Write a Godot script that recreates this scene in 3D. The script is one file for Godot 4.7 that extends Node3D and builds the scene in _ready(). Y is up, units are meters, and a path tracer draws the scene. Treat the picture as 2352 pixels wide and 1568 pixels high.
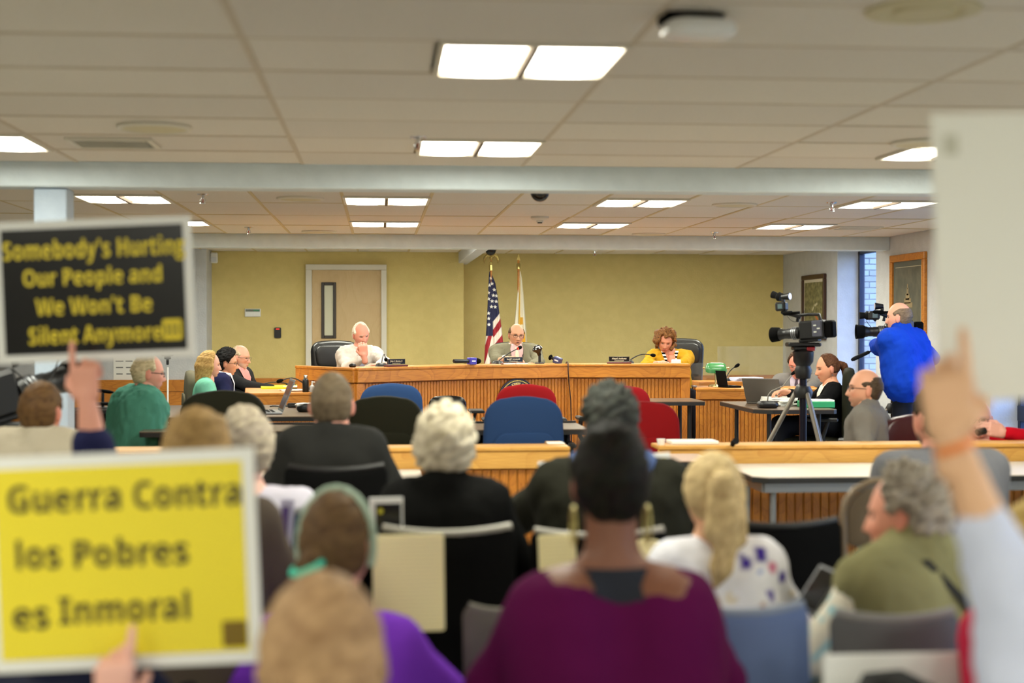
extends Node3D
# A public hearing room seen from the audience.  Depth D runs along -Z, X to the right, y up, metres.
const CAM := Vector3(0, 1.57, 0)
const FPX := 3400.0
const CEIL := 2.456
const LAMP_E := 1.6
const STAGE := 0.18
var cam_basis: Basis
var used := {}
var M := {}
var rng := RandomNumberGenerator.new()
var nz := FastNoiseLite.new()

func _ready() -> void:
	rng.seed = 7
	nz.seed = 11
	nz.frequency = 1.0
	# ---------- camera, sky, exposure ----------
	cam_basis = Basis.from_euler(Vector3(-atan(39.0 / FPX), -deg_to_rad(5.14), 0.0))
	var cam := Camera3D.new()
	cam.name = "camera"
	cam.transform = Transform3D(cam_basis, CAM)
	var ca := CameraAttributesPhysical.new()
	ca.frustum_focal_length = 24.0 * FPX / 1568.0
	ca.frustum_focus_distance = 13.6
	ca.frustum_near = 0.05
	ca.frustum_far = 300.0
	ca.exposure_aperture = ca.frustum_focal_length / 32.0
	ca.auto_exposure_enabled = false
	cam.attributes = ca
	add_child(cam)
	cam.current = true
	var we := WorldEnvironment.new()
	we.name = "environment"
	var env := Environment.new()
	env.background_mode = Environment.BG_SKY
	var sky := Sky.new()
	var sm := ProceduralSkyMaterial.new()
	sm.sky_top_color = Color(0.42, 0.60, 0.92)
	sm.sky_horizon_color = Color(0.72, 0.83, 0.98)
	sm.ground_bottom_color = Color(0.30, 0.32, 0.30)
	sm.ground_horizon_color = Color(0.55, 0.60, 0.62)
	sm.sky_energy_multiplier = 1.9
	sm.ground_energy_multiplier = 1.0
	sky.sky_material = sm
	env.sky = sky
	env.tonemap_mode = Environment.TONE_MAPPER_LINEAR
	env.tonemap_exposure = 1.95
	env.sdfgi_enabled = true
	env.ssao_enabled = true
	env.ssil_enabled = true
	we.environment = env
	add_child(we)
	materials()
	build_room()
	build_ceiling()
	build_dais()
	build_stage()
	build_rail()
	build_audience_furniture()
	build_people()
	build_signs()

# ---------- naming and nodes ----------
func numbered(n: String) -> String:
	if not used.has(n):
		used[n] = 0
		return n
	used[n] += 1
	return "%s_%03d" % [n, used[n]]

func tag(o: Node, label: String, category: String, group := "", kind := "") -> Node:
	o.set_meta("label", label)
	o.set_meta("category", category)
	if group != "":
		o.set_meta("group", group)
	if kind != "":
		o.set_meta("kind", kind)
	return o

func thing(called: String, label: String, category: String, pos := Vector3.ZERO, turn := 0.0, group := "") -> Node3D:
	var o := Node3D.new()
	o.name = numbered(called)
	o.position = pos
	o.rotation.y = turn
	add_child(o)
	tag(o, label, category, group)
	return o

func structure(called: String, label := "") -> Node3D:
	var o := Node3D.new()
	o.name = called
	add_child(o)
	o.set_meta("kind", "structure")
	if label != "":
		o.set_meta("label", label)
	return o

func S() -> SurfaceTool:
	var g := SurfaceTool.new()
	g.begin(Mesh.PRIMITIVE_TRIANGLES)
	g.set_smooth_group(-1)
	return g

func done(g: SurfaceTool) -> ArrayMesh:
	g.generate_normals()
	return g.commit()

func put(mesh: Mesh, called: String, m: Material, parent: Node, pos := Vector3.ZERO, b := Basis.IDENTITY) -> MeshInstance3D:
	var o := MeshInstance3D.new()
	o.mesh = mesh
	o.material_override = m
	o.name = called
	o.transform = Transform3D(b, pos)
	parent.add_child(o, true)
	return o

func part(g: SurfaceTool, called: String, m: Material, parent: Node, pos := Vector3.ZERO, b := Basis.IDENTITY) -> MeshInstance3D:
	return put(done(g), called, m, parent, pos, b)

func copy_thing(src: Node3D, pos: Vector3, turn: float, label: String, called := "") -> Node3D:
	var c: Node3D = src.duplicate()
	c.name = numbered(called if called != "" else String(src.get_meta("base_name")))
	add_child(c)
	c.position = pos
	c.rotation = Vector3(0, turn, 0)
	c.set_meta("label", label)
	return c

func at(u: float, v: float, d: float) -> Vector3:
	var ray := cam_basis * Vector3((u - 1176.0) / FPX, -(v - 784.0) / FPX, -1.0)
	return CAM + ray * (d / -ray.z)

func atx(u: float, d: float, y: float) -> Vector3:
	var p := at(u, 745.0, d)
	p.y = y
	return p

# ---------- materials ----------
func mat(c: Color, rough := 0.7, metal := 0.0) -> StandardMaterial3D:
	var m := StandardMaterial3D.new()
	m.albedo_color = c
	m.roughness = rough
	m.metallic = metal
	if rough > 0.6:
		m.metallic_specular = 0.2
	return m

func rgb(r: float, g: float, b: float) -> Color:
	return Color(r / 255.0, g / 255.0, b / 255.0)

func noise_img(w: int, h: int, freq: float, sd: int, oct := 3) -> Image:
	var n := FastNoiseLite.new()
	n.noise_type = FastNoiseLite.TYPE_SIMPLEX_SMOOTH
	n.seed = sd
	n.frequency = freq
	n.fractal_octaves = oct
	var im := n.get_seamless_image(w, h)
	im.convert(Image.FORMAT_L8)
	return im

func wood_img(dark: Color, light: Color, rings: int, sd: int, upright: bool) -> ImageTexture:
	var n := 512
	var a := noise_img(24, n, 0.35, sd, 2)
	a.resize(n, n, Image.INTERPOLATE_CUBIC)
	var b := noise_img(40, 64, 0.045, sd + 1, 2)
	b.resize(n, n, Image.INTERPOLATE_CUBIC)
	var da := a.get_data()
	var db := b.get_data()
	var out := PackedByteArray()
	out.resize(n * n * 3)
	for y in n:
		for x in n:
			var i := y * n + x
			var w: float = float(db[i]) / 255.0 - 0.5
			var ph: float = (float(y) / n + w * 0.5) * rings
			var s: float = ph - floor(ph)
			s = s * s * s
			var p: float = float(da[i]) / 255.0
			var t: float = clampf(0.72 - 0.3 * s + (p - 0.5) * 0.6 + w * 0.2, 0.0, 1.0)
			var c := dark.lerp(light, t)
			var k: int = ((n - 1 - x) * n + y if upright else i) * 3
			out[k] = int(c.r * 255.0)
			out[k + 1] = int(c.g * 255.0)
			out[k + 2] = int(c.b * 255.0)
	return ImageTexture.create_from_image(Image.create_from_data(n, n, false, Image.FORMAT_RGB8, out))

func wood(tex: Texture2D, scale: float, off: Vector3, rough := 0.42) -> StandardMaterial3D:
	var m := StandardMaterial3D.new()
	m.albedo_texture = tex
	m.roughness = rough
	m.uv1_triplanar = true
	m.uv1_triplanar_sharpness = 8.0
	m.uv1_scale = Vector3.ONE * scale
	m.uv1_offset = off
	return m

func noise_tex(freq: float, sd: int, ramp: Array, size := 256) -> NoiseTexture2D:
	var n := FastNoiseLite.new()
	n.seed = sd
	n.frequency = freq
	var t := NoiseTexture2D.new()
	t.width = size
	t.height = size
	t.seamless = true
	t.noise = n
	if ramp.size() > 0:
		var g := Gradient.new()
		g.offsets = PackedFloat32Array([0.25, 0.75])
		g.colors = PackedColorArray([ramp[0], ramp[1]])
		t.color_ramp = g
	return t

func bump_tex(freq: float, sd: int, strength: float, size := 256) -> NoiseTexture2D:
	var t := noise_tex(freq, sd, [], size)
	t.as_normal_map = true
	t.bump_strength = strength
	return t

func cloth(c: Color, rough := 0.85, scale := 14.0, sheen := 0.0) -> StandardMaterial3D:
	var m := mat(c, rough)
	m.normal_enabled = true
	m.normal_texture = M.weave_n
	m.normal_scale = 0.5
	m.uv1_triplanar = true
	m.uv1_scale = Vector3.ONE * scale
	if sheen > 0.0:
		m.rim_enabled = true
		m.rim = sheen
	return m

func tex_mat(a: Color, b: Color, freq: float, scale: float, rough := 0.8, sd := 3, bump := 0.0) -> StandardMaterial3D:
	var m := StandardMaterial3D.new()
	m.albedo_texture = noise_tex(freq, sd, [a, b])
	m.roughness = rough
	m.uv1_triplanar = true
	m.uv1_scale = Vector3.ONE * scale
	if bump > 0.0:
		m.normal_enabled = true
		m.normal_texture = M.grain_n
		m.normal_scale = bump
	return m

func vcol(rough := 0.6) -> StandardMaterial3D:
	var m := StandardMaterial3D.new()
	m.vertex_color_use_as_albedo = true
	m.roughness = rough
	return m

func materials() -> void:
	M.weave_n = bump_tex(0.12, 5, 3.0)
	M.grain_n = bump_tex(0.2, 6, 4.0)
	var oak := wood_img(rgb(150, 82, 20), rgb(214, 142, 50), 9, 21, false)
	var oak_v := wood_img(rgb(146, 78, 18), rgb(210, 136, 46), 12, 33, true)
	var oak_l := wood_img(rgb(192, 132, 56), rgb(228, 174, 88), 8, 45, false)
	var birch := wood_img(rgb(200, 168, 118), rgb(212, 184, 136), 5, 57, true)
	M.oak = []
	M.oak_v = []
	M.oak_l = []
	for k in 4:
		M.oak.append(wood(oak, 0.9, Vector3(k * 0.37, k * 0.23, k * 0.41)))
		M.oak_v.append(wood(oak_v, 1.1, Vector3(k * 0.27, k * 0.31, k * 0.13)))
		M.oak_l.append(wood(oak_l, 0.8, Vector3(k * 0.37, k * 0.29, k * 0.17)))
	M.door = wood(birch, 0.9, Vector3.ZERO, 0.45)
	M.wall_y = tex_mat(rgb(216, 196, 126), rgb(220, 200, 130), 0.03, 0.8, 0.75, 4, 0.1)
	M.wall_g = tex_mat(rgb(196, 198, 200), rgb(202, 204, 206), 0.03, 0.8, 0.75, 9, 0.1)
	M.beam = tex_mat(rgb(212, 224, 230), rgb(217, 229, 235), 0.03, 0.8, 0.6, 10, 0.05)
	M.column = tex_mat(rgb(172, 186, 202), rgb(178, 192, 207), 0.03, 0.8, 0.6, 14, 0.05)
	M.tile = [tex_mat(rgb(226, 218, 206), rgb(236, 228, 216), 0.12, 2.5, 0.95, 12, 0.5),
		tex_mat(rgb(221, 213, 202), rgb(231, 223, 212), 0.12, 2.7, 0.95, 13, 0.5)]
	M.tee = mat(rgb(205, 192, 172), 0.6)
	M.tee_y = mat(rgb(205, 186, 140), 0.6)
	M.carpet = tex_mat(rgb(166, 166, 156), rgb(182, 180, 170), 0.3, 3.0, 0.98, 15, 0.8)
	M.white = mat(rgb(236, 236, 232), 0.5)
	M.white_gloss = mat(rgb(238, 238, 236), 0.25)
	M.trim = mat(rgb(222, 216, 200), 0.45)
	M.black = mat(rgb(11, 11, 12), 0.45)
	M.black_matte = mat(rgb(9, 9, 9), 0.8)
	M.black_gloss = mat(rgb(10, 10, 11), 0.18)
	M.dark_rubber = mat(rgb(26, 26, 27), 0.7)
	M.leather = tex_mat(rgb(12, 12, 12), rgb(19, 18, 17), 0.2, 6.0, 0.34, 16, 0.3)
	M.leather_maroon = tex_mat(rgb(58, 18, 24), rgb(72, 24, 30), 0.2, 6.0, 0.3, 17, 0.3)
	M.steel = mat(rgb(190, 190, 190), 0.28, 1.0)
	M.chrome = mat(rgb(220, 220, 222), 0.12, 1.0)
	M.brass = mat(rgb(196, 176, 110), 0.25, 1.0)
	M.grey_metal = mat(rgb(140, 142, 146), 0.4, 0.7)
	M.tripod_metal = mat(rgb(128, 122, 112), 0.4, 0.5)
	M.table_brown = tex_mat(rgb(92, 74, 58), rgb(104, 84, 66), 0.06, 2.0, 0.28, 18)
	M.table_white = mat(rgb(204, 192, 178), 0.4)
	M.table_edge = mat(rgb(28, 26, 25), 0.5)
	M.blue_fab = cloth(rgb(42, 66, 106), 0.9, 12.0)
	M.red_fab = cloth(rgb(132, 22, 26), 0.9, 12.0)
	M.grey_fab = cloth(rgb(104, 100, 84), 0.9, 12.0)
	M.olive_fab = cloth(rgb(30, 30, 20), 0.7, 12.0)
	M.glass = mat(Color(0.8, 0.86, 0.82, 0.015), 0.03)
	M.glass.transparency = BaseMaterial3D.TRANSPARENCY_ALPHA
	M.glass_win = mat(Color(0.9, 0.95, 1.0, 0.02), 0.03)
	M.glass_win.transparency = BaseMaterial3D.TRANSPARENCY_ALPHA
	M.frost = mat(rgb(214, 212, 186), 0.2)
	M.paper = mat(rgb(240, 238, 230), 0.85)
	M.paper_y = mat(rgb(248, 226, 60), 0.8)
	M.legal = mat(rgb(252, 240, 184), 0.85)
	M.green_folder = mat(rgb(40, 150, 96), 0.55)
	M.lens_light = mat(rgb(255, 252, 244), 0.4)
	M.lens_light.emission_enabled = true
	M.lens_light.emission = rgb(255, 250, 238)
	M.lens_light.emission_energy_multiplier = 4.0
	M.led_red = mat(rgb(255, 60, 40), 0.4)
	M.led_red.emission_enabled = true
	M.led_red.emission = rgb(255, 40, 25)
	M.led_red.emission_energy_multiplier = 1.5
	M.skin_v = vcol(0.55)
	M.skin_v.subsurf_scatter_enabled = false
	M.hair_v = vcol(0.65)
	M.hair_v.metallic_specular = 0.28
	M.cloth_v = vcol(0.9)
	M.cloth_v.metallic_specular = 0.2
	M.pants = [cloth(rgb(30, 32, 40)), cloth(rgb(52, 58, 74)), cloth(rgb(70, 64, 54))]
	M.shoe = mat(rgb(28, 22, 18), 0.5)

# ---------- geometry ----------
func face(g: SurfaceTool, pts: Array, ref: Vector3) -> void:
	# a convex polygon whose front looks away from ref
	var n: Vector3 = Vector3.ZERO
	for i in range(1, pts.size() - 1):
		n += (pts[i] - pts[0]).cross(pts[i + 1] - pts[0])
	var c: Vector3 = Vector3.ZERO
	for p in pts:
		c += p
	c /= pts.size()
	var out: bool = n.dot(c - ref) > 0.0
	for i in range(1, pts.size() - 1):
		g.add_vertex(pts[0])
		g.add_vertex(pts[i + 1] if out else pts[i])
		g.add_vertex(pts[i] if out else pts[i + 1])

func box(g: SurfaceTool, c: Vector3, s: Vector3, ch := 0.004, b := Basis.IDENTITY) -> void:
	var h := s * 0.5
	ch = minf(ch, minf(h.x, minf(h.y, h.z)) * 0.6)
	var v := {}
	for sx in [-1, 1]:
		for sy in [-1, 1]:
			for sz in [-1, 1]:
				var k := Vector3i(sx, sy, sz)
				v[k] = [c + b * Vector3(sx * h.x, sy * (h.y - ch), sz * (h.z - ch)),
					c + b * Vector3(sx * (h.x - ch), sy * h.y, sz * (h.z - ch)),
					c + b * Vector3(sx * (h.x - ch), sy * (h.y - ch), sz * h.z)]
	for ax in 3:
		var o1 := (ax + 1) % 3
		var o2 := (ax + 2) % 3
		for sg in [-1, 1]:
			var q := []
			for e in [[-1, -1], [1, -1], [1, 1], [-1, 1]]:
				var k := Vector3i.ZERO
				k[ax] = sg
				k[o1] = e[0]
				k[o2] = e[1]
				q.append(v[k][ax])
			face(g, q, c)
		if ch > 0.0005:
			for e in [[-1, -1], [1, -1], [1, 1], [-1, 1]]:
				var k1 := Vector3i.ZERO
				k1[ax] = -1
				k1[o1] = e[0]
				k1[o2] = e[1]
				var k2 := k1
				k2[ax] = 1
				face(g, [v[k1][o1], v[k2][o1], v[k2][o2], v[k1][o2]], c)
	if ch > 0.0005:
		for k in v:
			face(g, [v[k][0], v[k][1], v[k][2]], c)

func hexa(g: SurfaceTool, p: Array) -> void:
	# eight corners: bottom ring 0..3, top ring 4..7
	var c := Vector3.ZERO
	for q in p:
		c += q
	c /= 8.0
	for f in [[0, 1, 2, 3], [4, 5, 6, 7], [0, 1, 5, 4], [1, 2, 6, 5], [2, 3, 7, 6], [3, 0, 4, 7]]:
		face(g, [p[f[0]], p[f[1]], p[f[2]], p[f[3]]], c)

func frame_of(d: Vector3) -> Basis:
	# z along d
	var z := d.normalized()
	var x := (Vector3.UP if absf(z.y) < 0.95 else Vector3.RIGHT).cross(z).normalized()
	return Basis(x, z.cross(x), z)

func tube(g: SurfaceTool, pts: Array, r, n := 8, caps := true) -> void:
	g.set_smooth_group(1)
	var rings := []
	var prev_x := Vector3.ZERO
	for i in pts.size():
		var d: Vector3 = (pts[mini(i + 1, pts.size() - 1)] - pts[maxi(i - 1, 0)]).normalized()
		var b := frame_of(d)
		if prev_x != Vector3.ZERO:
			var x := (prev_x - d * prev_x.dot(d)).normalized()
			b = Basis(x, d.cross(x), d)
		prev_x = b.x
		var rr: float = r[i] if r is Array else r
		var ring := []
		for k in n:
			var a := TAU * k / n
			ring.append(pts[i] + (b.x * cos(a) + b.y * sin(a)) * rr)
		rings.append(ring)
	for i in pts.size() - 1:
		for k in n:
			var k2 := (k + 1) % n
			face(g, [rings[i][k], rings[i][k2], rings[i + 1][k2], rings[i + 1][k]], (pts[i] + pts[i + 1]) * 0.5)
	g.set_smooth_group(-1)
	if caps:
		face(g, rings[0], pts[1])
		face(g, rings[-1], pts[-2])

func lathe(g: SurfaceTool, prof: Array, n := 20, xf := Transform3D.IDENTITY) -> void:
	# profile of [radius, height] from one end to the other, about local y
	var sg := 2
	for i in prof.size() - 1:
		if i > 0:
			var d0 := (Vector2(prof[i][0], prof[i][1]) - Vector2(prof[i - 1][0], prof[i - 1][1])).normalized()
			var d1 := (Vector2(prof[i + 1][0], prof[i + 1][1]) - Vector2(prof[i][0], prof[i][1])).normalized()
			if d0.dot(d1) < 0.75:
				sg += 1
		g.set_smooth_group(sg)
		for k in n:
			var a := TAU * k / n
			var b := TAU * (k + 1) / n
			var p0 := xf * Vector3(prof[i][0] * cos(a), prof[i][1], prof[i][0] * sin(a))
			var p1 := xf * Vector3(prof[i][0] * cos(b), prof[i][1], prof[i][0] * sin(b))
			var p2 := xf * Vector3(prof[i + 1][0] * cos(b), prof[i + 1][1], prof[i + 1][0] * sin(b))
			var p3 := xf * Vector3(prof[i + 1][0] * cos(a), prof[i + 1][1], prof[i + 1][0] * sin(a))
			var e: float = prof[i + 1][1] - prof[i][1]
			var dr: float = prof[i + 1][0] - prof[i][0]
			var m := (a + b) * 0.5
			var nrm := xf.basis * Vector3(e * cos(m), -dr, e * sin(m))
			if prof[0][1] > prof[-1][1]:
				nrm = -nrm
			var c := (p0 + p1 + p2 + p3) * 0.25
			if prof[i][0] < 0.0001:
				face(g, [p0, p2, p3], c - nrm)
			elif prof[i + 1][0] < 0.0001:
				face(g, [p0, p1, p2], c - nrm)
			else:
				face(g, [p0, p1, p2, p3], c - nrm)
	g.set_smooth_group(-1)

func prism(g: SurfaceTool, poly: PackedVector2Array, z0: float, z1: float, xf := Transform3D.IDENTITY) -> void:
	var c2 := Vector2.ZERO
	for p in poly:
		c2 += p
	c2 /= poly.size()
	var idx := Geometry2D.triangulate_polygon(poly)
	for s in [z0, z1]:
		for i in range(0, idx.size(), 3):
			var q := []
			for k in 3:
				var p: Vector2 = poly[idx[i + k]]
				q.append(xf * Vector3(p.x, p.y, s))
			var m: Vector3 = (q[0] + q[1] + q[2]) / 3.0
			face(g, q, m + xf.basis.z * (0.5 if s == minf(z0, z1) else -0.5))
	for i in poly.size():
		var a := poly[i]
		var b := poly[(i + 1) % poly.size()]
		var nrm := Vector2(b.y - a.y, a.x - b.x)
		if Geometry2D.is_polygon_clockwise(poly):
			nrm = -nrm
		var m := (a + b) * 0.5 - nrm.normalized() * 0.01
		face(g, [xf * Vector3(a.x, a.y, z0), xf * Vector3(b.x, b.y, z0), xf * Vector3(b.x, b.y, z1), xf * Vector3(a.x, a.y, z1)], xf * Vector3(m.x, m.y, (z0 + z1) * 0.5))

func round_rect(w: float, h: float, r: float, n := 5) -> PackedVector2Array:
	var o := PackedVector2Array()
	for q in 4:
		var cx: float = (w * 0.5 - r) * (1 if q == 0 or q == 3 else -1)
		var cy: float = (h * 0.5 - r) * (1 if q < 2 else -1)
		for k in n + 1:
			var a := PI * 0.5 * (q + float(k) / n)
			o.append(Vector2(cx + r * cos(a), cy + r * sin(a)))
	return o

func back_outline(wt: float, wb: float, h: float, rt: float, rb: float, crown := 0.0) -> PackedVector2Array:
	# chair back: wt at the top, wb at the bottom, bottom at y = 0
	var o := PackedVector2Array()
	var n := 6
	for k in n + 1:
		var a := PI * 0.5 * k / n
		o.append(Vector2(wt * 0.5 - rt + rt * cos(a), h - rt + rt * sin(a)))
	if crown != 0.0:
		for k in [0.36, 0.2, 0.0, -0.2, -0.36]:
			o.append(Vector2(k * (wt - 2 * rt), h + crown * (1.0 - 4.0 * k * k)))
	for k in n + 1:
		var a := PI * 0.5 * (1.0 + float(k) / n)
		o.append(Vector2(-wt * 0.5 + rt + rt * cos(a), h - rt + rt * sin(a)))
	for k in n + 1:
		var a := PI * 0.5 * (2.0 + float(k) / n)
		o.append(Vector2(-wb * 0.5 + rb + rb * cos(a), rb + rb * sin(a)))
	for k in n + 1:
		var a := PI * 0.5 * (3.0 + float(k) / n)
		o.append(Vector2(wb * 0.5 - rb + rb * cos(a), rb + rb * sin(a)))
	return o

func pad(g: SurfaceTool, outline: PackedVector2Array, t: float, soft: float, bulge: float, bend: float, xf := Transform3D.IDENTITY) -> void:
	# a cushion: outline in the xy plane, thickness along z, edges rounded by soft, bowed by bend * x * x
	var c := Vector2.ZERO
	for p in outline:
		c += p
	c /= outline.size()
	var ext := 0.0
	for p in outline:
		ext = maxf(ext, p.distance_to(c))
	var e := soft / ext
	var rings := [[0.0, t * 0.5 + bulge], [0.4, t * 0.5 + bulge * 0.85], [0.75, t * 0.5 + bulge * 0.4], [1.0 - e * 1.0, t * 0.5], [1.0 - e * 0.35, t * 0.5 - soft * 0.25], [1.0, t * 0.5 - soft], [1.0, -t * 0.5 + soft], [1.0 - e * 0.35, -t * 0.5 + soft * 0.25], [1.0 - e, -t * 0.5], [0.5, -t * 0.5 - bulge * 0.3], [0.0, -t * 0.5 - bulge * 0.4]]
	g.set_smooth_group(1)
	var n := outline.size()
	var mid := xf * Vector3(c.x, c.y, bend * c.x * c.x)
	for r in rings.size() - 1:
		for i in n:
			var q := []
			for w in [[r, i], [r, (i + 1) % n], [r + 1, (i + 1) % n], [r + 1, i]]:
				var p: Vector2 = c + (outline[w[1]] - c) * float(rings[w[0]][0])
				q.append(xf * Vector3(p.x, p.y, rings[w[0]][1] + bend * p.x * p.x))
			if r == 0:
				q = [q[0], q[2], q[3]]
			elif r == rings.size() - 2:
				q = [q[0], q[1], q[2]]
			var cc := Vector3.ZERO
			for k in q:
				cc += k
			cc /= q.size()
			var ref := mid
			if r < 3 or r > 6:
				ref = cc - xf.basis.z * (0.1 if r < 3 else -0.1)
			face(g, q, ref)
	g.set_smooth_group(-1)

func text_mesh(s: String, height: float, depth: float, bold := true, serif := false) -> TextMesh:
	var t := TextMesh.new()
	var f := SystemFont.new()
	f.font_names = PackedStringArray(["Droid Serif" if serif else "Droid Sans"])
	f.font_weight = 700 if bold else 400
	t.font = f
	t.text = s
	t.font_size = 64
	t.pixel_size = height / 46.0
	t.depth = depth
	t.curve_step = 2.0
	return t

func fit_text(s: String, width: float, height: float, depth: float, m: Material, parent: Node, pos: Vector3, called := "lettering", bold := true, b := Basis.IDENTITY, serif := false) -> void:
	# lettering stretched to a width and a cap height
	var t := text_mesh(s, height, depth, bold, serif)
	var w := t.get_aabb().size.x
	put(t, called, m, parent, pos, b * Basis.from_scale(Vector3(width / maxf(w, 0.001), 1, 1)))

# ---------- the room ----------
func slab(called: String, lo: Vector3, hi: Vector3, m: Material, parent: Node) -> MeshInstance3D:
	var g := S()
	box(g, Vector3.ZERO, hi - lo, 0.0)
	return part(g, called, m, parent, (lo + hi) * 0.5)

func wall_piece(called: String, lo: Vector3, hi: Vector3, m: Material, label := "") -> MeshInstance3D:
	var o := slab(called, lo, hi, m, self)
	o.set_meta("kind", "structure")
	if label != "":
		o.set_meta("label", label)
	return o

func build_room() -> void:
	wall_piece("floor", Vector3(-6.2, -0.2, -8.52), Vector3(5.45, 0, 4.2), M.carpet, "brown grey carpet under the audience")
	wall_piece("floor_stage", Vector3(-6.2, -0.2, -18.9), Vector3(5.45, STAGE, -8.52), M.carpet, "raised carpeted floor beyond the oak rail")
	wall_piece("wall_back", Vector3(-2.01, 0, -18.9), Vector3(1.037, CEIL + 0.13, -18.15), M.wall_y, "mustard yellow back wall with the door")
	wall_piece("wall_back_recess", Vector3(1.037, 0, -18.9), Vector3(5.45, CEIL + 0.13, -18.55), M.wall_y, "mustard yellow back wall behind the flags")
	wall_piece("wall_grey", Vector3(-6.2, 0, -18.9), Vector3(-2.01, CEIL + 0.13, -17.6), M.wall_g, "pale grey wall beside the yellow wall")
	wall_piece("wall_left", Vector3(-6.4, 0, -18.9), Vector3(-6.2, CEIL + 0.13, 4.2), M.wall_g)
	wall_piece("wall_rear", Vector3(-6.4, 0, 4.2), Vector3(5.45, CEIL + 0.13, 4.4), M.wall_g)
	# right wall in pieces round two windows
	var wr := structure("wall_right", "grey right wall with deep window openings")
	var x0 := 5.15
	var x1 := 5.45
	slab("wall_segment", Vector3(x0, 0, -18.56), Vector3(x1, CEIL + 0.13, -16.3), M.wall_g, wr)
	slab("wall_segment", Vector3(x0, 0, -15.0), Vector3(x1, CEIL + 0.13, -12.1), M.wall_g, wr)
	slab("wall_segment", Vector3(x0, 0, -9.4), Vector3(x1, CEIL + 0.13, -3.0), M.wall_g, wr)
	slab("wall_segment", Vector3(x0, 0, -1.0), Vector3(x1, CEIL + 0.13, 4.2), M.wall_g, wr)
	for w in [[-16.3, -15.0, 0.3, 2.41], [-12.1, -9.4, 0.45, 2.3], [-3.0, -1.0, 0.45, 2.3]]:
		slab("wall_segment", Vector3(x0, 0, w[0]), Vector3(x1, w[2], w[1]), M.wall_g, wr)
		slab("wall_segment", Vector3(x0, w[3], w[0]), Vector3(x1, CEIL + 0.13, w[1]), M.wall_g, wr)
	var fr := mat(rgb(38, 48, 74), 0.35, 0.4)
	var n := 0
	for w in [[-16.3, -15.0, 0.3, 2.41], [-12.1, -9.4, 0.45, 2.3], [-3.0, -1.0, 0.45, 2.3]]:
		n += 1
		var win := structure("window_%d" % n)
		var xm := 5.42
		var zc: float = (w[0] + w[1]) * 0.5
		var yc: float = (w[2] + w[3]) * 0.5
		var g := S()
		box(g, Vector3(xm, yc, w[0] + 0.025), Vector3(0.06, w[3] - w[2], 0.05))
		box(g, Vector3(xm, yc, w[1] - 0.025), Vector3(0.06, w[3] - w[2], 0.05))
		box(g, Vector3(xm, w[2] + 0.025, zc), Vector3(0.06, 0.05, w[1] - w[0]))
		box(g, Vector3(xm, w[3] - 0.025, zc), Vector3(0.06, 0.05, w[1] - w[0]))
		if n > 1:
			box(g, Vector3(xm, 0.82, zc), Vector3(0.07, 0.13, w[1] - w[0]))
		part(g, "window_frame", fr, win)
		slab("pane", Vector3(xm - 0.004, w[2] + 0.05, w[0] + 0.05), Vector3(xm + 0.004, w[3] - 0.05, w[1] - 0.05), M.glass_win, win)
	# outside: ground, a pale brick wing and shrubs
	wall_piece("ground_outside", Vector3(5.5, -0.4, -40), Vector3(40, -0.2, 12), mat(rgb(96, 104, 78), 0.95))
	var ext := structure("wall_exterior", "pale brick wing outside the window")
	slab("mortar", Vector3(5.75, -0.2, -18.6), Vector3(9.0, 3.4, -18.3), mat(rgb(190, 186, 180), 0.9), ext)
	var bm := S()
	box(bm, Vector3.ZERO, Vector3(0.2, 0.062, 0.03), 0.004)
	var bmesh := done(bm)
	var bmats := [mat(rgb(206, 196, 186), 0.9), mat(rgb(196, 184, 174), 0.9), mat(rgb(214, 206, 198), 0.9)]
	for row in 34:
		for col in 4:
			put(bmesh, "brick", bmats[(row * 3 + col * 5 + row / 2) % 3], ext, Vector3(5.87 + col * 0.212 + (0.106 if row % 2 else 0.0), 0.0 + row * 0.074, -18.29))
	build_shrubs()
	# column under the first beam
	var g2 := S()
	box(g2, Vector3(-1.795, 1.16, -8.42), Vector3(0.177, 2.32, 0.2), 0.006)
	part(g2, "column", M.column, self).set_meta("kind", "structure")
	# wainscot on the back walls
	var k := 0
	for w in [[-6.2, -2.01, -17.6], [-2.01, 1.037, -18.15], [1.037, 5.15, -18.55]]:
		k += 1
		var t := structure("trim_%d" % k, "oak wainscot along the wall")
		var xa: float = w[0]
		var xb: float = w[1]
		if k == 2:
			slab("top_rail", Vector3(xa, 0.79, w[2]), Vector3(-0.9, 0.92, w[2] + 0.045), M.oak[0], t)
			slab("panel", Vector3(xa, STAGE, w[2]), Vector3(-0.9, 0.785, w[2] + 0.03), M.oak[1], t)
			slab("top_rail", Vector3(0.1, 0.79, w[2]), Vector3(xb, 0.92, w[2] + 0.045), M.oak[0], t)
			slab("panel", Vector3(0.1, STAGE, w[2]), Vector3(xb, 0.785, w[2] + 0.03), M.oak[1], t)
		else:
			slab("top_rail", Vector3(xa, 0.79, w[2]), Vector3(xb, 0.925, w[2] + 0.045), M.oak[2], t)
			slab("panel", Vector3(xa, STAGE, w[2]), Vector3(xb, 0.785, w[2] + 0.03), M.oak[3], t)
	# the door
	var d := structure("door_1", "birch door with a narrow window in a cream frame")
	var zd := -18.15
	slab("leaf", Vector3(-0.807, STAGE, zd), Vector3(0.03, 2.232, zd + 0.03), M.door, d)
	var gf := S()
	box(gf, Vector3(-0.845, 1.206, zd + 0.04), Vector3(0.075, 2.052, 0.08))
	box(gf, Vector3(0.062, 1.206, zd + 0.04), Vector3(0.065, 2.052, 0.08))
	box(gf, Vector3(-0.394, 2.266, zd + 0.04), Vector3(0.977, 0.066, 0.08))
	part(gf, "door_frame", M.trim, d)
	var a := at(738, 648, 18.1)
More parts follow.
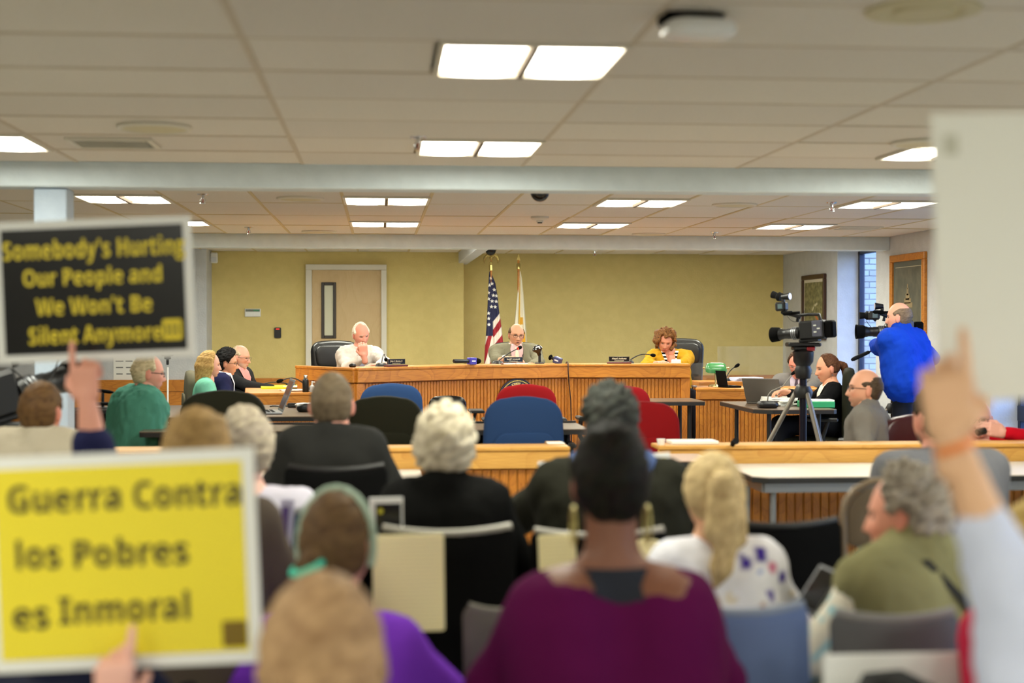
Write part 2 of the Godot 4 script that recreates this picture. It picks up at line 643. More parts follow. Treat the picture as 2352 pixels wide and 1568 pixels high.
	var b := at(772, 777, 18.1)
	var wf := S()
	var cx := (a.x + b.x) * 0.5
	var cy := (a.y + b.y) * 0.5
	var bw := 0.036
	box(wf, Vector3(a.x + bw * 0.5, cy, zd + 0.04), Vector3(bw, a.y - b.y, 0.03))
	box(wf, Vector3(b.x - bw * 0.5, cy, zd + 0.04), Vector3(bw, a.y - b.y, 0.03))
	box(wf, Vector3(cx, a.y - bw * 0.5, zd + 0.04), Vector3(b.x - a.x - 2 * bw, bw, 0.03))
	box(wf, Vector3(cx, b.y + bw * 0.5, zd + 0.04), Vector3(b.x - a.x - 2 * bw, bw, 0.03))
	part(wf, "vision_frame", mat(rgb(52, 42, 34), 0.45), d)
	slab("pane", Vector3(a.x + bw, b.y + bw, zd + 0.028), Vector3(b.x - bw, a.y - bw, zd + 0.036), M.frost, d)
	var kn := S()
	var kp := at(727, 802, 18.05)
	lathe(kn, [[0.0, 0.075], [0.022, 0.072], [0.03, 0.055], [0.024, 0.036], [0.014, 0.03], [0.014, 0.012], [0.042, 0.008], [0.044, 0.0], [0.0, 0.0]], 20, Transform3D(Basis(Vector3.RIGHT, PI / 2), Vector3(kp.x, kp.y, zd + 0.03)))
	part(kn, "knob", mat(rgb(40, 34, 28), 0.3, 0.6), d)
	# small wall fittings
	var p := at(580, 718, 18.1)
	var t1 := thing("thermostat", "white wall thermostat with a green display on the yellow wall", "thermostat", Vector3(p.x, p.y, -18.15))
	var gt := S()
	box(gt, Vector3(0, 0, 0.014), Vector3(0.19, 0.098, 0.028), 0.006)
	part(gt, "body", M.white, t1)
	var gs := S()
	box(gs, Vector3(0.0, 0.028, 0.03), Vector3(0.17, 0.026, 0.004), 0.001)
	part(gs, "dark_strip", mat(rgb(96, 104, 92), 0.4), t1)
	var gs2 := S()
	box(gs2, Vector3(0.045, 0.028, 0.033), Vector3(0.07, 0.018, 0.003), 0.001)
	part(gs2, "display", mat(rgb(60, 140, 96), 0.3), t1)
	var gs3 := S()
	for sx in [-1, 1]:
		box(gs3, Vector3(sx * 0.043, -0.018, 0.03), Vector3(0.08, 0.05, 0.006), 0.002)
	part(gs3, "cover_flap", M.white, t1)
	p = at(637.5, 764, 18.1)
	var cr := thing("card_reader", "black card reader with a red light beside the door", "card reader", Vector3(p.x, p.y, -18.15))
	var gc := S()
	prism(gc, round_rect(0.082, 0.128, 0.014), 0.0, 0.026)
	part(gc, "body", M.black, cr)
	var gl := S()
	box(gl, Vector3(0, 0.045, 0.027), Vector3(0.04, 0.008, 0.004), 0.001)
	part(gl, "red_light", M.led_red, cr)
	p = at(494, 592, 18.0)
	var ms := thing("motion_sensor", "white motion sensor box high in the wall corner", "sensor", Vector3(-2.01, p.y, -18.0))
	var gm := S()
	box(gm, Vector3(0.045, 0, 0), Vector3(0.085, 0.125, 0.07), 0.012)
	part(gm, "body", M.white, ms)
	var gm2 := S()
	box(gm2, Vector3(0.045, -0.02, 0.037), Vector3(0.06, 0.06, 0.006), 0.002)
	part(gm2, "sensor_window", mat(rgb(220, 222, 226), 0.3), ms)
	# notice sheet on the grey wall
	p = at(284, 842, 17.55)
	var nt := thing("notice_sheet", "white printed notice sheet pinned on the grey wall", "paper", Vector3(p.x, p.y, -17.6))
	var gn := S()
	box(gn, Vector3(0, 0, 0.003), Vector3(0.25, 0.42, 0.004), 0.0)
	part(gn, "sheet", M.paper, nt)
	var inkm := mat(rgb(110, 108, 106), 0.8)
	for i in 4:
		var gi := S()
		for q in [[-0.055, 0.09], [0.055, 0.08]]:
			box(gi, Vector3(q[0], 0.14 - i * 0.075, 0.0055), Vector3(q[1] * (0.7 + 0.1 * ((i * 7) % 4)), 0.012, 0.001), 0.0)
		part(gi, "printed_line", inkm, nt)
	pictures()

func build_shrubs() -> void:
	var ms := [mat(rgb(92, 132, 58), 0.8), mat(rgb(120, 156, 78), 0.8), mat(rgb(70, 108, 48), 0.8)]
	var r2 := RandomNumberGenerator.new()
	r2.seed = 91
	var spots := [[Vector3(7.6, -0.2, -13.4), "round clipped shrub outside the low window"], [Vector3(7.9, -0.2, -15.6), "leafy shrub seen through the low window"], [Vector3(9.6, -0.2, -17.6), "tall shrub beside the brick wing outside"]]
	for i in spots.size():
		var t := thing("shrub", spots[i][1], "shrub", spots[i][0], 0.0, "shrubs outside the windows")
		var g := S()
		tube(g, [Vector3(0, 0, 0), Vector3(0.02, 0.5, 0)], [0.05, 0.02], 6)
		part(g, "stem", mat(rgb(80, 62, 44), 0.9), t)
		var lf := S()
		var hh: float = 0.55 if i < 2 else 1.0
		for q in 420:
			var dv := Vector3(r2.randf_range(-1, 1), r2.randf_range(-1, 1), r2.randf_range(-1, 1)).normalized() * r2.randf_range(0.55, 1.0)
			var c := Vector3(dv.x * 0.75, hh + dv.y * hh * 0.85, dv.z * 0.75)
			var b := Basis.from_euler(Vector3(r2.randf() * TAU, r2.randf() * TAU, r2.randf() * TAU))
			face(lf, [c + b.x * 0.07, c + b.y * 0.03, c - b.x * 0.07, c - b.y * 0.03], c - b.z)
		part(lf, "foliage", ms[i], t).set_meta("kind", "stuff")

func pictures() -> void:
	# two framed prints on the right wall; local x runs along the wall
	var specs := [[17.62, 16.7, 2.16, 1.39, rgb(62, 34, 22), rgb(224, 216, 196), "dark framed print of a green landscape near the yellow wall", 0],
		[14.5, 13.55, 2.26, 1.42, rgb(158, 104, 44), rgb(104, 106, 96), "wide oak framed picture behind the person in blue", 1]]
	for s in specs:
		var zc: float = -(s[0] + s[1]) * 0.5
		var w: float = s[0] - s[1]
		var h: float = s[2] - s[3]
		var t := thing("framed_picture", s[6], "picture", Vector3(5.15, (s[2] + s[3]) * 0.5, zc), -PI / 2, "framed prints on the right wall")
		var fm := wood(M.oak[0].albedo_texture, 1.0, Vector3(0.2, 0.1, 0), 0.4) if s[7] == 1 else mat(s[4], 0.4)
		var bw := 0.07 if s[7] == 1 else 0.055
		for e in [[0, h * 0.5 - bw * 0.5, w, bw], [0, -h * 0.5 + bw * 0.5, w, bw], [w * 0.5 - bw * 0.5, 0, bw, h - 2 * bw], [-w * 0.5 + bw * 0.5, 0, bw, h - 2 * bw]]:
			var g := S()
			box(g, Vector3(e[0], e[1], 0.018), Vector3(e[2], e[3], 0.036), 0.006)
			part(g, "frame", fm, t)
		var gm := S()
		box(gm, Vector3(0, 0, 0.008), Vector3(w - 2 * bw, h - 2 * bw, 0.012), 0.0)
		part(gm, "mat_board", mat(s[5], 0.8), t)
		var mw := 0.07 if s[7] == 0 else 0.12
		if s[7] == 1:
			var gb := S()
			box(gb, Vector3(0, -0.0, 0.0148), Vector3(w - 2 * bw - mw * 0.9, h - 2 * bw - mw * 0.9, 0.002), 0.0)
			part(gb, "mat_line", mat(rgb(206, 198, 170), 0.8), t)
		var gp := S()
		box(gp, Vector3(0, 0, 0.0162), Vector3(w - 2 * bw - mw, h - 2 * bw - mw, 0.004), 0.0)
		var pm := tex_mat(rgb(98, 98, 62), rgb(150, 144, 104), 0.02, 2.2, 0.5, 71) if s[7] == 0 else tex_mat(rgb(78, 80, 70), rgb(98, 98, 84), 0.012, 1.6, 0.5, 74)
		part(gp, "print", pm, t)
		if s[7] == 0:
			var gr := S()
			for q in [[-0.02, -0.02, 0.09, 0.03, 0.5], [0.1, 0.03, 0.12, 0.028, 0.2]]:
				prism(gr, round_rect(q[2], q[3], q[3] * 0.48, 4), 0.0185, 0.0195, Transform3D(Basis(Vector3(0, 0, 1), q[4]), Vector3(q[0], q[1], 0)))
			part(gr, "pale_shape", mat(rgb(196, 190, 160), 0.6), t)
			var go := S()
			prism(go, round_rect(0.16, 0.03, 0.014, 4), 0.0185, 0.0195, Transform3D(Basis(Vector3(0, 0, 1), -0.5), Vector3(0.12, -0.12, 0)))
			part(go, "orange_mark", mat(rgb(206, 110, 62), 0.6), t)
		else:
			# a pale domed shape in the middle of the print
			var gd := S()
			for q in [[0, -0.08, 0.26, 0.05], [0, -0.04, 0.18, 0.05], [0, 0.0, 0.1, 0.06], [0, 0.05, 0.05, 0.07], [0, 0.1, 0.02, 0.05]]:
				box(gd, Vector3(q[0], q[1], 0.0187), Vector3(q[2], q[3], 0.002), 0.0)
			part(gd, "pale_shape", mat(rgb(150, 132, 96), 0.6), t)

# ---------- ceiling ----------
func build_ceiling() -> void:
	var ce := structure("ceiling", "suspended ceiling of pale tiles in a grid")
	slab("deck", Vector3(-6.4, CEIL + 0.12, -18.9), Vector3(5.45, CEIL + 0.25, 4.4), M.white, ce)
	# far fields that the photograph does not show
	slab("ceiling_field", Vector3(-6.2, CEIL, -3.4), Vector3(5.15, CEIL + 0.02, 4.2), M.tile[0], ce)
	slab("ceiling_field", Vector3(-6.2, CEIL, -8.25), Vector3(-4.08, CEIL + 0.02, -3.4), M.tile[0], ce)
	slab("ceiling_field", Vector3(-6.2, CEIL, -14.55), Vector3(-3.91, CEIL + 0.02, -8.5), M.tile[0], ce)
	slab("ceiling_field", Vector3(-6.2, CEIL, -18.15), Vector3(-3.91, CEIL + 0.02, -14.8), M.tile[0], ce)
	var meshes := {}
	var lights := {}
	# bay one: 4 ft wide, 2 ft deep cells; luminaires fill the right half of some cells
	var rows1 := []
	for k in 8:
		rows1.append(8.29 - 0.61 * (k + 1))
	for r in rows1.size():
		var da: float = rows1[r]
		for c in 8:
			var xa: float = -4.08 + 1.22 * c
			var xb: float = minf(xa + 1.22, 5.15)
			var lit: bool = (r == 1 or r == 5) and c % 2 == 1 and c < 7
			if lit:
				tile(ce, meshes, xa, xa + 0.61, da, da + 0.61, r + c)
				lights[Vector2(xa + 0.915, da + 0.305)] = 1
			else:
				tile(ce, meshes, xa, xb, da, da + 0.61, r * 3 + c)
	# bay two: 2 ft wide, 4 ft deep
	for r in 5:
		var da: float = 8.45 + 1.22 * r
		for c in 15:
			var xa: float = -3.91 + 0.61 * c
			var xb: float = minf(xa + 0.61, 5.15)
			if xb - xa < 0.1:
				continue
			var lit: bool = (r == 1 or r == 3) and c % 3 == 0 and c >= 3
			if lit:
				tile(ce, meshes, xa, xb, da, da + 0.61, r + c)
				lights[Vector2(xa + 0.305, da + 0.915)] = 2
			else:
				tile(ce, meshes, xa, xb, da, minf(da + 1.22, 14.55), r * 2 + c)
	# bay three
	for r in 3:
		var da: float = 14.8 + 1.22 * r
		for c in 15:
			var xa: float = -3.91 + 0.61 * c
			var xb: float = minf(xa + 0.61, 5.15)
			if xb - xa < 0.1:
				continue
			var back: float = 17.6 if xb < -2.0 else (18.15 if xb < 1.1 else 18.55)
			var lit: bool = r == 0 and c % 2 == 0 and c >= 4 and c < 14
			if lit:
				tile(ce, meshes, xa, xb, da + 0.61, da + 1.22, r + c)
				lights[Vector2(xa + 0.305, da + 0.305)] = 3
			else:
				tile(ce, meshes, xa, xb, da, minf(da + 1.22, back), r * 2 + c + 1)
	tees(ce)
	# beams
	for s in [[-8.45, -8.25, "first blue grey beam across the ceiling"], [-14.8, -14.58, "second blue grey beam near the dais"]]:
		var g := S()
		box(g, Vector3(-0.625, 2.39, (s[0] + s[1]) * 0.5), Vector3(11.55, 0.14, s[1] - s[0]), 0.006)
		var o := part(g, "beam" if s[0] > -10 else "beam_far", M.beam, self)
		o.set_meta("kind", "structure")
		o.set_meta("label", s[2])
	var gb := S()
	box(gb, Vector3(1.04, 2.39, -16.7), Vector3(0.13, 0.135, 3.72), 0.006)
	part(gb, "beam_short", M.wall_g, self).set_meta("kind", "structure")
	# luminaires
	var proto: Node3D = null
	for q in lights:
		var lab := lamp_label(q)
		var pos := Vector3(q.x, CEIL, -q.y)
		if proto == null:
			proto = make_luminaire(pos, lab)
		else:
			copy_thing(proto, pos, 0.0, lab)
	# the same fittings go on behind the photographer
	var cols := {-1.945: "left", 0.495: "middle", 2.935: "right"}
	var rows := {2.5: "just overhead", -0.06: "a little behind the photographer", -2.38: "far behind the photographer"}
	for d in rows:
		for x in cols:
			if d > 1.0 and cols[x] == "middle":
				continue
			copy_thing(proto, Vector3(x, CEIL, -d), 0.0, "square ceiling light %s, %s column" % [rows[d], cols[x]])
	ceiling_fittings()

func lamp_label(q: Vector2) -> String:
	var row := "in the near bay" if q.y < 8 else ("just beyond the first beam" if q.y < 11.5 else ("just before the second beam" if q.y < 14 else "between the second beam and the back wall"))
	if q.y < 5.5:
		return "large bright twin lens ceiling light nearest the top of the picture" if absf(q.x - 0.5) < 1.0 else "square ceiling light in the nearest row, beyond the picture's %s edge" % ("left" if q.x < 0 else "right")
	if q.y > 14:
		return "%s ceiling light from the left, hidden behind the second beam" % ["first", "second", "third", "fourth", "fifth", "sixth"][clampi(int(round((q.x + 1.165) / 1.22)), 0, 5)]
	var col := "far left" if q.x < -1.5 else ("left of centre" if q.x < 1.0 else ("right of centre" if q.x < 2.5 else "far right"))
	return "%s twin lens ceiling light %s" % [col, row]

func tile(ce: Node, meshes: Dictionary, xa: float, xb: float, da: float, db: float, k: int) -> void:
	var key := Vector2(snappedf(xb - xa, 0.001), snappedf(db - da, 0.001))
	if not meshes.has(key):
		var g := S()
		box(g, Vector3.ZERO, Vector3(key.x - 0.02, 0.018, key.y - 0.02), 0.003)
		meshes[key] = done(g)
	put(meshes[key], "tile", M.tile[k % 2], ce, Vector3((xa + xb) * 0.5, CEIL + 0.007 + 0.002 * (k % 3), -(da + db) * 0.5))

func tees(ce: Node) -> void:
	var mk := {}
	var put_tee := func(x: float, d0: float, d1: float, m: Material) -> void:
		var l := snappedf(d1 - d0, 0.01)
		if not mk.has(l):
			var g := S()
			box(g, Vector3.ZERO, Vector3(0.024, 0.03, l), 0.002)
			mk[l] = done(g)
		put(mk[l], "tee_bar", m, ce, Vector3(x, CEIL + 0.012, -(d0 + d1) * 0.5))
	var put_cross := func(d: float, x0: float, x1: float, m: Material) -> void:
		var l := snappedf(x1 - x0, 0.01) + 1000.0
		if not mk.has(l):
			var g := S()
			box(g, Vector3.ZERO, Vector3(l - 1000.0, 0.03, 0.024), 0.002)
			mk[l] = done(g)
		put(mk[l], "cross_tee", m, ce, Vector3((x0 + x1) * 0.5, CEIL + 0.0125, -d))
	for c in 8:
		put_tee.call(-4.08 + 1.22 * c, 3.4, 8.25, M.tee)
	for k in 8:
		put_cross.call(8.29 - 0.61 * (k + 1), -4.08, 5.15, M.tee)
	for c in 15:
		put_tee.call(-3.91 + 0.61 * c, 8.45, 14.58, M.tee_y)
		put_tee.call(-3.91 + 0.61 * c, 14.8, 17.6 if -3.91 + 0.61 * c < -2.0 else 18.14, M.tee_y)
	for r in 5:
		put_cross.call(8.45 + 1.22 * (r + 1) if r < 4 else 14.56, -3.91, 5.15, M.tee_y)
	for r in 2:
		put_cross.call(14.8 + 1.22 * (r + 1), -3.91, 5.15, M.tee_y)

func make_luminaire(pos: Vector3, lab: String) -> Node3D:
	var t := thing("ceiling_light", lab, "ceiling light", pos, 0.0, "square twin lens ceiling lights")
	t.set_meta("base_name", "ceiling_light")
	var g := S()
	for e in [[0.295, 0, 0.02, 0.61], [-0.295, 0, 0.02, 0.61], [0, 0.295, 0.57, 0.02], [0, -0.295, 0.57, 0.02]]:
		box(g, Vector3(e[0], 0.0, e[1]), Vector3(e[2], 0.03, e[3]), 0.002)
	box(g, Vector3(0, 0.085, 0), Vector3(0.58, 0.01, 0.58), 0.0)
	for e in [[0.286, 0, 0.006, 0.57], [-0.286, 0, 0.006, 0.57], [0, 0.286, 0.57, 0.006], [0, -0.286, 0.57, 0.006]]:
		box(g, Vector3(e[0], 0.045, e[1]), Vector3(e[2], 0.08, e[3]), 0.0)
	part(g, "housing", M.trim, t)
	for sx in [-1, 1]:
		var l := S()
		var prof := PackedVector2Array()
		for k in 11:
			var a := PI * k / 10.0
			prof.append(Vector2(0.132 * signf(cos(a)) * pow(absf(cos(a)), 0.55), 0.014 - 0.03 * pow(sin(a), 0.7)))
		prism(l, prof, -0.275, 0.275, Transform3D(Basis.IDENTITY, Vector3(sx * 0.148, 0, 0)))
		part(l, "lamp_lens", M.lens_light, t)
	var gd := S()
	box(gd, Vector3(0, -0.006, 0), Vector3(0.022, 0.03, 0.55), 0.003)
	part(gd, "lens_divider", mat(rgb(120, 108, 92), 0.7), t)
	var al := AreaLight3D.new()
	al.name = "light"
	al.area_size = Vector2(0.54, 0.54)
	al.light_energy = LAMP_E
	al.light_color = rgb(250, 250, 232)
	al.set("area_range", 30.0)
	al.set("area_attenuation", 2.0)
	al.shadow_enabled = true
	al.position = Vector3(0, -0.024, 0)
	al.rotation = Vector3(-PI / 2, 0, 0)
	t.add_child(al)
	return t

func ceiling_fittings() -> void:
	# sprinklers
	var heads := [[960, 306, 7.0, "sprinkler head beside the second near ceiling light"], [466, 447, 10.2, "sprinkler head just beyond the first beam at the left"], [571, 523, 13.6, "sprinkler head between beams above the thermostat"], [1910, 457, 10.5, "sprinkler head just beyond the first beam at the right"], [1641, 530, 14.0, "sprinkler head before the second beam at the right"], [1366, 574, 17.6, "white sprinkler head above the yellow wall"]]
	var proto: Node3D = null
	for h in heads:
		var p := at(h[0], h[1], h[2])
		p.y = CEIL
		if proto == null:
			proto = thing("sprinkler_head", h[3], "sprinkler", p, 0.0, "ceiling sprinkler heads")
			proto.set_meta("base_name", "sprinkler_head")
			var g := S()
			lathe(g, [[0.0, 0.0], [0.04, 0.0], [0.036, -0.008], [0.012, -0.012], [0.011, -0.035], [0.0, -0.036]], 16)
			part(g, "escutcheon", M.chrome, proto)
			var g2 := S()
			tube(g2, [Vector3(0.012, -0.03, 0), Vector3(0.018, -0.045, 0), Vector3(0.004, -0.062, 0)], 0.003, 5)
			tube(g2, [Vector3(-0.012, -0.03, 0), Vector3(-0.018, -0.045, 0), Vector3(-0.004, -0.062, 0)], 0.003, 5)
			lathe(g2, [[0.0, -0.062], [0.02, -0.062], [0.02, -0.065], [0.0, -0.066]], 12)
			part(g2, "deflector", M.chrome, proto)
			var g3 := S()
			tube(g3, [Vector3(0, -0.034, 0), Vector3(0, -0.06, 0)], 0.004, 6)
			part(g3, "red_bulb", mat(rgb(170, 30, 30), 0.2), proto)
		else:
			copy_thing(proto, p, 0.0, h[3])
	# round ceiling speakers
	proto = null
	for h in [[355, 301, 6.75, "round white ceiling speaker near the air vent"], [690, 457, 10.45, "round ceiling speaker left, just beyond the first beam"], [1687, 462, 10.7, "round ceiling speaker right, just beyond the first beam"], [733, 533, 14.15, "round ceiling speaker left, close to the second beam"], [1490, 534, 14.25, "round ceiling speaker right, close to the second beam"], [2125, 322, 7.0, "round ceiling speaker beside the tall blank placard"]]:
		var p := at(h[0], h[1], h[2])
		p.y = CEIL
		if proto == null:
			proto = thing("ceiling_speaker", h[3], "speaker", p, 0.0, "round ceiling speakers")
			proto.set_meta("base_name", "ceiling_speaker")
			var g := S()
			lathe(g, [[0.165, 0.0], [0.165, -0.012], [0.15, -0.018], [0.14, -0.014]], 28)
			part(g, "rim", M.trim, proto)
			var g2 := S()
			lathe(g2, [[0.141, -0.013], [0.1, -0.016], [0.0, -0.018]], 28)
			part(g2, "grille", mat(rgb(214, 204, 170), 0.6), proto)
		else:
			copy_thing(proto, p, 0.0, h[3])
	# air vents
	for h in [[262, 331, 7.35, "white louvred air vent in the near ceiling"], [1966, 519, 13.2, "small louvred air vent near the right wall"]]:
		var p := at(h[0], h[1], h[2])
		p.y = CEIL
		var t := thing("air_vent", h[3], "vent", p, 0.0, "louvred ceiling vents")
		var g := S()
		for e in [[0.19, 0, 0.03, 0.34], [-0.19, 0, 0.03, 0.34], [0, 0.155, 0.35, 0.03], [0, -0.155, 0.35, 0.03]]:
			box(g, Vector3(e[0], -0.006, e[1]), Vector3(e[2], 0.016, e[3]), 0.003)
		part(g, "frame", M.trim, t)
		var gk := S()
		box(gk, Vector3(0, 0.0, 0), Vector3(0.36, 0.004, 0.29), 0.0)
		part(gk, "backing", M.black_matte, t)
		for k in 6:
			var gl := S()
			box(gl, Vector3(0, 0, 0), Vector3(0.35, 0.003, 0.036), 0.0)
			part(gl, "louvre", M.trim, t, Vector3(0, -0.008, -0.115 + k * 0.046), Basis(Vector3.RIGHT, 0.5))
	# dome cameras
	proto = null
	for h in [[1240, 452, 9.3, "black dome camera under the ceiling beyond the first beam"], [1127, 577, 16.6, "black dome camera above the eagle topped flag"]]:
		var p := at(h[0], h[1], h[2])
		p.y = CEIL
		if proto == null:
			proto = thing("dome_camera", h[3], "security camera", p, 0.0, "black ceiling dome cameras")
			proto.set_meta("base_name", "dome_camera")
			var g := S()
			lathe(g, [[0.0, 0.0], [0.068, 0.0], [0.07, -0.05], [0.062, -0.056]], 24)
			part(g, "collar", mat(rgb(40, 38, 40), 0.4), proto)
			var g2 := S()
			var pr := []
			for k in 9:
				var a := PI * 0.5 * k / 8.0
				pr.append([0.06 * cos(a), -0.054 - 0.058 * sin(a)])
			lathe(g2, pr, 24)
			part(g2, "dome", M.black_gloss, proto)
		else:
			copy_thing(proto, p, 0.0, h[3])
			# hangs on a short stem from the ceiling tile
	var ps := at(1240, 491, 12.05)
	ps.y = CEIL
	var sd := thing("smoke_detector", "cream smoke detector below the black dome camera", "smoke detector", ps)
	var gsd := S()
	lathe(gsd, [[0.0, 0.0], [0.075, 0.0], [0.075, -0.02], [0.06, -0.032], [0.03, -0.036], [0.028, -0.052], [0.0, -0.053]], 24)
	part(gsd, "body", M.trim, sd)
	var gsd2 := S()
	tube(gsd2, [Vector3(0, -0.052, 0), Vector3(0, -0.058, 0)], 0.02, 12)
	part(gsd2, "vent_ring", M.dark_rubber, sd)
	# wireless access point near the top edge of the picture
	var pa := at(1604, 40, 4.15)
	pa.y = CEIL
	var ap := thing("access_point", "white curved box on a dark bracket under the nearest tiles", "access point", pa, 0.1)
	var ga := S()
	var out := round_rect(0.2, 0.16, 0.05, 6)
	pad(ga, out, 0.045, 0.016, 0.008, 0.0, Transform3D(Basis(Vector3.RIGHT, PI / 2), Vector3(0, -0.05, 0)))
	part(ga, "shell", M.white_gloss, ap)
	var ga2 := S()
	box(ga2, Vector3(-0.01, -0.014, -0.04), Vector3(0.17, 0.028, 0.1), 0.004)
	part(ga2, "bracket", M.black_matte, ap)
	var pb := at(2120, 2, 4.05)
	pb.y = CEIL
	var sp2 := thing("ceiling_diffuser", "round beige ceiling diffuser at the top right edge", "diffuser", pb)
	var gdf := S()
	lathe(gdf, [[0.16, 0.0], [0.16, -0.01], [0.12, -0.014], [0.11, -0.006], [0.085, -0.004], [0.08, -0.016], [0.0, -0.02]], 28)
	part(gdf, "rings", mat(rgb(206, 196, 160), 0.6), sp2)

# ---------- dais ----------
const DP := [Vector2(-0.708, -13.16), Vector2(-0.192, -12.36), Vector2(0.744, -13.09), Vector2(1.73, -13.48), Vector2(2.832, -13.32)]
var slat_mesh := {}

func slat(h: float, w := 0.033) -> Mesh:
	var k := Vector2(snappedf(h, 0.001), w)
	if not slat_mesh.has(k):
		var g := S()
		box(g, Vector3.ZERO, Vector3(w - 0.003, h, 0.014), 0.0045)
		slat_mesh[k] = done(g)
	return slat_mesh[k]

func desk_section(called: String, label: String, a: Vector2, b: Vector2, floor_y: float, top_y: float, band: float, depth: float, stile_l: float, stile_r: float, flat_panel := false, group := "") -> Node3D:
	# local x runs along the face from a to b, z towards the room, y from the floor
	var d := b - a
	var L := d.length()
	var turn := atan2(-d.y, d.x)
	var t := thing(called, label, "desk", Vector3((a.x + b.x) * 0.5, floor_y, (a.y + b.y) * 0.5), turn, group)
	var H := top_y - floor_y
	var g := S()
	box(g, Vector3(0, H - 0.0125, -depth * 0.5 + 0.035), Vector3(L, 0.025, depth), 0.005)
	part(g, "top_board", M.oak[rng.randi() % 4], t)
	g = S()
	box(g, Vector3(0, H - 0.025 - (band - 0.025) * 0.5, 0.012), Vector3(L, band - 0.025, 0.034), 0.004)
	part(g, "fascia", M.oak[rng.randi() % 4], t)
	g = S()
	box(g, Vector3(0, (H - band) * 0.5, -0.03), Vector3(L, H - band, 0.02), 0.0)
	part(g, "backing", M.oak[1], t)
	var x0 := -L * 0.5 + stile_l
	var x1 := L * 0.5 - stile_r
	var ph := H - band - 0.008
	for s in [[-L * 0.5, stile_l], [L * 0.5 - stile_r, stile_r]]:
		if s[1] > 0.0:
			g = S()
			box(g, Vector3(s[0] + s[1] * 0.5, ph * 0.5, -0.004), Vector3(s[1], ph, 0.034), 0.004)
			part(g, "stile", M.oak_v[rng.randi() % 4], t)
	if flat_panel:
		g = S()
		box(g, Vector3((x0 + x1) * 0.5, ph - 0.03, -0.006), Vector3(x1 - x0, 0.06, 0.03), 0.004)
		part(g, "upper_rail", M.oak[2], t)
		g = S()
		box(g, Vector3((x0 + x1) * 0.5, 0.06, -0.006), Vector3(x1 - x0, 0.12, 0.03), 0.004)
		part(g, "lower_rail", M.oak[3], t)
		g = S()
		box(g, Vector3((x0 + x1) * 0.5, ph * 0.5 + 0.03, -0.014), Vector3(x1 - x0 - 0.06, ph - 0.3, 0.012), 0.005)
		part(g, "raised_panel", M.oak_v[1], t)
	else:
		var n := int(round((x1 - x0) / 0.034))
		var w := (x1 - x0) / n
		for i in n:
			put(slat(ph), "slat", M.oak_v[(i * 7 + i / 3) % 4], t, Vector3(x0 + (i + 0.5) * w, ph * 0.5, -0.013))
	return t

func on_edge(i: int, f: float, back: float) -> Vector3:
	# a point on the ledge of dais section i, a fraction along and a little behind its front edge
	var a: Vector2 = DP[i]
	var b: Vector2 = DP[i + 1]
	var d := (b - a).normalized()
	var p := a.lerp(b, f) + Vector2(d.y, -d.x) * back
	return Vector3(p.x, 1.21, p.y)

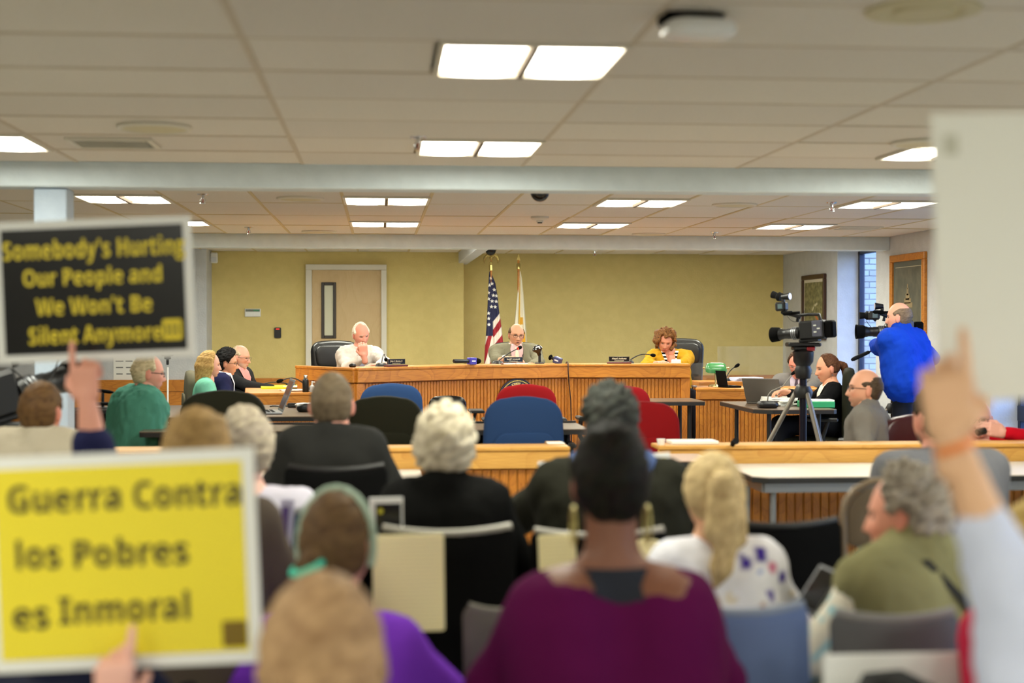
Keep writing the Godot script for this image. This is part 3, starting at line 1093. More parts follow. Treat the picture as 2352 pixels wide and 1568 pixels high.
func build_dais() -> void:
	wall_piece("floor_dais", Vector3(-0.9, STAGE, -17.2), Vector3(3.2, 0.28, -14.05), M.carpet)
	desk_section("dais_section", "oak dais end panel with a framed flat panel, behind the water bottle", DP[0], DP[1], STAGE, 1.21, 0.125, 0.06, 0.09, 0.07, true, "oak dais sections")
	desk_section("dais_section", "grooved oak dais section in front of the white shirted person", DP[1], DP[2], STAGE, 1.21, 0.125, 0.34, 0.075, 0.0, false, "oak dais sections")
	var mid := desk_section("dais_section", "middle grooved oak dais section bearing the round seal", DP[2], DP[3], STAGE, 1.21, 0.125, 0.34, 0.0, 0.0, false, "oak dais sections")
	desk_section("dais_section", "grooved oak dais section in front of the person in yellow", DP[3], DP[4], STAGE, 1.21, 0.125, 0.34, 0.05, 0.085, false, "oak dais sections")
	desk_section("clerk_desk", "lower oak clerk desk right of the dais", Vector2(2.86, -13.2), Vector2(3.95, -13.0), STAGE, 0.995, 0.1, 0.55, 0.0, 0.0, false, "lower oak clerk desks")
	desk_section("clerk_desk", "lower oak clerk desk left of the dais with papers and bottle", Vector2(-1.12, -12.56), Vector2(-0.42, -12.62), STAGE, 0.995, 0.1, 1.7, 0.0, 0.0, false, "lower oak clerk desks")
	var inner := thing("side_counter", "low oak counter behind the clerk desk under the glass screen", "counter", Vector3(3.75, STAGE, -14.6))
	var gi := S()
	box(gi, Vector3(0, 0.80, 0), Vector3(1.2, 0.05, 0.4), 0.006)
	part(gi, "top_board", M.oak[3], inner)
	gi = S()
	box(gi, Vector3(0, 0.385, 0.05), Vector3(1.16, 0.77, 0.03), 0.004)
	part(gi, "front_panel", M.oak[2], inner)
	gi = S()
	box(gi, Vector3(0, 0.385, -0.14), Vector3(1.16, 0.77, 0.03), 0.004)
	part(gi, "rear_panel", M.oak[1], inner)
	# seal on the middle section
	var sp := at(1189, 917, 13.27)
	var basis_mid := mid.global_transform.basis if mid.is_inside_tree() else Basis(Vector3.UP, mid.rotation.y)
	var seal := thing("round_seal", "round navy and gold state seal on the dais front behind the red chair", "seal", Vector3.ZERO, mid.rotation.y)
	var tp := on_edge(2, 0.5, -0.005)
	seal.position = Vector3(tp.x, sp.y, tp.z)
	var R := 0.19
	var g := S()
	lathe(g, [[R, 0.0], [R, 0.012], [R - 0.008, 0.018], [R - 0.012, 0.014], [0.0, 0.014]], 48, Transform3D(Basis(Vector3.RIGHT, PI / 2), Vector3.ZERO))
	part(g, "disc", mat(rgb(26, 26, 52), 0.4), seal)
	g = S()
	for k in 72:
		var a := TAU * k / 72.0
		lathe(g, [[0.0068, 0.0], [0.005, 0.004], [0.0, 0.0055]], 6, Transform3D(Basis(Vector3.RIGHT, PI / 2), Vector3(sin(a) * (R - 0.022), cos(a) * (R - 0.022), 0.014)))
	part(g, "gold_beading", mat(rgb(232, 204, 110), 0.35, 0.4), seal)
	g = S()
	lathe(g, [[0.105, 0.0], [0.105, 0.004], [0.098, 0.005], [0.0, 0.005]], 40, Transform3D(Basis(Vector3.RIGHT, PI / 2), Vector3(0, 0, 0.014)))
	part(g, "inner_disc", mat(rgb(40, 84, 140), 0.4), seal)
	g = S()
	tube(g, [Vector3(0, 0.06, 0.02), Vector3(0, -0.06, 0.02)], 0.008, 8)
	tube(g, [Vector3(-0.04, -0.035, 0.02), Vector3(0, -0.06, 0.02), Vector3(0.04, -0.035, 0.02)], 0.007, 8)
	tube(g, [Vector3(-0.025, 0.04, 0.02), Vector3(0.025, 0.04, 0.02)], 0.006, 8)
	part(g, "anchor", mat(rgb(226, 198, 110), 0.35, 0.4), seal)
	var letters := "STATE OF RHODE ISLAND"
	var lm := mat(rgb(232, 210, 140), 0.5)
	for i in letters.length():
		if letters[i] == " ":
			continue
		var a := -0.36 + i * 0.125
		var tm := text_mesh(letters[i], 0.03, 0.002, true, true)
		put(tm, "letter", lm, seal, Vector3(sin(a) * 0.136, cos(a) * 0.136, 0.016), Basis(Vector3(0, 0, 1), -a))
	# cable hanging down the dais front
	var cb := thing("black_cable", "thin dark cable hanging down the dais front", "cable")
	var gc := S()
	var pts := []
	for q in [[1300, 836, 13.6], [1301, 831.5, 13.5], [1304, 831, 13.44], [1305, 836, 13.41], [1305, 850, 13.41], [1307, 880, 13.42], [1311, 920, 13.42], [1312, 965, 13.41], [1313, 1040, 13.4], [1313, 1112, 13.4]]:
		pts.append(at(q[0], q[1], q[2]))
	pts[-1].y = STAGE + 0.005
	tube(gc, pts, 0.0055, 6)
	part(gc, "cord", mat(rgb(52, 26, 14), 0.5), cb)
	dais_items()
	flags()
	# executive chairs behind the dais
	exec_chair("executive_chair", "black leather high back chair behind the white shirted person", at(783, 784, 14.95), 14.95, 0.28, 200.0)
	exec_chair("executive_chair", "black leather high back chair behind the person in olive grey", at(1186, 787, 14.9), 14.9, 0.28, 180.0)
	exec_chair("executive_chair", "black leather high back chair behind the person in yellow", at(1558, 779, 14.9), 14.9, 0.28, 165.0)
	# glass screens
	var gl := thing("glass_screen", "clear low glass screen standing by the back wall at the right", "screen")
	var a1 := at(1648, 795, 16.2)
	var b1 := at(1806, 866, 16.2)
	var gg := S()
	box(gg, Vector3((a1.x + b1.x) * 0.5, (a1.y + 0.93) * 0.5, -16.2), Vector3(b1.x - a1.x, a1.y - 0.93, 0.008), 0.0)
	part(gg, "pane", M.glass, gl)
	gg = S()
	box(gg, Vector3((a1.x + b1.x) * 0.5, 0.555, -16.2), Vector3(b1.x - a1.x, 0.75, 0.05), 0.004)
	part(gg, "oak_base", M.oak[0], gl)
	var ps := thing("plexiglass_guard", "clear plastic guard sheet beside the green lamp on the clerk desk", "screen")
	var a2 := at(1587, 833, 13.4)
	var b2 := at(1676, 893, 13.4)
	gg = S()
	box(gg, Vector3((a2.x + b2.x) * 0.5, (a2.y + 0.995) * 0.5, -13.4), Vector3(b2.x - a2.x, a2.y - 0.995, 0.008), 0.0)
	part(gg, "sheet", M.glass, ps)
	gg = S()
	for sx in [0.08, 0.92]:
		box(gg, Vector3(lerpf(a2.x, b2.x, sx), 1.003, -13.4), Vector3(0.04, 0.016, 0.08), 0.003)
	part(gg, "foot", M.grey_metal, ps)

func name_plate(label: String, pos: Vector3, turn: float, line1: String, line2: String) -> void:
	var t := thing("name_plate", label, "name plate", pos, turn, "name plates on the dais")
	var g := S()
	box(g, Vector3(0, 0.0075, 0), Vector3(0.225, 0.015, 0.06), 0.004)
	part(g, "base", mat(rgb(80, 18, 24), 0.35), t)
	g = S()
	box(g, Vector3(0, 0.043, 0), Vector3(0.19, 0.046, 0.012), 0.003)
	part(g, "plate", M.black_gloss, t)
	g = S()
	for e in [[0, 0.0645, 0.19, 0.004], [0, 0.0215, 0.19, 0.004], [0.0935, 0.043, 0.004, 0.046], [-0.0935, 0.043, 0.004, 0.046]]:
		box(g, Vector3(e[0], e[1], 0.0075), Vector3(e[2], e[3], 0.004), 0.001)
	part(g, "border", mat(rgb(120, 112, 96), 0.4, 0.5), t)
	var lm := mat(rgb(222, 210, 180), 0.5)
	fit_text(line1, 0.135, 0.0135, 0.001, lm, t, Vector3(0, 0.047, 0.0066), "lettering", true, Basis.IDENTITY, true)
	fit_text(line2, 0.09, 0.009, 0.001, lm, t, Vector3(0, 0.03, 0.0066), "lettering", false, Basis.IDENTITY, true)

func goose_mic(label: String, base: Vector3, tip: Vector3, bow: float, lit: bool) -> void:
	var t := thing("gooseneck_microphone", label, "microphone", base, 0.0, "gooseneck microphones")
	var g := S()
	lathe(g, [[0.0, 0.03], [0.03, 0.03], [0.045, 0.022], [0.055, 0.0], [0.0, 0.0]], 16)
	part(g, "base", M.black, t)
	var e := tip - base
	var s := Vector3(0, 0.02, 0)
	var pts := []
	for k in 9:
		var f := k / 8.0
		pts.append(s.lerp(e, f) + Vector3(0, bow * sin(PI * f), 0))
	g = S()
	tube(g, pts, [0.006, 0.006, 0.0055, 0.005, 0.005, 0.005, 0.0045, 0.0045, 0.0045], 7)
	part(g, "neck", M.black, t)
	var d: Vector3 = (pts[8] - pts[6]).normalized()
	g = S()
	tube(g, [e - d * 0.012, e, e + d * 0.012, e + d * 0.03, e + d * 0.045, e + d * 0.052], [0.006, 0.012, 0.016, 0.017, 0.013, 0.004], 12)
	part(g, "capsule", M.black_matte, t)
	if lit:
		g = S()
		tube(g, [e - d * 0.01, e - d * 0.002], 0.0115, 12)
		part(g, "light_ring", M.led_red, t)

func hand_mic(label: String, p0: Vector3, p1: Vector3, flag_c: Color, flag_label: String, up: float) -> void:
	# a reporter's microphone with a station cube, lying or standing from p0 to p1 (head end)
	var t := thing("press_microphone", label, "microphone", p0, 0.0, "press microphones on the dais")
	var d := p1 - p0
	var L := d.length()
	var z := d.normalized()
	var g := S()
	tube(g, [Vector3.ZERO, z * 0.02, z * L * 0.7], [0.016, 0.019, 0.014], 12)
	part(g, "handle", M.black, t)
	g = S()
	var hp := []
	var hr := []
	for k in 7:
		var f := k / 6.0
		hp.append(z * (L * 0.72 + L * 0.28 * f))
		hr.append(0.012 + 0.016 * sin(PI * (0.15 + 0.85 * f)) if k < 6 else 0.004)
	tube(g, hp, hr, 14)
	part(g, "windscreen", M.black_matte, t)
	g = S()
	box(g, z * L * up, Vector3(0.062, 0.062, 0.07), 0.006, frame_of(z))
	part(g, "station_cube", mat(flag_c, 0.4), t).set_meta("label", flag_label)
	g = S()
	var fb := frame_of(z)
	box(g, z * L * up, Vector3(0.066, 0.012, 0.04), 0.001, fb)
	box(g, z * L * up, Vector3(0.012, 0.066, 0.04), 0.001, fb)
	part(g, "station_mark", mat(rgb(226, 226, 236), 0.5), t)

func dais_items() -> void:
	var turn1 := atan2(-(DP[2] - DP[1]).y, (DP[2] - DP[1]).x)
	name_plate("black name plate at the left microphone beside the white shirted person", on_edge(1, 0.4, 0.06), turn1, "John C. Revens, Jr", "Commissioner")
	name_plate("black name plate in front of the speaking person", on_edge(2, 0.49, 0.05), atan2(-(DP[3] - DP[2]).y, (DP[3] - DP[2]).x), "Ronald T. Gerwatowski", "Chairman")
	name_plate("black name plate left of the person in yellow", on_edge(3, 0.42, 0.06), atan2(-(DP[4] - DP[3]).y, (DP[4] - DP[3]).x), "Abigail Anthony", "Commissioner")
	# open white book under the middle plate
	var bk := thing("open_book", "open white book lying under the middle name plate", "book", on_edge(2, 0.5, 0.03) + Vector3(0, 0, 0), atan2(-(DP[3] - DP[2]).y, (DP[3] - DP[2]).x))
	var g := S()
	box(g, Vector3(-0.062, 0.006, 0.0), Vector3(0.12, 0.012, 0.04), 0.004)
	part(g, "page_block", M.paper, bk)
	g = S()
	box(g, Vector3(0.062, 0.006, 0.0), Vector3(0.12, 0.012, 0.04), 0.004)
	part(g, "page_block", M.paper, bk)
	goose_mic("gooseneck microphone beside the left name plate, tip toward the wall", on_edge(1, 0.36, 0.2), at(886, 824, 13.2), 0.06, false)
	goose_mic("gooseneck microphone with a red ring at the speaking person's mouth", on_edge(2, 0.44, 0.26), at(1190, 800, 13.7), 0.01, true)
	goose_mic("long low gooseneck microphone pointing at the person in yellow", on_edge(3, 0.5, 0.2), at(1496, 815, 13.75), 0.03, false)
	goose_mic("small gooseneck microphone on the counter behind the green lamp", Vector3(3.45, 1.005, -14.55), at(1689, 842, 14.5), 0.02, false)
	goose_mic("thin gooseneck microphone on the left clerk desk by the yellow pad", at(650, 897, 13.0) * Vector3(1, 0, 1) + Vector3(0.22, 0.995, 0), at(648, 873, 13.0), 0.05, false)
	goose_mic("dark gooseneck microphone lying low across the left clerk desk", at(668, 893, 13.8) * Vector3(1, 0, 1) + Vector3(0, 0.995, 0), at(601, 882, 13.8), 0.02, false)
	goose_mic("gooseneck microphone leaning right behind the sanitizer bottle", at(712, 893, 12.9) * Vector3(1, 0, 1) + Vector3(0, 0.995, 0), at(725, 862, 12.9), 0.0, false)
	hand_mic("black press microphone with a violet cube lying on the dais ledge", at(1042, 829, 13.0), at(1105, 829, 13.15), rgb(70, 62, 170), "violet station cube", 0.66)
	hand_mic("short press microphone with a grey blue cube lying right of the speaker", at(1282, 828, 13.55), at(1261, 819, 13.6), rgb(58, 66, 110), "grey blue station cube", 0.05)
	# microphone with a wide black shield on a stand
	var sm := thing("stand_microphone", "upright black microphone with a flared collar right of the speaker", "microphone", on_edge(2, 0.78, 0.12))
	g = S()
	lathe(g, [[0.0, 0.014], [0.04, 0.012], [0.045, 0.0], [0.0, 0.0]], 16)
	tube(g, [Vector3(0, 0.01, 0), Vector3(0, 0.09, 0)], 0.012, 10)
	part(g, "stand", M.black, sm)
	g = S()
	var xf := Transform3D(Basis(Vector3(0, 0, 1), 0.32), Vector3(0, 0.075, 0))
	lathe(g, [[0.0, 0.0], [0.016, 0.0], [0.02, 0.03], [0.046, 0.055], [0.05, 0.062], [0.034, 0.09], [0.02, 0.098], [0.0, 0.1]], 18, xf)
	part(g, "flared_head", M.black_gloss, sm)
	g = S()
	box(g, xf * Vector3(0.004, 0.078, 0.034), Vector3(0.04, 0.02, 0.012), 0.003, xf.basis)
	part(g, "white_label", M.white, sm)
	# small things
	var ph := thing("phone_puck", "black glossy phone lying at the white shirted person's elbow", "phone", at(810, 843, 12.5) * Vector3(1, 0, 1) + Vector3(0, 1.21, 0))
	g = S()
	pad(g, round_rect(0.062, 0.04, 0.018, 5), 0.03, 0.012, 0.003, 0.0, Transform3D(Basis(Vector3.RIGHT, PI / 2), Vector3(0, 0.015, 0)))
	part(g, "case", M.black_gloss, ph)
	g = S()
	box(g, Vector3(0, 0.0325, 0), Vector3(0.03, 0.002, 0.02), 0.0005)
	part(g, "screen_strip", M.grey_metal, ph)
	var bx := thing("tissue_box", "small white box on the ledge before the person in yellow", "box", at(1553, 833, 13.45) * Vector3(1, 0, 1) + Vector3(0, 1.21, 0), -0.15)
	g = S()
	box(g, Vector3(0, 0.019, 0), Vector3(0.085, 0.038, 0.06), 0.006)
	part(g, "carton", M.white, bx)
	g = S()
	box(g, Vector3(0, 0.0385, 0), Vector3(0.05, 0.002, 0.03), 0.0)
	part(g, "slot", mat(rgb(190, 196, 206), 0.7), bx)
	lamp_green()
	laptop("black_laptop", "small black laptop screen beside the green lamp", at(1676, 895, 13.3) * Vector3(1, 0, 1) + Vector3(0, 0.995, 0), 1.8, 0.2, 0.14, 1.75, M.black_matte)
	# left clerk desk
	var z := 0.995
	var bt := thing("water_bottle", "black steel water bottle with a silver cap on the clerk desk", "bottle", at(702, 899, 12.68) * Vector3(1, 0, 1) + Vector3(0, z, 0))
	g = S()
	lathe(g, [[0.0, 0.0], [0.026, 0.0], [0.027, 0.003], [0.027, 0.095], [0.022, 0.11], [0.016, 0.115], [0.016, 0.12]], 18)
	part(g, "body", M.black, bt)
	g = S()
	lathe(g, [[0.0165, 0.118], [0.017, 0.142], [0.014, 0.146], [0.0, 0.147]], 18)
	part(g, "cap", M.steel, bt)
	var sz := thing("sanitizer_bottle", "small white pump sanitizer bottle beside the black bottle", "bottle", at(717, 899, 12.7) * Vector3(1, 0, 1) + Vector3(0, z, 0))
	g = S()
	lathe(g, [[0.0, 0.0], [0.022, 0.0], [0.022, 0.05], [0.008, 0.062], [0.008, 0.07], [0.0, 0.071]], 16)
	part(g, "body", mat(rgb(232, 236, 240), 0.2), sz)
	g = S()
	tube(g, [Vector3(0, 0.068, 0), Vector3(0, 0.088, 0)], 0.006, 8)
	tube(g, [Vector3(-0.006, 0.087, 0), Vector3(0.024, 0.084, 0)], 0.005, 8)
	part(g, "pump", M.white, sz)
	var yp := thing("yellow_folder", "bright yellow folder lying open before the person in black", "folder", Vector3(at(645, 890, 13.6).x, z, -13.6), 0.1)
	g = S()
	box(g, Vector3(0, 0.008, 0), Vector3(0.36, 0.016, 0.5), 0.002)
	part(g, "cover", M.paper_y, yp)
	g = S()
	box(g, Vector3(0.12, 0.02, 0.24), Vector3(0.16, 0.008, 0.2), 0.001, Basis(Vector3.UP, 0.3))
	part(g, "sheet", M.paper, yp)
	var pp := thing("paper_sheets", "loose white papers beside the yellow folder on the clerk desk", "paper", Vector3(at(675, 897, 12.95).x, z, -12.95), 0.2)
	for k in 3:
		g = S()
		box(g, Vector3(0.01 * k, 0.002 + 0.004 * k, 0.006 * k), Vector3(0.21, 0.003, 0.28), 0.0, Basis(Vector3.UP, 0.15 * k))
		part(g, "sheet", M.paper, pp)
	# papers and a pen on the right clerk desk
	var pr := thing("paper_stack", "pale papers on the counter behind the clerk desk", "paper", Vector3(at(1710, 878, 14.55).x, 1.005, -14.55), 0.1)
	for k in 3:
		g = S()
		box(g, Vector3(0.01 * k, 0.006 + 0.012 * k, 0), Vector3(0.28, 0.012, 0.2), 0.001, Basis(Vector3.UP, 0.08 * k))
		part(g, "sheet", mat(rgb(196, 200, 220), 0.8), pr)

func lamp_green() -> void:
	var c := at(1644, 845, 13.5)
	var t := thing("banker_lamp", "banker's lamp with a bright green glass shade", "lamp", Vector3(c.x, 0.995, c.z))
	var h := c.y - 0.995
	var g := S()
	lathe(g, [[0.0, 0.02], [0.05, 0.018], [0.07, 0.008], [0.072, 0.0], [0.0, 0.0]], 24)
	tube(g, [Vector3(0, 0.018, 0), Vector3(0, h - 0.02, -0.02), Vector3(0, h + 0.03, -0.02)], 0.008, 10)
	part(g, "stand", M.brass, t)
	g = S()
	tube(g, [Vector3(-0.118, h + 0.0, 0), Vector3(0.118, h + 0.0, 0)], 0.005, 8)
	for sx in [-1, 1]:
		lathe(g, [[0.0, -0.01], [0.009, -0.006], [0.009, 0.006], [0.0, 0.01]], 10, Transform3D(Basis(Vector3(0, 0, 1), PI / 2), Vector3(sx * 0.118, h, 0)))
	part(g, "shade_bar", M.brass, t)
	# half-barrel shade of green glass
	g = S()
	g.set_smooth_group(1)
	var nx := 14
	var na := 12
	var pt := func(i: int, k: int, r0: float) -> Vector3:
		var x: float = -1.0 + 2.0 * i / nx
		var e: float = pow(maxf(1.0 - pow(absf(x), 6.0), 0.0), 0.5)
		var a: float = -0.35 + (PI + 0.2) * k / na
		var r: float = r0 * 1.15 * (0.35 + 0.65 * e)
		return Vector3(x * 0.1, h - 0.022 + r * 1.15 * sin(a) , r * cos(a))
	for i in nx:
		for k in na:
			face(g, [pt.call(i, k, 0.055), pt.call(i + 1, k, 0.055), pt.call(i + 1, k + 1, 0.055), pt.call(i, k + 1, 0.055)], Vector3(0, h - 0.01, 0))
			face(g, [pt.call(i, k, 0.051), pt.call(i + 1, k, 0.051), pt.call(i + 1, k + 1, 0.051), pt.call(i, k + 1, 0.051)], Vector3(0, h + 1.0, 0))
	var sm := mat(rgb(0, 128, 42), 0.1)
	sm.backlight_enabled = true
	sm.backlight = Color(0.02, 0.35, 0.1)
	sm.clearcoat_enabled = true
	part(g, "shade", sm, t)

func laptop(called: String, label: String, pos: Vector3, turn: float, w: float, dep: float, open: float, m: Material) -> void:
	var t := thing(called, label, "laptop", pos, turn, "open laptops")
	var g := S()
	box(g, Vector3(0, 0.009, 0), Vector3(w, 0.016, dep), 0.004)
	part(g, "base", m, t)
	g = S()
	for r in 4:
		for c in 11:
			box(g, Vector3((c - 5) * w * 0.08, 0.0178, (r - 2.0) * dep * 0.13), Vector3(w * 0.065, 0.002, dep * 0.1), 0.0)
	part(g, "keyboard", M.dark_rubber, t).set_meta("kind", "stuff")
	g = S()
	box(g, Vector3(0, 0.0178, dep * 0.33), Vector3(w * 0.3, 0.001, dep * 0.24), 0.0)
	part(g, "touchpad", M.grey_metal, t)
	var b := Basis(Vector3.RIGHT, PI / 2 - open)
	g = S()
	box(g, Vector3(0, dep * 0.5, 0), Vector3(w, dep, 0.008), 0.003)
	var lid := part(g, "lid", m, t, Vector3(0, 0.016, -dep * 0.5), b)
	g = S()
	box(g, Vector3(0, dep * 0.5, 0.0045), Vector3(w * 0.92, dep * 0.86, 0.001), 0.0)
	part(g, "screen_panel", M.black_gloss, lid)

func exec_chair(called: String, label: String, top: Vector3, d: float, floor_y: float, turn_deg: float) -> void:
	var t := thing(called, label, "chair", Vector3(top.x, floor_y, -d), deg_to_rad(turn_deg), "black leather executive chairs")
	var H := top.y - floor_y
	# chair faces local -z; its back stands at +z
	var g := S()
	pad(g, back_outline(0.5, 0.46, H - 0.5, 0.1, 0.06, 0.01), 0.1, 0.04, 0.015, 0.35, Transform3D(Basis(Vector3.UP, PI), Vector3(0, 0.5, 0.22)))
	part(g, "backrest", M.leather, t)
	g = S()
	pad(g, back_outline(0.44, 0.42, 0.22, 0.08, 0.06, 0.0), 0.05, 0.024, 0.012, 0.3, Transform3D(Basis(Vector3.UP, PI), Vector3(0, H - 0.26, 0.17)))
	part(g, "headrest_cushion", M.leather, t)
	g = S()
	pad(g, round_rect(0.52, 0.5, 0.1), 0.11, 0.045, 0.015, 0.0, Transform3D(Basis(Vector3.RIGHT, -PI / 2), Vector3(0, 0.46, -0.02)))
	part(g, "seat", M.leather, t)
	chair_base(t, 0.4)
	for sx in [-1, 1]:
		g = S()
		tube(g, [Vector3(sx * 0.28, 0.44, -0.05), Vector3(sx * 0.31, 0.52, -0.06), Vector3(sx * 0.31, 0.66, -0.12), Vector3(sx * 0.3, 0.68, 0.0), Vector3(sx * 0.27, 0.66, 0.2)], 0.022, 8)
		part(g, "armrest", M.black, t)

func chair_base(t: Node3D, seat_y: float) -> void:
	var g := S()
	tube(g, [Vector3(0, 0.08, 0), Vector3(0, seat_y, 0)], 0.03, 10)
	part(g, "gas_column", M.black, t)
	for k in 5:
		var a := TAU * k / 5.0 + 0.3
		var e := Vector3(cos(a) * 0.29, 0.075, sin(a) * 0.29)
		g = S()
		tube(g, [Vector3(0, 0.11, 0), e], [0.026, 0.018], 6)
		part(g, "base_arm", M.black, t)
		g = S()
		lathe(g, [[0.0, -0.02], [0.026, -0.018], [0.03, 0.0], [0.026, 0.018], [0.0, 0.02]], 10, Transform3D(Basis(Vector3(0, 0, 1), PI / 2) , e + Vector3(0, -0.043, 0)))
		part(g, "caster", M.dark_rubber, t)

func flags() -> void:
	var cu := 17.0
	var specs := [[1128.0, 588.0, "national flag with stars and stripes draped on an eagle topped pole", 0], [1195.5, 585.0, "white flag with gold trim draped on a spear topped pole", 1]]
	for s in specs:
		var top := at(s[0], s[1], cu)
		var t := thing("flag_stand", s[2], "flag", Vector3(top.x, STAGE, -cu - 0.25 * s[3]), 0.0, "flags behind the dais")
		var H := top.y - STAGE
		var g := S()
		lathe(g, [[0.0, 0.07], [0.03, 0.07], [0.05, 0.05], [0.14, 0.03], [0.16, 0.0], [0.0, 0.0]], 24)
		part(g, "base", M.brass, t)
		g = S()
		tube(g, [Vector3(0, 0.05, 0), Vector3(0, H - 0.05, 0)], 0.0125, 10)
		part(g, "pole", wood(M.oak[0].albedo_texture, 1.0, Vector3.ZERO), t)
		g = S()
		if s[3] == 0:
			lathe(g, [[0.0, H - 0.17], [0.022, H - 0.165], [0.022, H - 0.1], [0.013, H - 0.09], [0.02, H - 0.075], [0.012, H - 0.06], [0.008, H - 0.05], [0.0, H - 0.05]], 14)
			part(g, "ferrule", M.brass, t)
			g = S()
			lathe(g, [[0.0, H - 0.05], [0.014, H - 0.045], [0.022, H - 0.02], [0.02, H + 0.0], [0.012, H + 0.012], [0.014, H + 0.022], [0.008, H + 0.034], [0.0, H + 0.036]], 14)
			for sx in [-1, 1]:
				tube(g, [Vector3(sx * 0.012, H - 0.0, 0), Vector3(sx * 0.045, H + 0.012, 0), Vector3(sx * 0.072, H - 0.015, 0), Vector3(sx * 0.082, H - 0.06, 0), Vector3(sx * 0.078, H - 0.085, 0)], [0.012, 0.018, 0.017, 0.011, 0.003], 8)
			part(g, "eagle_finial", M.brass, t)
		else:
			lathe(g, [[0.0, H - 0.16], [0.022, H - 0.155], [0.024, H - 0.1], [0.014, H - 0.085], [0.0, H - 0.085]], 14)
			part(g, "ferrule", M.brass, t)
			g = S()
			hexa(g, [Vector3(-0.004, H - 0.085, -0.004), Vector3(0.004, H - 0.085, -0.004), Vector3(0.004, H - 0.085, 0.004), Vector3(-0.004, H - 0.085, 0.004), Vector3(-0.02, H - 0.05, -0.004), Vector3(0.02, H - 0.05, -0.004), Vector3(0.02, H - 0.05, 0.004), Vector3(-0.02, H - 0.05, 0.004)])
			face(g, [Vector3(-0.02, H - 0.05, 0.004), Vector3(0.02, H - 0.05, 0.004), Vector3(0, H + 0.03, 0.0)], Vector3(0, H - 0.03, -1))
			face(g, [Vector3(-0.02, H - 0.05, -0.004), Vector3(0.02, H - 0.05, -0.004), Vector3(0, H + 0.03, 0.0)], Vector3(0, H - 0.03, 1))
			part(g, "spear_finial", M.brass, t)
		flag_cloth(t, s[3], top)

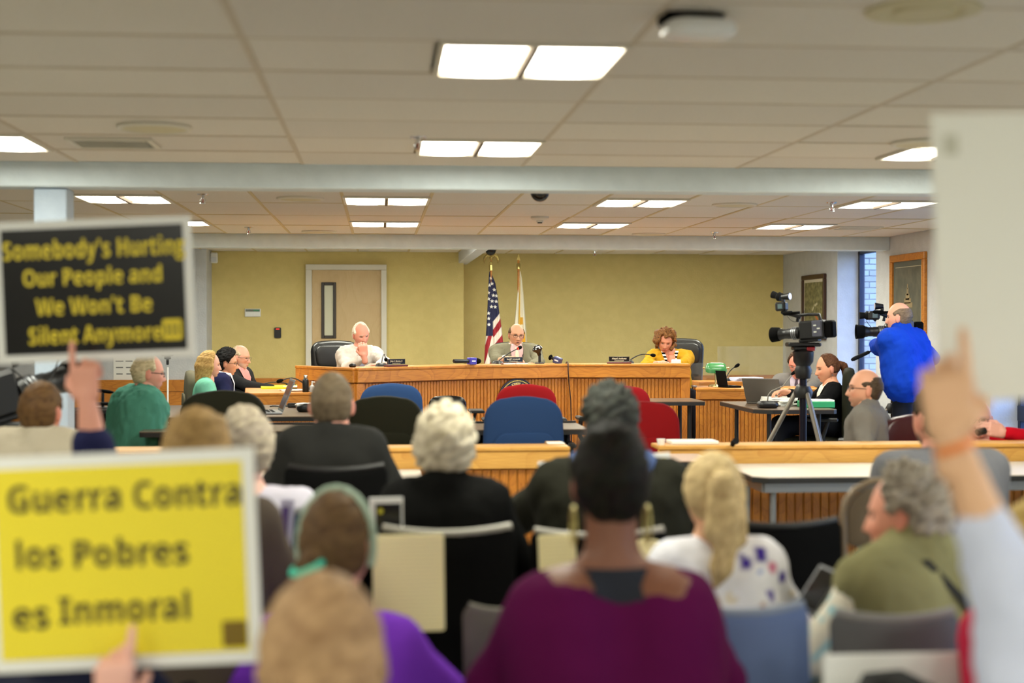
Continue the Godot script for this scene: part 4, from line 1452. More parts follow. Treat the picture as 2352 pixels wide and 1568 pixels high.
func flag_cloth(t: Node3D, kind: int, top: Vector3) -> void:
	# rows of the hanging cloth: pixel height, left and right edge, at the flag's own distance
	var rows := [[623, 1124, 1126], [630, 1123, 1130], [650, 1122, 1138], [680, 1120.5, 1143], [710, 1119.5, 1146], [735, 1118, 1150], [760, 1116.5, 1153], [800, 1113.5, 1157], [840, 1111.5, 1161], [900, 1109, 1166], [1000, 1106, 1172]]
	if kind == 1:
		rows = [[623, 1193, 1196], [640, 1191.5, 1199], [680, 1187.5, 1203], [710, 1184.5, 1205.5], [740, 1181.5, 1208], [780, 1178.5, 1210.5], [830, 1176, 1213], [900, 1173, 1216], [1000, 1170, 1220]]
	var d := -t.position.z
	var nx := 36
	var ny := 90
	var P := PackedVector3Array()
	var UV := PackedVector2Array()
	for side in 2:
		for j in ny + 1:
			var f := float(j) / ny * (rows.size() - 1)
			var i := mini(int(f), rows.size() - 2)
			var q := f - i
			var v: float = lerpf(rows[i][0], rows[i + 1][0], q)
			var l := at(lerpf(rows[i][1], rows[i + 1][1], q), v, d) - t.position
			var r := at(lerpf(rows[i][2], rows[i + 1][2], q), v, d) - t.position
			var grow := clampf(float(j) / ny * 1.6, 0.05, 1.0)
			for k in nx + 1:
				var s := float(k) / nx
				var p := l.lerp(r, s)
				var env := sqrt(maxf(0.0, 1.0 - pow(2.0 * s - 1.0, 4.0)))
				var fold := sin(s * 15.0 + 1.2 * sin(float(j) * 0.05) + kind) * 0.016 + sin(s * 31.0 + 2.0) * 0.005
				fold -= 0.03 * exp(-pow((s - 0.42) / 0.05, 2.0)) if kind == 0 else 0.02 * exp(-pow((s - 0.55) / 0.06, 2.0))
				p.z += (0.05 + fold) * env * grow * (1.0 if side == 0 else -0.6)
				P.append(p)
				UV.append(Vector2(s, (v - 620.0) / 384.0))
	var idx := PackedInt32Array()
	var W := nx + 1
	for side in 2:
		var o := side * (ny + 1) * W
		for j in ny:
			for k in nx:
				var a := o + j * W + k
				if side == 0:
					idx.append_array(PackedInt32Array([a, a + 1, a + W, a + 1, a + W + 1, a + W]))
				else:
					idx.append_array(PackedInt32Array([a, a + W, a + 1, a + 1, a + W, a + W + 1]))
	var img := Image.create(128, 768, false, Image.FORMAT_RGB8)
	for y in 768:
		var v := 620.0 + 384.0 * y / 768.0
		for x in 128:
			var s := x / 127.0
			var c := Color.WHITE
			if kind == 0:
				var navy := rgb(26, 28, 66)
				var canton: float = (v - 771.0) if s < 0.42 else (v - (738.0 - (s - 0.42) * 34.0))
				if canton < 0.0:
					c = navy
				else:
					var st: float
					if s < 0.42:
						st = (v + s * 190.0 - 838.0) / 46.0
					else:
						st = (v + (s - 0.42) * 46.0 - 738.0) / 18.5
					c = rgb(150, 22, 34) if int(floor(st + 100.0)) % 2 == 1 else rgb(226, 214, 200)
			else:
				c = rgb(226, 220, 200)
				if absf(s - (0.34 + 0.1 * (v - 623.0) / 200.0)) < 0.09:
					c = rgb(214, 170, 70)
				if v > 728 and v < 745 and absf(s - 0.6) < 0.12:
					c = rgb(216, 168, 60)
				if v > 762 and v < 790 and s > 0.6 and s < 0.86:
					c = rgb(222, 166, 40)
				if s > 0.9 or s < 0.04:
					c = rgb(206, 192, 150)
			img.set_pixel(x, y, c)
	if kind == 0:
		# white five pointed stars printed on the canton: pixel column, pixel height
		for st in [[1135, 665], [1133, 678], [1140, 679], [1130, 691], [1139.5, 692], [1128.5, 704], [1137, 704.5], [1130, 651], [1124, 655], [1122, 686], [1121.5, 719], [1122, 731], [1122.5, 745], [1127, 638], [1121.5, 672]]:
			var f := 0.0
			for i in rows.size() - 1:
				if st[1] >= rows[i][0] and st[1] <= rows[i + 1][0]:
					var q: float = (st[1] - rows[i][0]) / float(rows[i + 1][0] - rows[i][0])
					var l: float = lerpf(rows[i][1], rows[i + 1][1], q)
					var r: float = lerpf(rows[i][2], rows[i + 1][2], q)
					var cx: float = (st[0] - l) / (r - l) * 127.0
					var cy: float = (st[1] - 620.0) * 2.0
					var sx: float = 127.0 / (r - l)
					for yy in range(-10, 11):
						for xx in range(-30, 31):
							var X := xx / sx
							var Y := yy / 2.0
							var rad := sqrt(X * X + Y * Y)
							var ang := atan2(X, -Y)
							var lim := 4.2 * (0.42 + 0.58 * pow(absf(cos(2.5 * ang)), 2.2))
							var ix := int(cx) + xx
							var iy := int(cy) + yy
							if rad < lim and ix >= 0 and ix < 128 and iy >= 0 and iy < 768:
								img.set_pixel(ix, iy, rgb(232, 228, 218))
	var m := StandardMaterial3D.new()
	m.albedo_texture = ImageTexture.create_from_image(img)
	m.roughness = 0.7
	var st2 := SurfaceTool.new()
	st2.begin(Mesh.PRIMITIVE_TRIANGLES)
	st2.set_smooth_group(1)
	for i in idx:
		st2.set_uv(UV[i])
		st2.add_vertex(P[i])
	st2.generate_normals()
	put(st2.commit(), "flag_cloth", m, t)

# ---------- furniture on the raised floor ----------
func office_chair(label: String, u: float, v: float, d: float, w: float, m: Material, turn_deg := 0.0, h_back := 0.56, group := "upholstered office chairs", crown := 0.012, floor_y := STAGE) -> Node3D:
	var top := at(u, v, d)
	var t := thing("office_chair", label, "chair", Vector3(top.x, floor_y, -d), deg_to_rad(turn_deg), group)
	var H := top.y - floor_y
	var g := S()
	pad(g, back_outline(w * 0.93, w, h_back, w * 0.26, w * 0.2, crown), 0.085, 0.034, 0.014, -0.28, Transform3D(Basis.IDENTITY, Vector3(0, H - h_back - crown * 0.9, 0.0)))
	part(g, "backrest", m, t)
	g = S()
	pad(g, back_outline(w * 0.72, w * 0.74, h_back * 0.62, w * 0.16, w * 0.12, 0.0), 0.02, 0.009, 0.004, -0.28, Transform3D(Basis.IDENTITY, Vector3(0, H - h_back * 0.98, 0.062)))
	part(g, "back_shell", m, t)
	g = S()
	pad(g, round_rect(w * 0.98, 0.46, 0.1), 0.08, 0.034, 0.012, 0.0, Transform3D(Basis(Vector3.RIGHT, -PI / 2), Vector3(0, 0.44, -0.28)))
	part(g, "seat", m, t)
	g = S()
	tube(g, [Vector3(0, 0.39, -0.2), Vector3(0, 0.42, 0.06), Vector3(0, 0.6, 0.085)], 0.02, 8)
	part(g, "back_support", M.black, t)
	var n := Node3D.new()
	chair_base_at(t, Vector3(0, 0, -0.26), 0.4)
	n.free()
	for sx in [-1, 1]:
		g = S()
		tube(g, [Vector3(sx * (w * 0.5), 0.42, -0.2), Vector3(sx * (w * 0.5 + 0.05), 0.5, -0.2), Vector3(sx * (w * 0.5 + 0.05), 0.63, -0.16)], 0.018, 8)
		box(g, Vector3(sx * (w * 0.5 + 0.05), 0.645, -0.2), Vector3(0.05, 0.03, 0.24), 0.012)
		part(g, "armrest", M.black, t)
	return t

func chair_base_at(t: Node3D, o: Vector3, seat_y: float) -> void:
	var g := S()
	tube(g, [o + Vector3(0, 0.08, 0), o + Vector3(0, seat_y, 0)], 0.028, 8)
	part(g, "gas_column", M.black, t)
	for k in 5:
		var a := TAU * k / 5.0 + 0.3
		var e := o + Vector3(cos(a) * 0.27, 0.075, sin(a) * 0.27)
		g = S()
		tube(g, [o + Vector3(0, 0.11, 0), e], [0.026, 0.018], 6)
		part(g, "base_arm", M.black, t)
		g = S()
		lathe(g, [[0.0, -0.02], [0.026, -0.018], [0.03, 0.0], [0.026, 0.018], [0.0, 0.02]], 8, Transform3D(Basis(Vector3(0, 0, 1), PI / 2), e + Vector3(0, -0.043, 0)))
		part(g, "caster", M.dark_rubber, t)

func table(label: String, x0: float, x1: float, d0: float, d1: float, top_y: float, floor_y: float, m: Material, leg_m: Material, rear_lip := false, chamfer := 0.0, apron: Material = null) -> Node3D:
	var t := thing("table", label, "table", Vector3((x0 + x1) * 0.5, floor_y, -(d0 + d1) * 0.5), 0.0)
	var w := x1 - x0
	var dp := d1 - d0
	var H := top_y - floor_y
	var out := round_rect(w, dp, 0.03, 3)
	if chamfer > 0.0:
		out = PackedVector2Array([Vector2(-w * 0.5, -dp * 0.5 + chamfer), Vector2(-w * 0.5 + chamfer, -dp * 0.5), Vector2(w * 0.5 - 0.03, -dp * 0.5), Vector2(w * 0.5, -dp * 0.5 + 0.03), Vector2(w * 0.5, dp * 0.5), Vector2(-w * 0.5, dp * 0.5)])
	var g := S()
	prism(g, out, H - 0.006, H, Transform3D(Basis(Vector3.RIGHT, -PI / 2), Vector3.ZERO))
	part(g, "top", m, t)
	g = S()
	prism(g, out, H - 0.034, H - 0.006, Transform3D(Basis(Vector3.RIGHT, -PI / 2), Vector3.ZERO))
	part(g, "edge_band", M.table_edge, t)
	if apron != null:
		g = S()
		for e in [[0, dp * 0.5 - 0.05, w - 0.12, 0.02], [-w * 0.5 + 0.06, 0.0, 0.02, dp - 0.12], [w * 0.5 - 0.06, 0.0, 0.02, dp - 0.12]]:
			box(g, Vector3(e[0], H - 0.06, e[1]), Vector3(e[2], 0.055, e[3]), 0.003)
		part(g, "apron", apron, t)
	if rear_lip:
		g = S()
		box(g, Vector3(0, H + 0.006, -dp * 0.5 + 0.012), Vector3(w, 0.014, 0.02), 0.003)
		part(g, "rear_trim", M.black, t)
		g = S()
		box(g, Vector3(0, H - 0.22, -dp * 0.5 + 0.06), Vector3(w - 0.16, 0.36, 0.015), 0.003)
		part(g, "modesty_panel", M.black_matte, t)
	for sx in [-1, 1]:
		for sz in [-1, 1]:
			g = S()
			tube(g, [Vector3(sx * (w * 0.5 - 0.12), 0, sz * (dp * 0.5 - 0.1)), Vector3(sx * (w * 0.5 - 0.12), H - 0.034, sz * (dp * 0.5 - 0.1))], 0.018, 8)
			part(g, "leg", leg_m, t)
	return t

func build_stage() -> void:
	var ty := 0.92
	table("dark brown table holding the open silver laptop", -2.3, -0.08, 10.55, 12.1, ty, STAGE, M.table_brown, M.black)
	table("dark brown table in front of the laptop table, behind the office chairs", -1.45, -0.08, 9.12, 9.74, ty, STAGE, M.table_brown, M.black, true)
	table("dark brown table behind the blue chair in the middle", -0.06, 1.3, 9.12, 9.74, ty, STAGE, M.table_brown, M.black, true)
	table("narrow dark table pushed up to the dais on the right", 1.98, 2.75, 12.3, 12.9, ty, STAGE, M.table_brown, M.black)
	table("dark brown table of the person in the black cardigan", 2.87, 3.5, 11.06, 12.3, ty, STAGE, M.table_brown, M.black, false, 0.12)
	office_chair("black office chair with a pale rim at the left, behind the yellow placard", 512, 896, 8.95, 0.55, M.olive_fab, 4.0, 0.6)
	office_chair("black office chair just right of the dark suited person's shoulder", 882, 909, 8.97, 0.5, M.olive_fab, -3.0, 0.6)
	office_chair("blue office chair in the centre, nearest the oak rail", 1203, 910, 8.93, 0.515, M.blue_fab, 0.0, 0.6)
	office_chair("red office chair nearest the oak rail at the right", 1472, 921, 8.97, 0.52, M.red_fab, 0.0, 0.6)
	office_chair("blue office chair farther back, left of centre before the dais", 899, 880, 11.25, 0.51, M.blue_fab, 4.0)
	office_chair("red office chair farther back, under the round seal", 1209, 882, 11.35, 0.505, M.red_fab, 0.0)
	office_chair("red office chair farther back, right of the round seal", 1427, 885, 11.5, 0.5, M.red_fab, 0.0)
	office_chair("grey office chair seen from the side behind the person in mint green", 437, 850, 13.1, 0.46, M.grey_fab, -80.0, 0.55)
	office_chair("grey office chair partly hidden by the person in mint green", 462, 848, 13.7, 0.46, M.grey_fab, -80.0, 0.55)
	office_chair("tall dark office chair behind the person in the black cardigan", 1950, 844, 11.5, 0.46, M.olive_fab, 72.0, 0.62)
	var mr := office_chair("maroon leather chair with a shiny top behind the person in grey fleece", 2100, 951, 9.1, 0.56, M.leather_maroon, 20.0, 0.5)
	mr.set_meta("category", "chair")
	office_chair("black mesh office chair behind the person in the green polo", 268, 930, 9.75, 0.44, M.olive_fab, -70.0, 0.42)
	side_chair()
	laptop("silver_laptop", "open silver laptop on the dark brown table at the left", Vector3(at(603, 945, 10.9).x, ty, -10.95), -1.42, 0.36, 0.25, 1.95, M.grey_metal)
	laptop("grey_laptop", "thin grey laptop seen from behind on the black cardigan wearer's table", Vector3(at(1768, 925, 11.95).x, ty, -11.95), 2.5, 0.32, 0.22, 2.05, mat(rgb(96, 92, 86), 0.5))
	var cp := at(695, 935, 11.4)
	var pc := thing("conference_phone", "black conference unit on the laptop table beside the white cord", "phone", Vector3(at(712, 930, 11.1).x, ty, -11.15))
	var g := S()
	pad(g, round_rect(0.2, 0.16, 0.05), 0.05, 0.02, 0.01, 0.0, Transform3D(Basis(Vector3.RIGHT, -PI / 2), Vector3(0, 0.026, 0)))
	part(g, "body", M.black, pc)
	g = S()
	box(g, Vector3(0, 0.055, 0.02), Vector3(0.1, 0.01, 0.06), 0.003)
	part(g, "keypad", M.dark_rubber, pc)
	var wc := thing("coiled_cord", "bundle of white cord on the laptop table", "cord", Vector3(cp.x, ty, -11.5))
	g = S()
	var pts := []
	for k in 60:
		var a := k * 0.62
		pts.append(Vector3(cos(a) * (0.045 + 0.02 * sin(k * 0.9)), 0.012 + 0.03 * absf(sin(k * 0.37)), sin(a) * (0.04 + 0.015 * cos(k * 1.3))))
	tube(g, pts, 0.005, 5)
	part(g, "cord", M.white, wc)
	var bc := thing("black_plug_cable", "short black cable with a plug behind the silver laptop", "cable", Vector3(at(662, 930, 11.7).x, ty, -11.7))
	g = S()
	pts = []
	for k in 14:
		pts.append(Vector3(-0.14 + k * 0.022, 0.008 + 0.006 * absf(sin(k * 1.1)), 0.03 * sin(k * 0.9)))
	tube(g, pts, 0.006, 6)
	box(g, Vector3(0.03, 0.018, 0.0), Vector3(0.07, 0.034, 0.05), 0.006)
	part(g, "cord", M.black, bc)
	# papers, folder and conference microphone on the right table
	var st := Vector3(at(1828, 925, 11.6).x, ty, -11.55)
	var ps := thing("paper_pile", "pile of loose papers on the black cardigan wearer's table", "paper", st + Vector3(-0.12, 0, -0.1), 0.2)
	for k in 6:
		g = S()
		box(g, Vector3(rng.randf_range(-0.02, 0.02), 0.006 + k * 0.011, rng.randf_range(-0.02, 0.02)), Vector3(0.22, 0.01, 0.28), 0.001, Basis(Vector3.UP, rng.randf_range(-0.3, 0.3)))
		part(g, "sheet", M.paper, ps)
	var gf := thing("green_folder", "green folder under papers on the black cardigan wearer's table", "folder", st + Vector3(0.1, 0, 0.16), -0.1)
	g = S()
	box(g, Vector3(0, 0.024, 0), Vector3(0.26, 0.048, 0.2), 0.004)
	part(g, "cover", M.green_folder, gf)
	g = S()
	box(g, Vector3(0.01, 0.054, -0.01), Vector3(0.24, 0.012, 0.19), 0.001)
	part(g, "sheet", M.paper, gf)
	var cmp := Vector3(at(1763, 930, 11.3).x, ty, -11.3)
	var cm := thing("desk_microphone", "desk microphone with a black base and long neck reaching right", "microphone", cmp)
	g = S()
	pad(g, round_rect(0.16, 0.13, 0.04), 0.05, 0.02, 0.008, 0.0, Transform3D(Basis(Vector3.RIGHT, -PI / 2), Vector3(0, 0.026, 0)))
	part(g, "base", M.black, cm)
	g = S()
	var tip := at(1823, 856, 11.3) - cmp
	tube(g, [Vector3(0, 0.05, 0), Vector3(0.005, 0.1, 0), Vector3(0.03, 0.13, 0), tip * 0.5 + Vector3(0.02, 0.035, 0), tip], 0.0055, 7)
	part(g, "neck", M.tripod_metal, cm)
	g = S()
	tube(g, [tip - Vector3(0.02, 0.015, 0), tip, tip + Vector3(0.04, 0.028, 0)], [0.008, 0.014, 0.012], 10)
	part(g, "capsule", M.black_matte, cm)
	build_cameras()
	left_gear()

func side_chair() -> void:
	# small black stacking chair with a tablet arm before the dais
	var top := at(1028, 908, 11.7)
	var t := thing("tablet_chair", "small black shiny chair with a tablet arm before the dais", "chair", Vector3(top.x, STAGE, -11.7))
	var H := top.y - STAGE
	var g := S()
	pad(g, back_outline(0.3, 0.3, 0.3, 0.07, 0.05, 0.006), 0.03, 0.012, 0.004, -0.35, Transform3D(Basis.IDENTITY, Vector3(0, H - 0.306, 0)))
	part(g, "backrest", M.black_gloss, t)
	g = S()
	pad(g, round_rect(0.42, 0.42, 0.08), 0.04, 0.016, 0.006, 0.0, Transform3D(Basis(Vector3.RIGHT, -PI / 2), Vector3(0, 0.44, -0.24)))
	part(g, "seat", M.black, t)
	for sx in [-1, 1]:
		g = S()
		tube(g, [Vector3(sx * 0.2, 0, 0.04), Vector3(sx * 0.19, 0.44, 0.0), Vector3(sx * 0.14, H - 0.1, 0.012)], 0.011, 8)
		part(g, "leg", M.black, t)
		g = S()
		tube(g, [Vector3(sx * 0.2, 0, -0.46), Vector3(sx * 0.19, 0.43, -0.42)], 0.011, 8)
		part(g, "leg", M.black, t)
	g = S()
	tube(g, [Vector3(0.19, 0.44, -0.2), Vector3(0.23, 0.68, -0.16)], 0.012, 8)
	box(g, Vector3(0.24, H - 0.135, -0.2), Vector3(0.12, 0.022, 0.3), 0.008)
	part(g, "tablet_arm", M.black, t)

func video_camera(label: String, pos: Vector3, fwd: Vector3, up_tilt: float, scale := 1.0, raised_finder := true) -> Node3D:
	# local +x is where the lens points, y up, z to the operator's right
	var x := fwd.normalized()
	var z := x.cross(Vector3.UP).normalized()
	var b := Basis(x, z.cross(x), z)
	var t := thing("video_camera", label, "video camera", pos)
	t.basis = b.scaled(Vector3.ONE * scale) * Basis(Vector3(0, 0, 1), up_tilt)
	var g := S()
	box(g, Vector3(-0.06, 0.0, 0), Vector3(0.26, 0.18, 0.11), 0.018)
	box(g, Vector3(-0.02, -0.095, 0), Vector3(0.2, 0.03, 0.08), 0.01)
	part(g, "body", M.black, t)
	g = S()
	box(g, Vector3(-0.13, 0.01, -0.06), Vector3(0.1, 0.15, 0.02), 0.006)
	part(g, "side_panel", mat(rgb(88, 90, 104), 0.35), t)
	for q in [[-0.115, 0.04], [-0.115, -0.02], [-0.15, 0.01]]:
		g = S()
		box(g, Vector3(q[0], q[1], -0.072), Vector3(0.03, 0.014, 0.004), 0.001)
		part(g, "button", mat(rgb(214, 220, 212), 0.4), t)
	g = S()
	box(g, Vector3(-0.235, 0.0, 0), Vector3(0.09, 0.16, 0.1), 0.016)
	part(g, "battery", M.black_matte, t)
	g = S()
	lathe(g, [[0.0, 0.07], [0.052, 0.07], [0.058, 0.09], [0.058, 0.15], [0.05, 0.155], [0.05, 0.2], [0.046, 0.205], [0.046, 0.25], [0.052, 0.26], [0.056, 0.29], [0.0, 0.29]], 24, Transform3D(Basis(Vector3(0, 0, 1), -PI / 2), Vector3(0, -0.02, 0)))
	var lens := part(g, "lens_barrel", M.black, t)
	g = S()
	lathe(g, [[0.058, 0.285], [0.066, 0.3], [0.072, 0.37], [0.068, 0.37], [0.06, 0.3]], 24, Transform3D(Basis(Vector3(0, 0, 1), -PI / 2), Vector3(0, -0.02, 0)))
	part(g, "lens_hood", M.black_matte, lens)
	g = S()
	lathe(g, [[0.0, 0.31], [0.03, 0.308], [0.055, 0.3]], 20, Transform3D(Basis(Vector3(0, 0, 1), -PI / 2), Vector3(0, -0.02, 0)))
	part(g, "front_glass", M.black_gloss, lens)
	g = S()
	for k in 3:
		lathe(g, [[0.0595, 0.1 + k * 0.018], [0.0605, 0.106 + k * 0.018], [0.0595, 0.112 + k * 0.018]], 24, Transform3D(Basis(Vector3(0, 0, 1), -PI / 2), Vector3(0, -0.02, 0)))
	part(g, "focus_ring", M.grey_metal, lens)
	g = S()
	tube(g, [Vector3(-0.14, 0.085, 0), Vector3(-0.13, 0.14, 0), Vector3(-0.02, 0.15, 0), Vector3(0.09, 0.145, 0), Vector3(0.1, 0.085, 0)], 0.016, 10)
	part(g, "carry_handle", M.black, t)
	# viewfinder
	var fy := 0.24 if raised_finder else 0.14
	var fx := 0.24 if raised_finder else 0.2
	g = S()
	tube(g, [Vector3(0.06, 0.13, 0), Vector3(0.14, 0.16, -0.03), Vector3(fx, fy - 0.05, -0.03)], 0.02, 8)
	part(g, "finder_arm", M.black, t)
	g = S()
	box(g, Vector3(fx, fy, -0.03), Vector3(0.11, 0.085, 0.08), 0.014)
	part(g, "viewfinder", M.black, t)
	g = S()
	box(g, Vector3(fx - 0.005, fy, -0.0715), Vector3(0.05, 0.045, 0.004), 0.002)
	part(g, "finder_display", mat(rgb(96, 116, 118), 0.2), t)
	g = S()
	lathe(g, [[0.0, 0.0], [0.04, 0.0], [0.044, 0.03], [0.03, 0.05], [0.036, 0.1], [0.03, 0.1], [0.0, 0.09]], 18, Transform3D(Basis(Vector3(0, 0, 1), -PI / 2 + (0.35 if raised_finder else 0.0)), Vector3(fx + 0.03, fy + (0.09 if raised_finder else 0.0), 0.03)))
	part(g, "eyecup", M.dark_rubber, t)
	# lamp and microphone
	var ly := 0.33 if raised_finder else 0.23
	g = S()
	lathe(g, [[0.0, -0.05], [0.022, -0.05], [0.034, 0.02], [0.036, 0.03], [0.0, 0.03]], 18, Transform3D(Basis(Vector3(0, 0, 1), PI / 2 if raised_finder else -PI / 2), Vector3(fx - 0.06 if raised_finder else 0.16, ly, -0.03)))
	part(g, "camera_lamp", M.black, t)
	g = S()
	lathe(g, [[0.0, 0.0], [0.03, 0.0], [0.031, 0.004], [0.0, 0.008]], 18, Transform3D(Basis(Vector3(0, 0, 1), PI / 2 if raised_finder else -PI / 2), Vector3(fx - 0.09 if raised_finder else 0.19, ly, -0.03)))
	part(g, "reflector", mat(rgb(226, 222, 236), 0.2, 0.2), t)
	g = S()
	box(g, Vector3(fx - 0.02 if raised_finder else 0.12, ly - 0.04, -0.03), Vector3(0.03, 0.07, 0.03), 0.006)
	part(g, "lamp_bracket", M.black, t)
	g = S()
	tube(g, [Vector3(0.04, 0.17, -0.06), Vector3(0.2, 0.172, -0.06)], 0.013, 10)
	tube(g, [Vector3(0.12, 0.172, -0.06), Vector3(0.2, 0.172, -0.06), Vector3(0.215, 0.172, -0.06)], [0.02, 0.022, 0.012], 10)
	part(g, "shotgun_microphone", M.black_matte, t)
	g = S()
	var cp := []
	for k in 12:
		var f := k / 11.0
		cp.append(Vector3(lerpf(0.26, 0.05, f), fy - 0.05 - 0.1 * sin(PI * f) , 0.06))
	tube(g, cp, 0.003, 5)
	part(g, "finder_cable", M.black, t)
	return t

func tripod(label: String, base: Vector3, top_y: float, spread: float, leg_m: Material, col_m: Material, fluid := true, leg_top := 0.62, rot := 0.4) -> Node3D:
	var t := thing("tripod", label, "tripod", base)
	var H := top_y - base.y
	var ly := H * leg_top
	var g := S()
	tube(g, [Vector3(0, 0.12 if fluid else ly - 0.1, 0), Vector3(0, H - 0.1, 0)], 0.026 if fluid else 0.007, 10)
	part(g, "centre_column", col_m, t)
	if fluid:
		g = S()
		lathe(g, [[0.0, H - 0.27], [0.05, H - 0.26], [0.062, H - 0.2], [0.05, H - 0.17], [0.07, H - 0.14], [0.075, H - 0.07], [0.05, H - 0.05], [0.0, H - 0.05]], 18)
		part(g, "fluid_head", M.black, t)
		g = S()
		box(g, Vector3(0, H - 0.018, 0), Vector3(0.24, 0.03, 0.1), 0.008)
		box(g, Vector3(0, H - 0.045, 0), Vector3(0.16, 0.03, 0.08), 0.008)
		part(g, "plate", M.black, t)
		g = S()
		box(g, Vector3(0.04, H - 0.05, 0.05), Vector3(0.06, 0.026, 0.02), 0.004)
		part(g, "red_clamp", mat(rgb(150, 24, 30), 0.4), t)
	for k in 3:
		var a := rot + TAU * k / 3.0
		var e := Vector3(cos(a) * spread, 0.01, sin(a) * spread)
		var s := Vector3(cos(a) * 0.05, ly, sin(a) * 0.05)
		g = S()
		tube(g, [s, s.lerp(e, 0.5), e], [0.017, 0.016, 0.012] if fluid else [0.01, 0.009, 0.008], 8)
		var leg := part(g, "leg", leg_m, t)
		g = S()
		tube(g, [s.lerp(e, 0.47), s.lerp(e, 0.53)], 0.024 if fluid else 0.013, 8)
		part(g, "leg_lock", M.black, leg)
	g = S()
	lathe(g, [[0.0, ly - 0.05], [0.06, ly - 0.04], [0.07, ly], [0.05, ly + 0.04], [0.0, ly + 0.05]], 14)
	part(g, "spider", M.black, t)
	return t

func build_cameras() -> void:
	# television camera on its tripod before the clerk desk
	var d := 10.3
	var c := at(1845, 757, d)
	var fl := Vector3(c.x, STAGE, c.z)
	tripod("tall television camera tripod with grey legs at the right", fl, at(1845, 785, d).y, 0.52, M.tripod_metal, mat(rgb(22, 24, 40), 0.3, 0.4), true, 0.72, 1.35)
	video_camera("large black television camera on the grey tripod", c + Vector3(0.03, -0.005, 0), Vector3(-0.72, -0.03, -0.69), -0.03, 0.76, true)
	var pan := thing("pan_handle", "black pan handle sticking out left of the blue jacket", "handle", at(2000, 805, 12.0))
	var g := S()
	var e0 := at(1957, 826, 11.9) - pan.position
	var e1 := at(2040, 788, 12.15) - pan.position
	tube(g, [e1, e0.lerp(e1, 0.45)], 0.008, 8)
	part(g, "rod", M.black, pan)
	g = S()
	tube(g, [e0, e0.lerp(e1, 0.05), e0.lerp(e1, 0.45)], [0.012, 0.017, 0.015], 10)
	part(g, "grip", M.dark_rubber, pan)
	# the cameraman's own camera and tripod
	var c2 := at(2048, 757, 12.2)
	var f2 := Vector3(-0.985, 0.0, -0.17)
	video_camera("black video camera in front of the person in the blue jacket", c2 + Vector3(0.02, 0.0, 0), f2, 0.0, 0.86, false)
	tripod("tripod hidden behind the person in the blue jacket", Vector3(c2.x + 0.02, STAGE, c2.z), c2.y - 0.11, 0.42, M.tripod_metal, M.black, true, 0.55, 0.9)

func left_gear() -> void:
	# small recorder tripod by the green polo shirt
	var p := at(385, 815, 12.2)
	tripod("thin tripod with a small recorder beside the green polo shirt", Vector3(p.x, STAGE, p.z), p.y, 0.2, M.black, M.white, false, 0.6, 0.5)
	var rc := thing("small_recorder", "small dark recorder on the thin tripod at the left", "recorder", p)
	var g := S()
	box(g, Vector3(0, -0.0, 0), Vector3(0.1, 0.022, 0.05), 0.006)
	part(g, "body", mat(rgb(44, 40, 62), 0.4), rc)
	g = S()
	box(g, Vector3(0, -0.022, 0), Vector3(0.05, 0.026, 0.04), 0.006)
	box(g, Vector3(0.0, -0.055, 0), Vector3(0.02, 0.05, 0.02), 0.004)
	part(g, "mount", M.black, rc)
	# black boom microphone on a short stand over an equipment case
	var q := at(233, 903, 10.2)
	var cs := thing("equipment_case", "black equipment case behind the raised arm at the left", "case", Vector3(q.x - 0.02, STAGE, q.z))
	g = S()
	box(g, Vector3(0, 0.41, 0), Vector3(0.5, 0.82, 0.45), 0.02)
	part(g, "body", M.black_matte, cs)
	g = S()
	for sx in [-1, 1]:
		box(g, Vector3(sx * 0.15, 0.6, 0.23), Vector3(0.05, 0.04, 0.012), 0.003)
	part(g, "latch", M.steel, cs)
	g = S()
	tube(g, [Vector3(-0.1, 0.82, 0.1), Vector3(-0.08, 0.86, 0.1), Vector3(0.08, 0.86, 0.1), Vector3(0.1, 0.82, 0.1)], 0.012, 8)
	part(g, "handle", M.dark_rubber, cs)
	var bs := thing("boom_microphone", "black boom microphone on a short stand on the equipment case", "microphone", Vector3(q.x, STAGE + 0.82, q.z - 0.05))
	var hh := q.y - STAGE - 0.82
	g = S()
	lathe(g, [[0.0, 0.012], [0.05, 0.01], [0.055, 0.0], [0.0, 0.0]], 16)
	tube(g, [Vector3(0, 0.01, 0), Vector3(0, hh, 0)], 0.01, 8)
	part(g, "stand", M.black, bs)
	g = S()
	tube(g, [Vector3(-0.11, hh + 0.03, 0), Vector3(-0.09, hh + 0.026, 0), Vector3(0.05, hh + 0.006, 0), Vector3(0.07, hh + 0.004, 0)], [0.008, 0.014, 0.012, 0.006], 10)
	part(g, "barrel", M.black_matte, bs)
	g = S()
	tube(g, [Vector3(0.07, hh + 0.004, 0), Vector3(0.085, hh - 0.01, 0), Vector3(0.08, hh - 0.06, 0), Vector3(0.04, 0.02, 0.02)], 0.003, 5)
	part(g, "cable", M.black, bs)

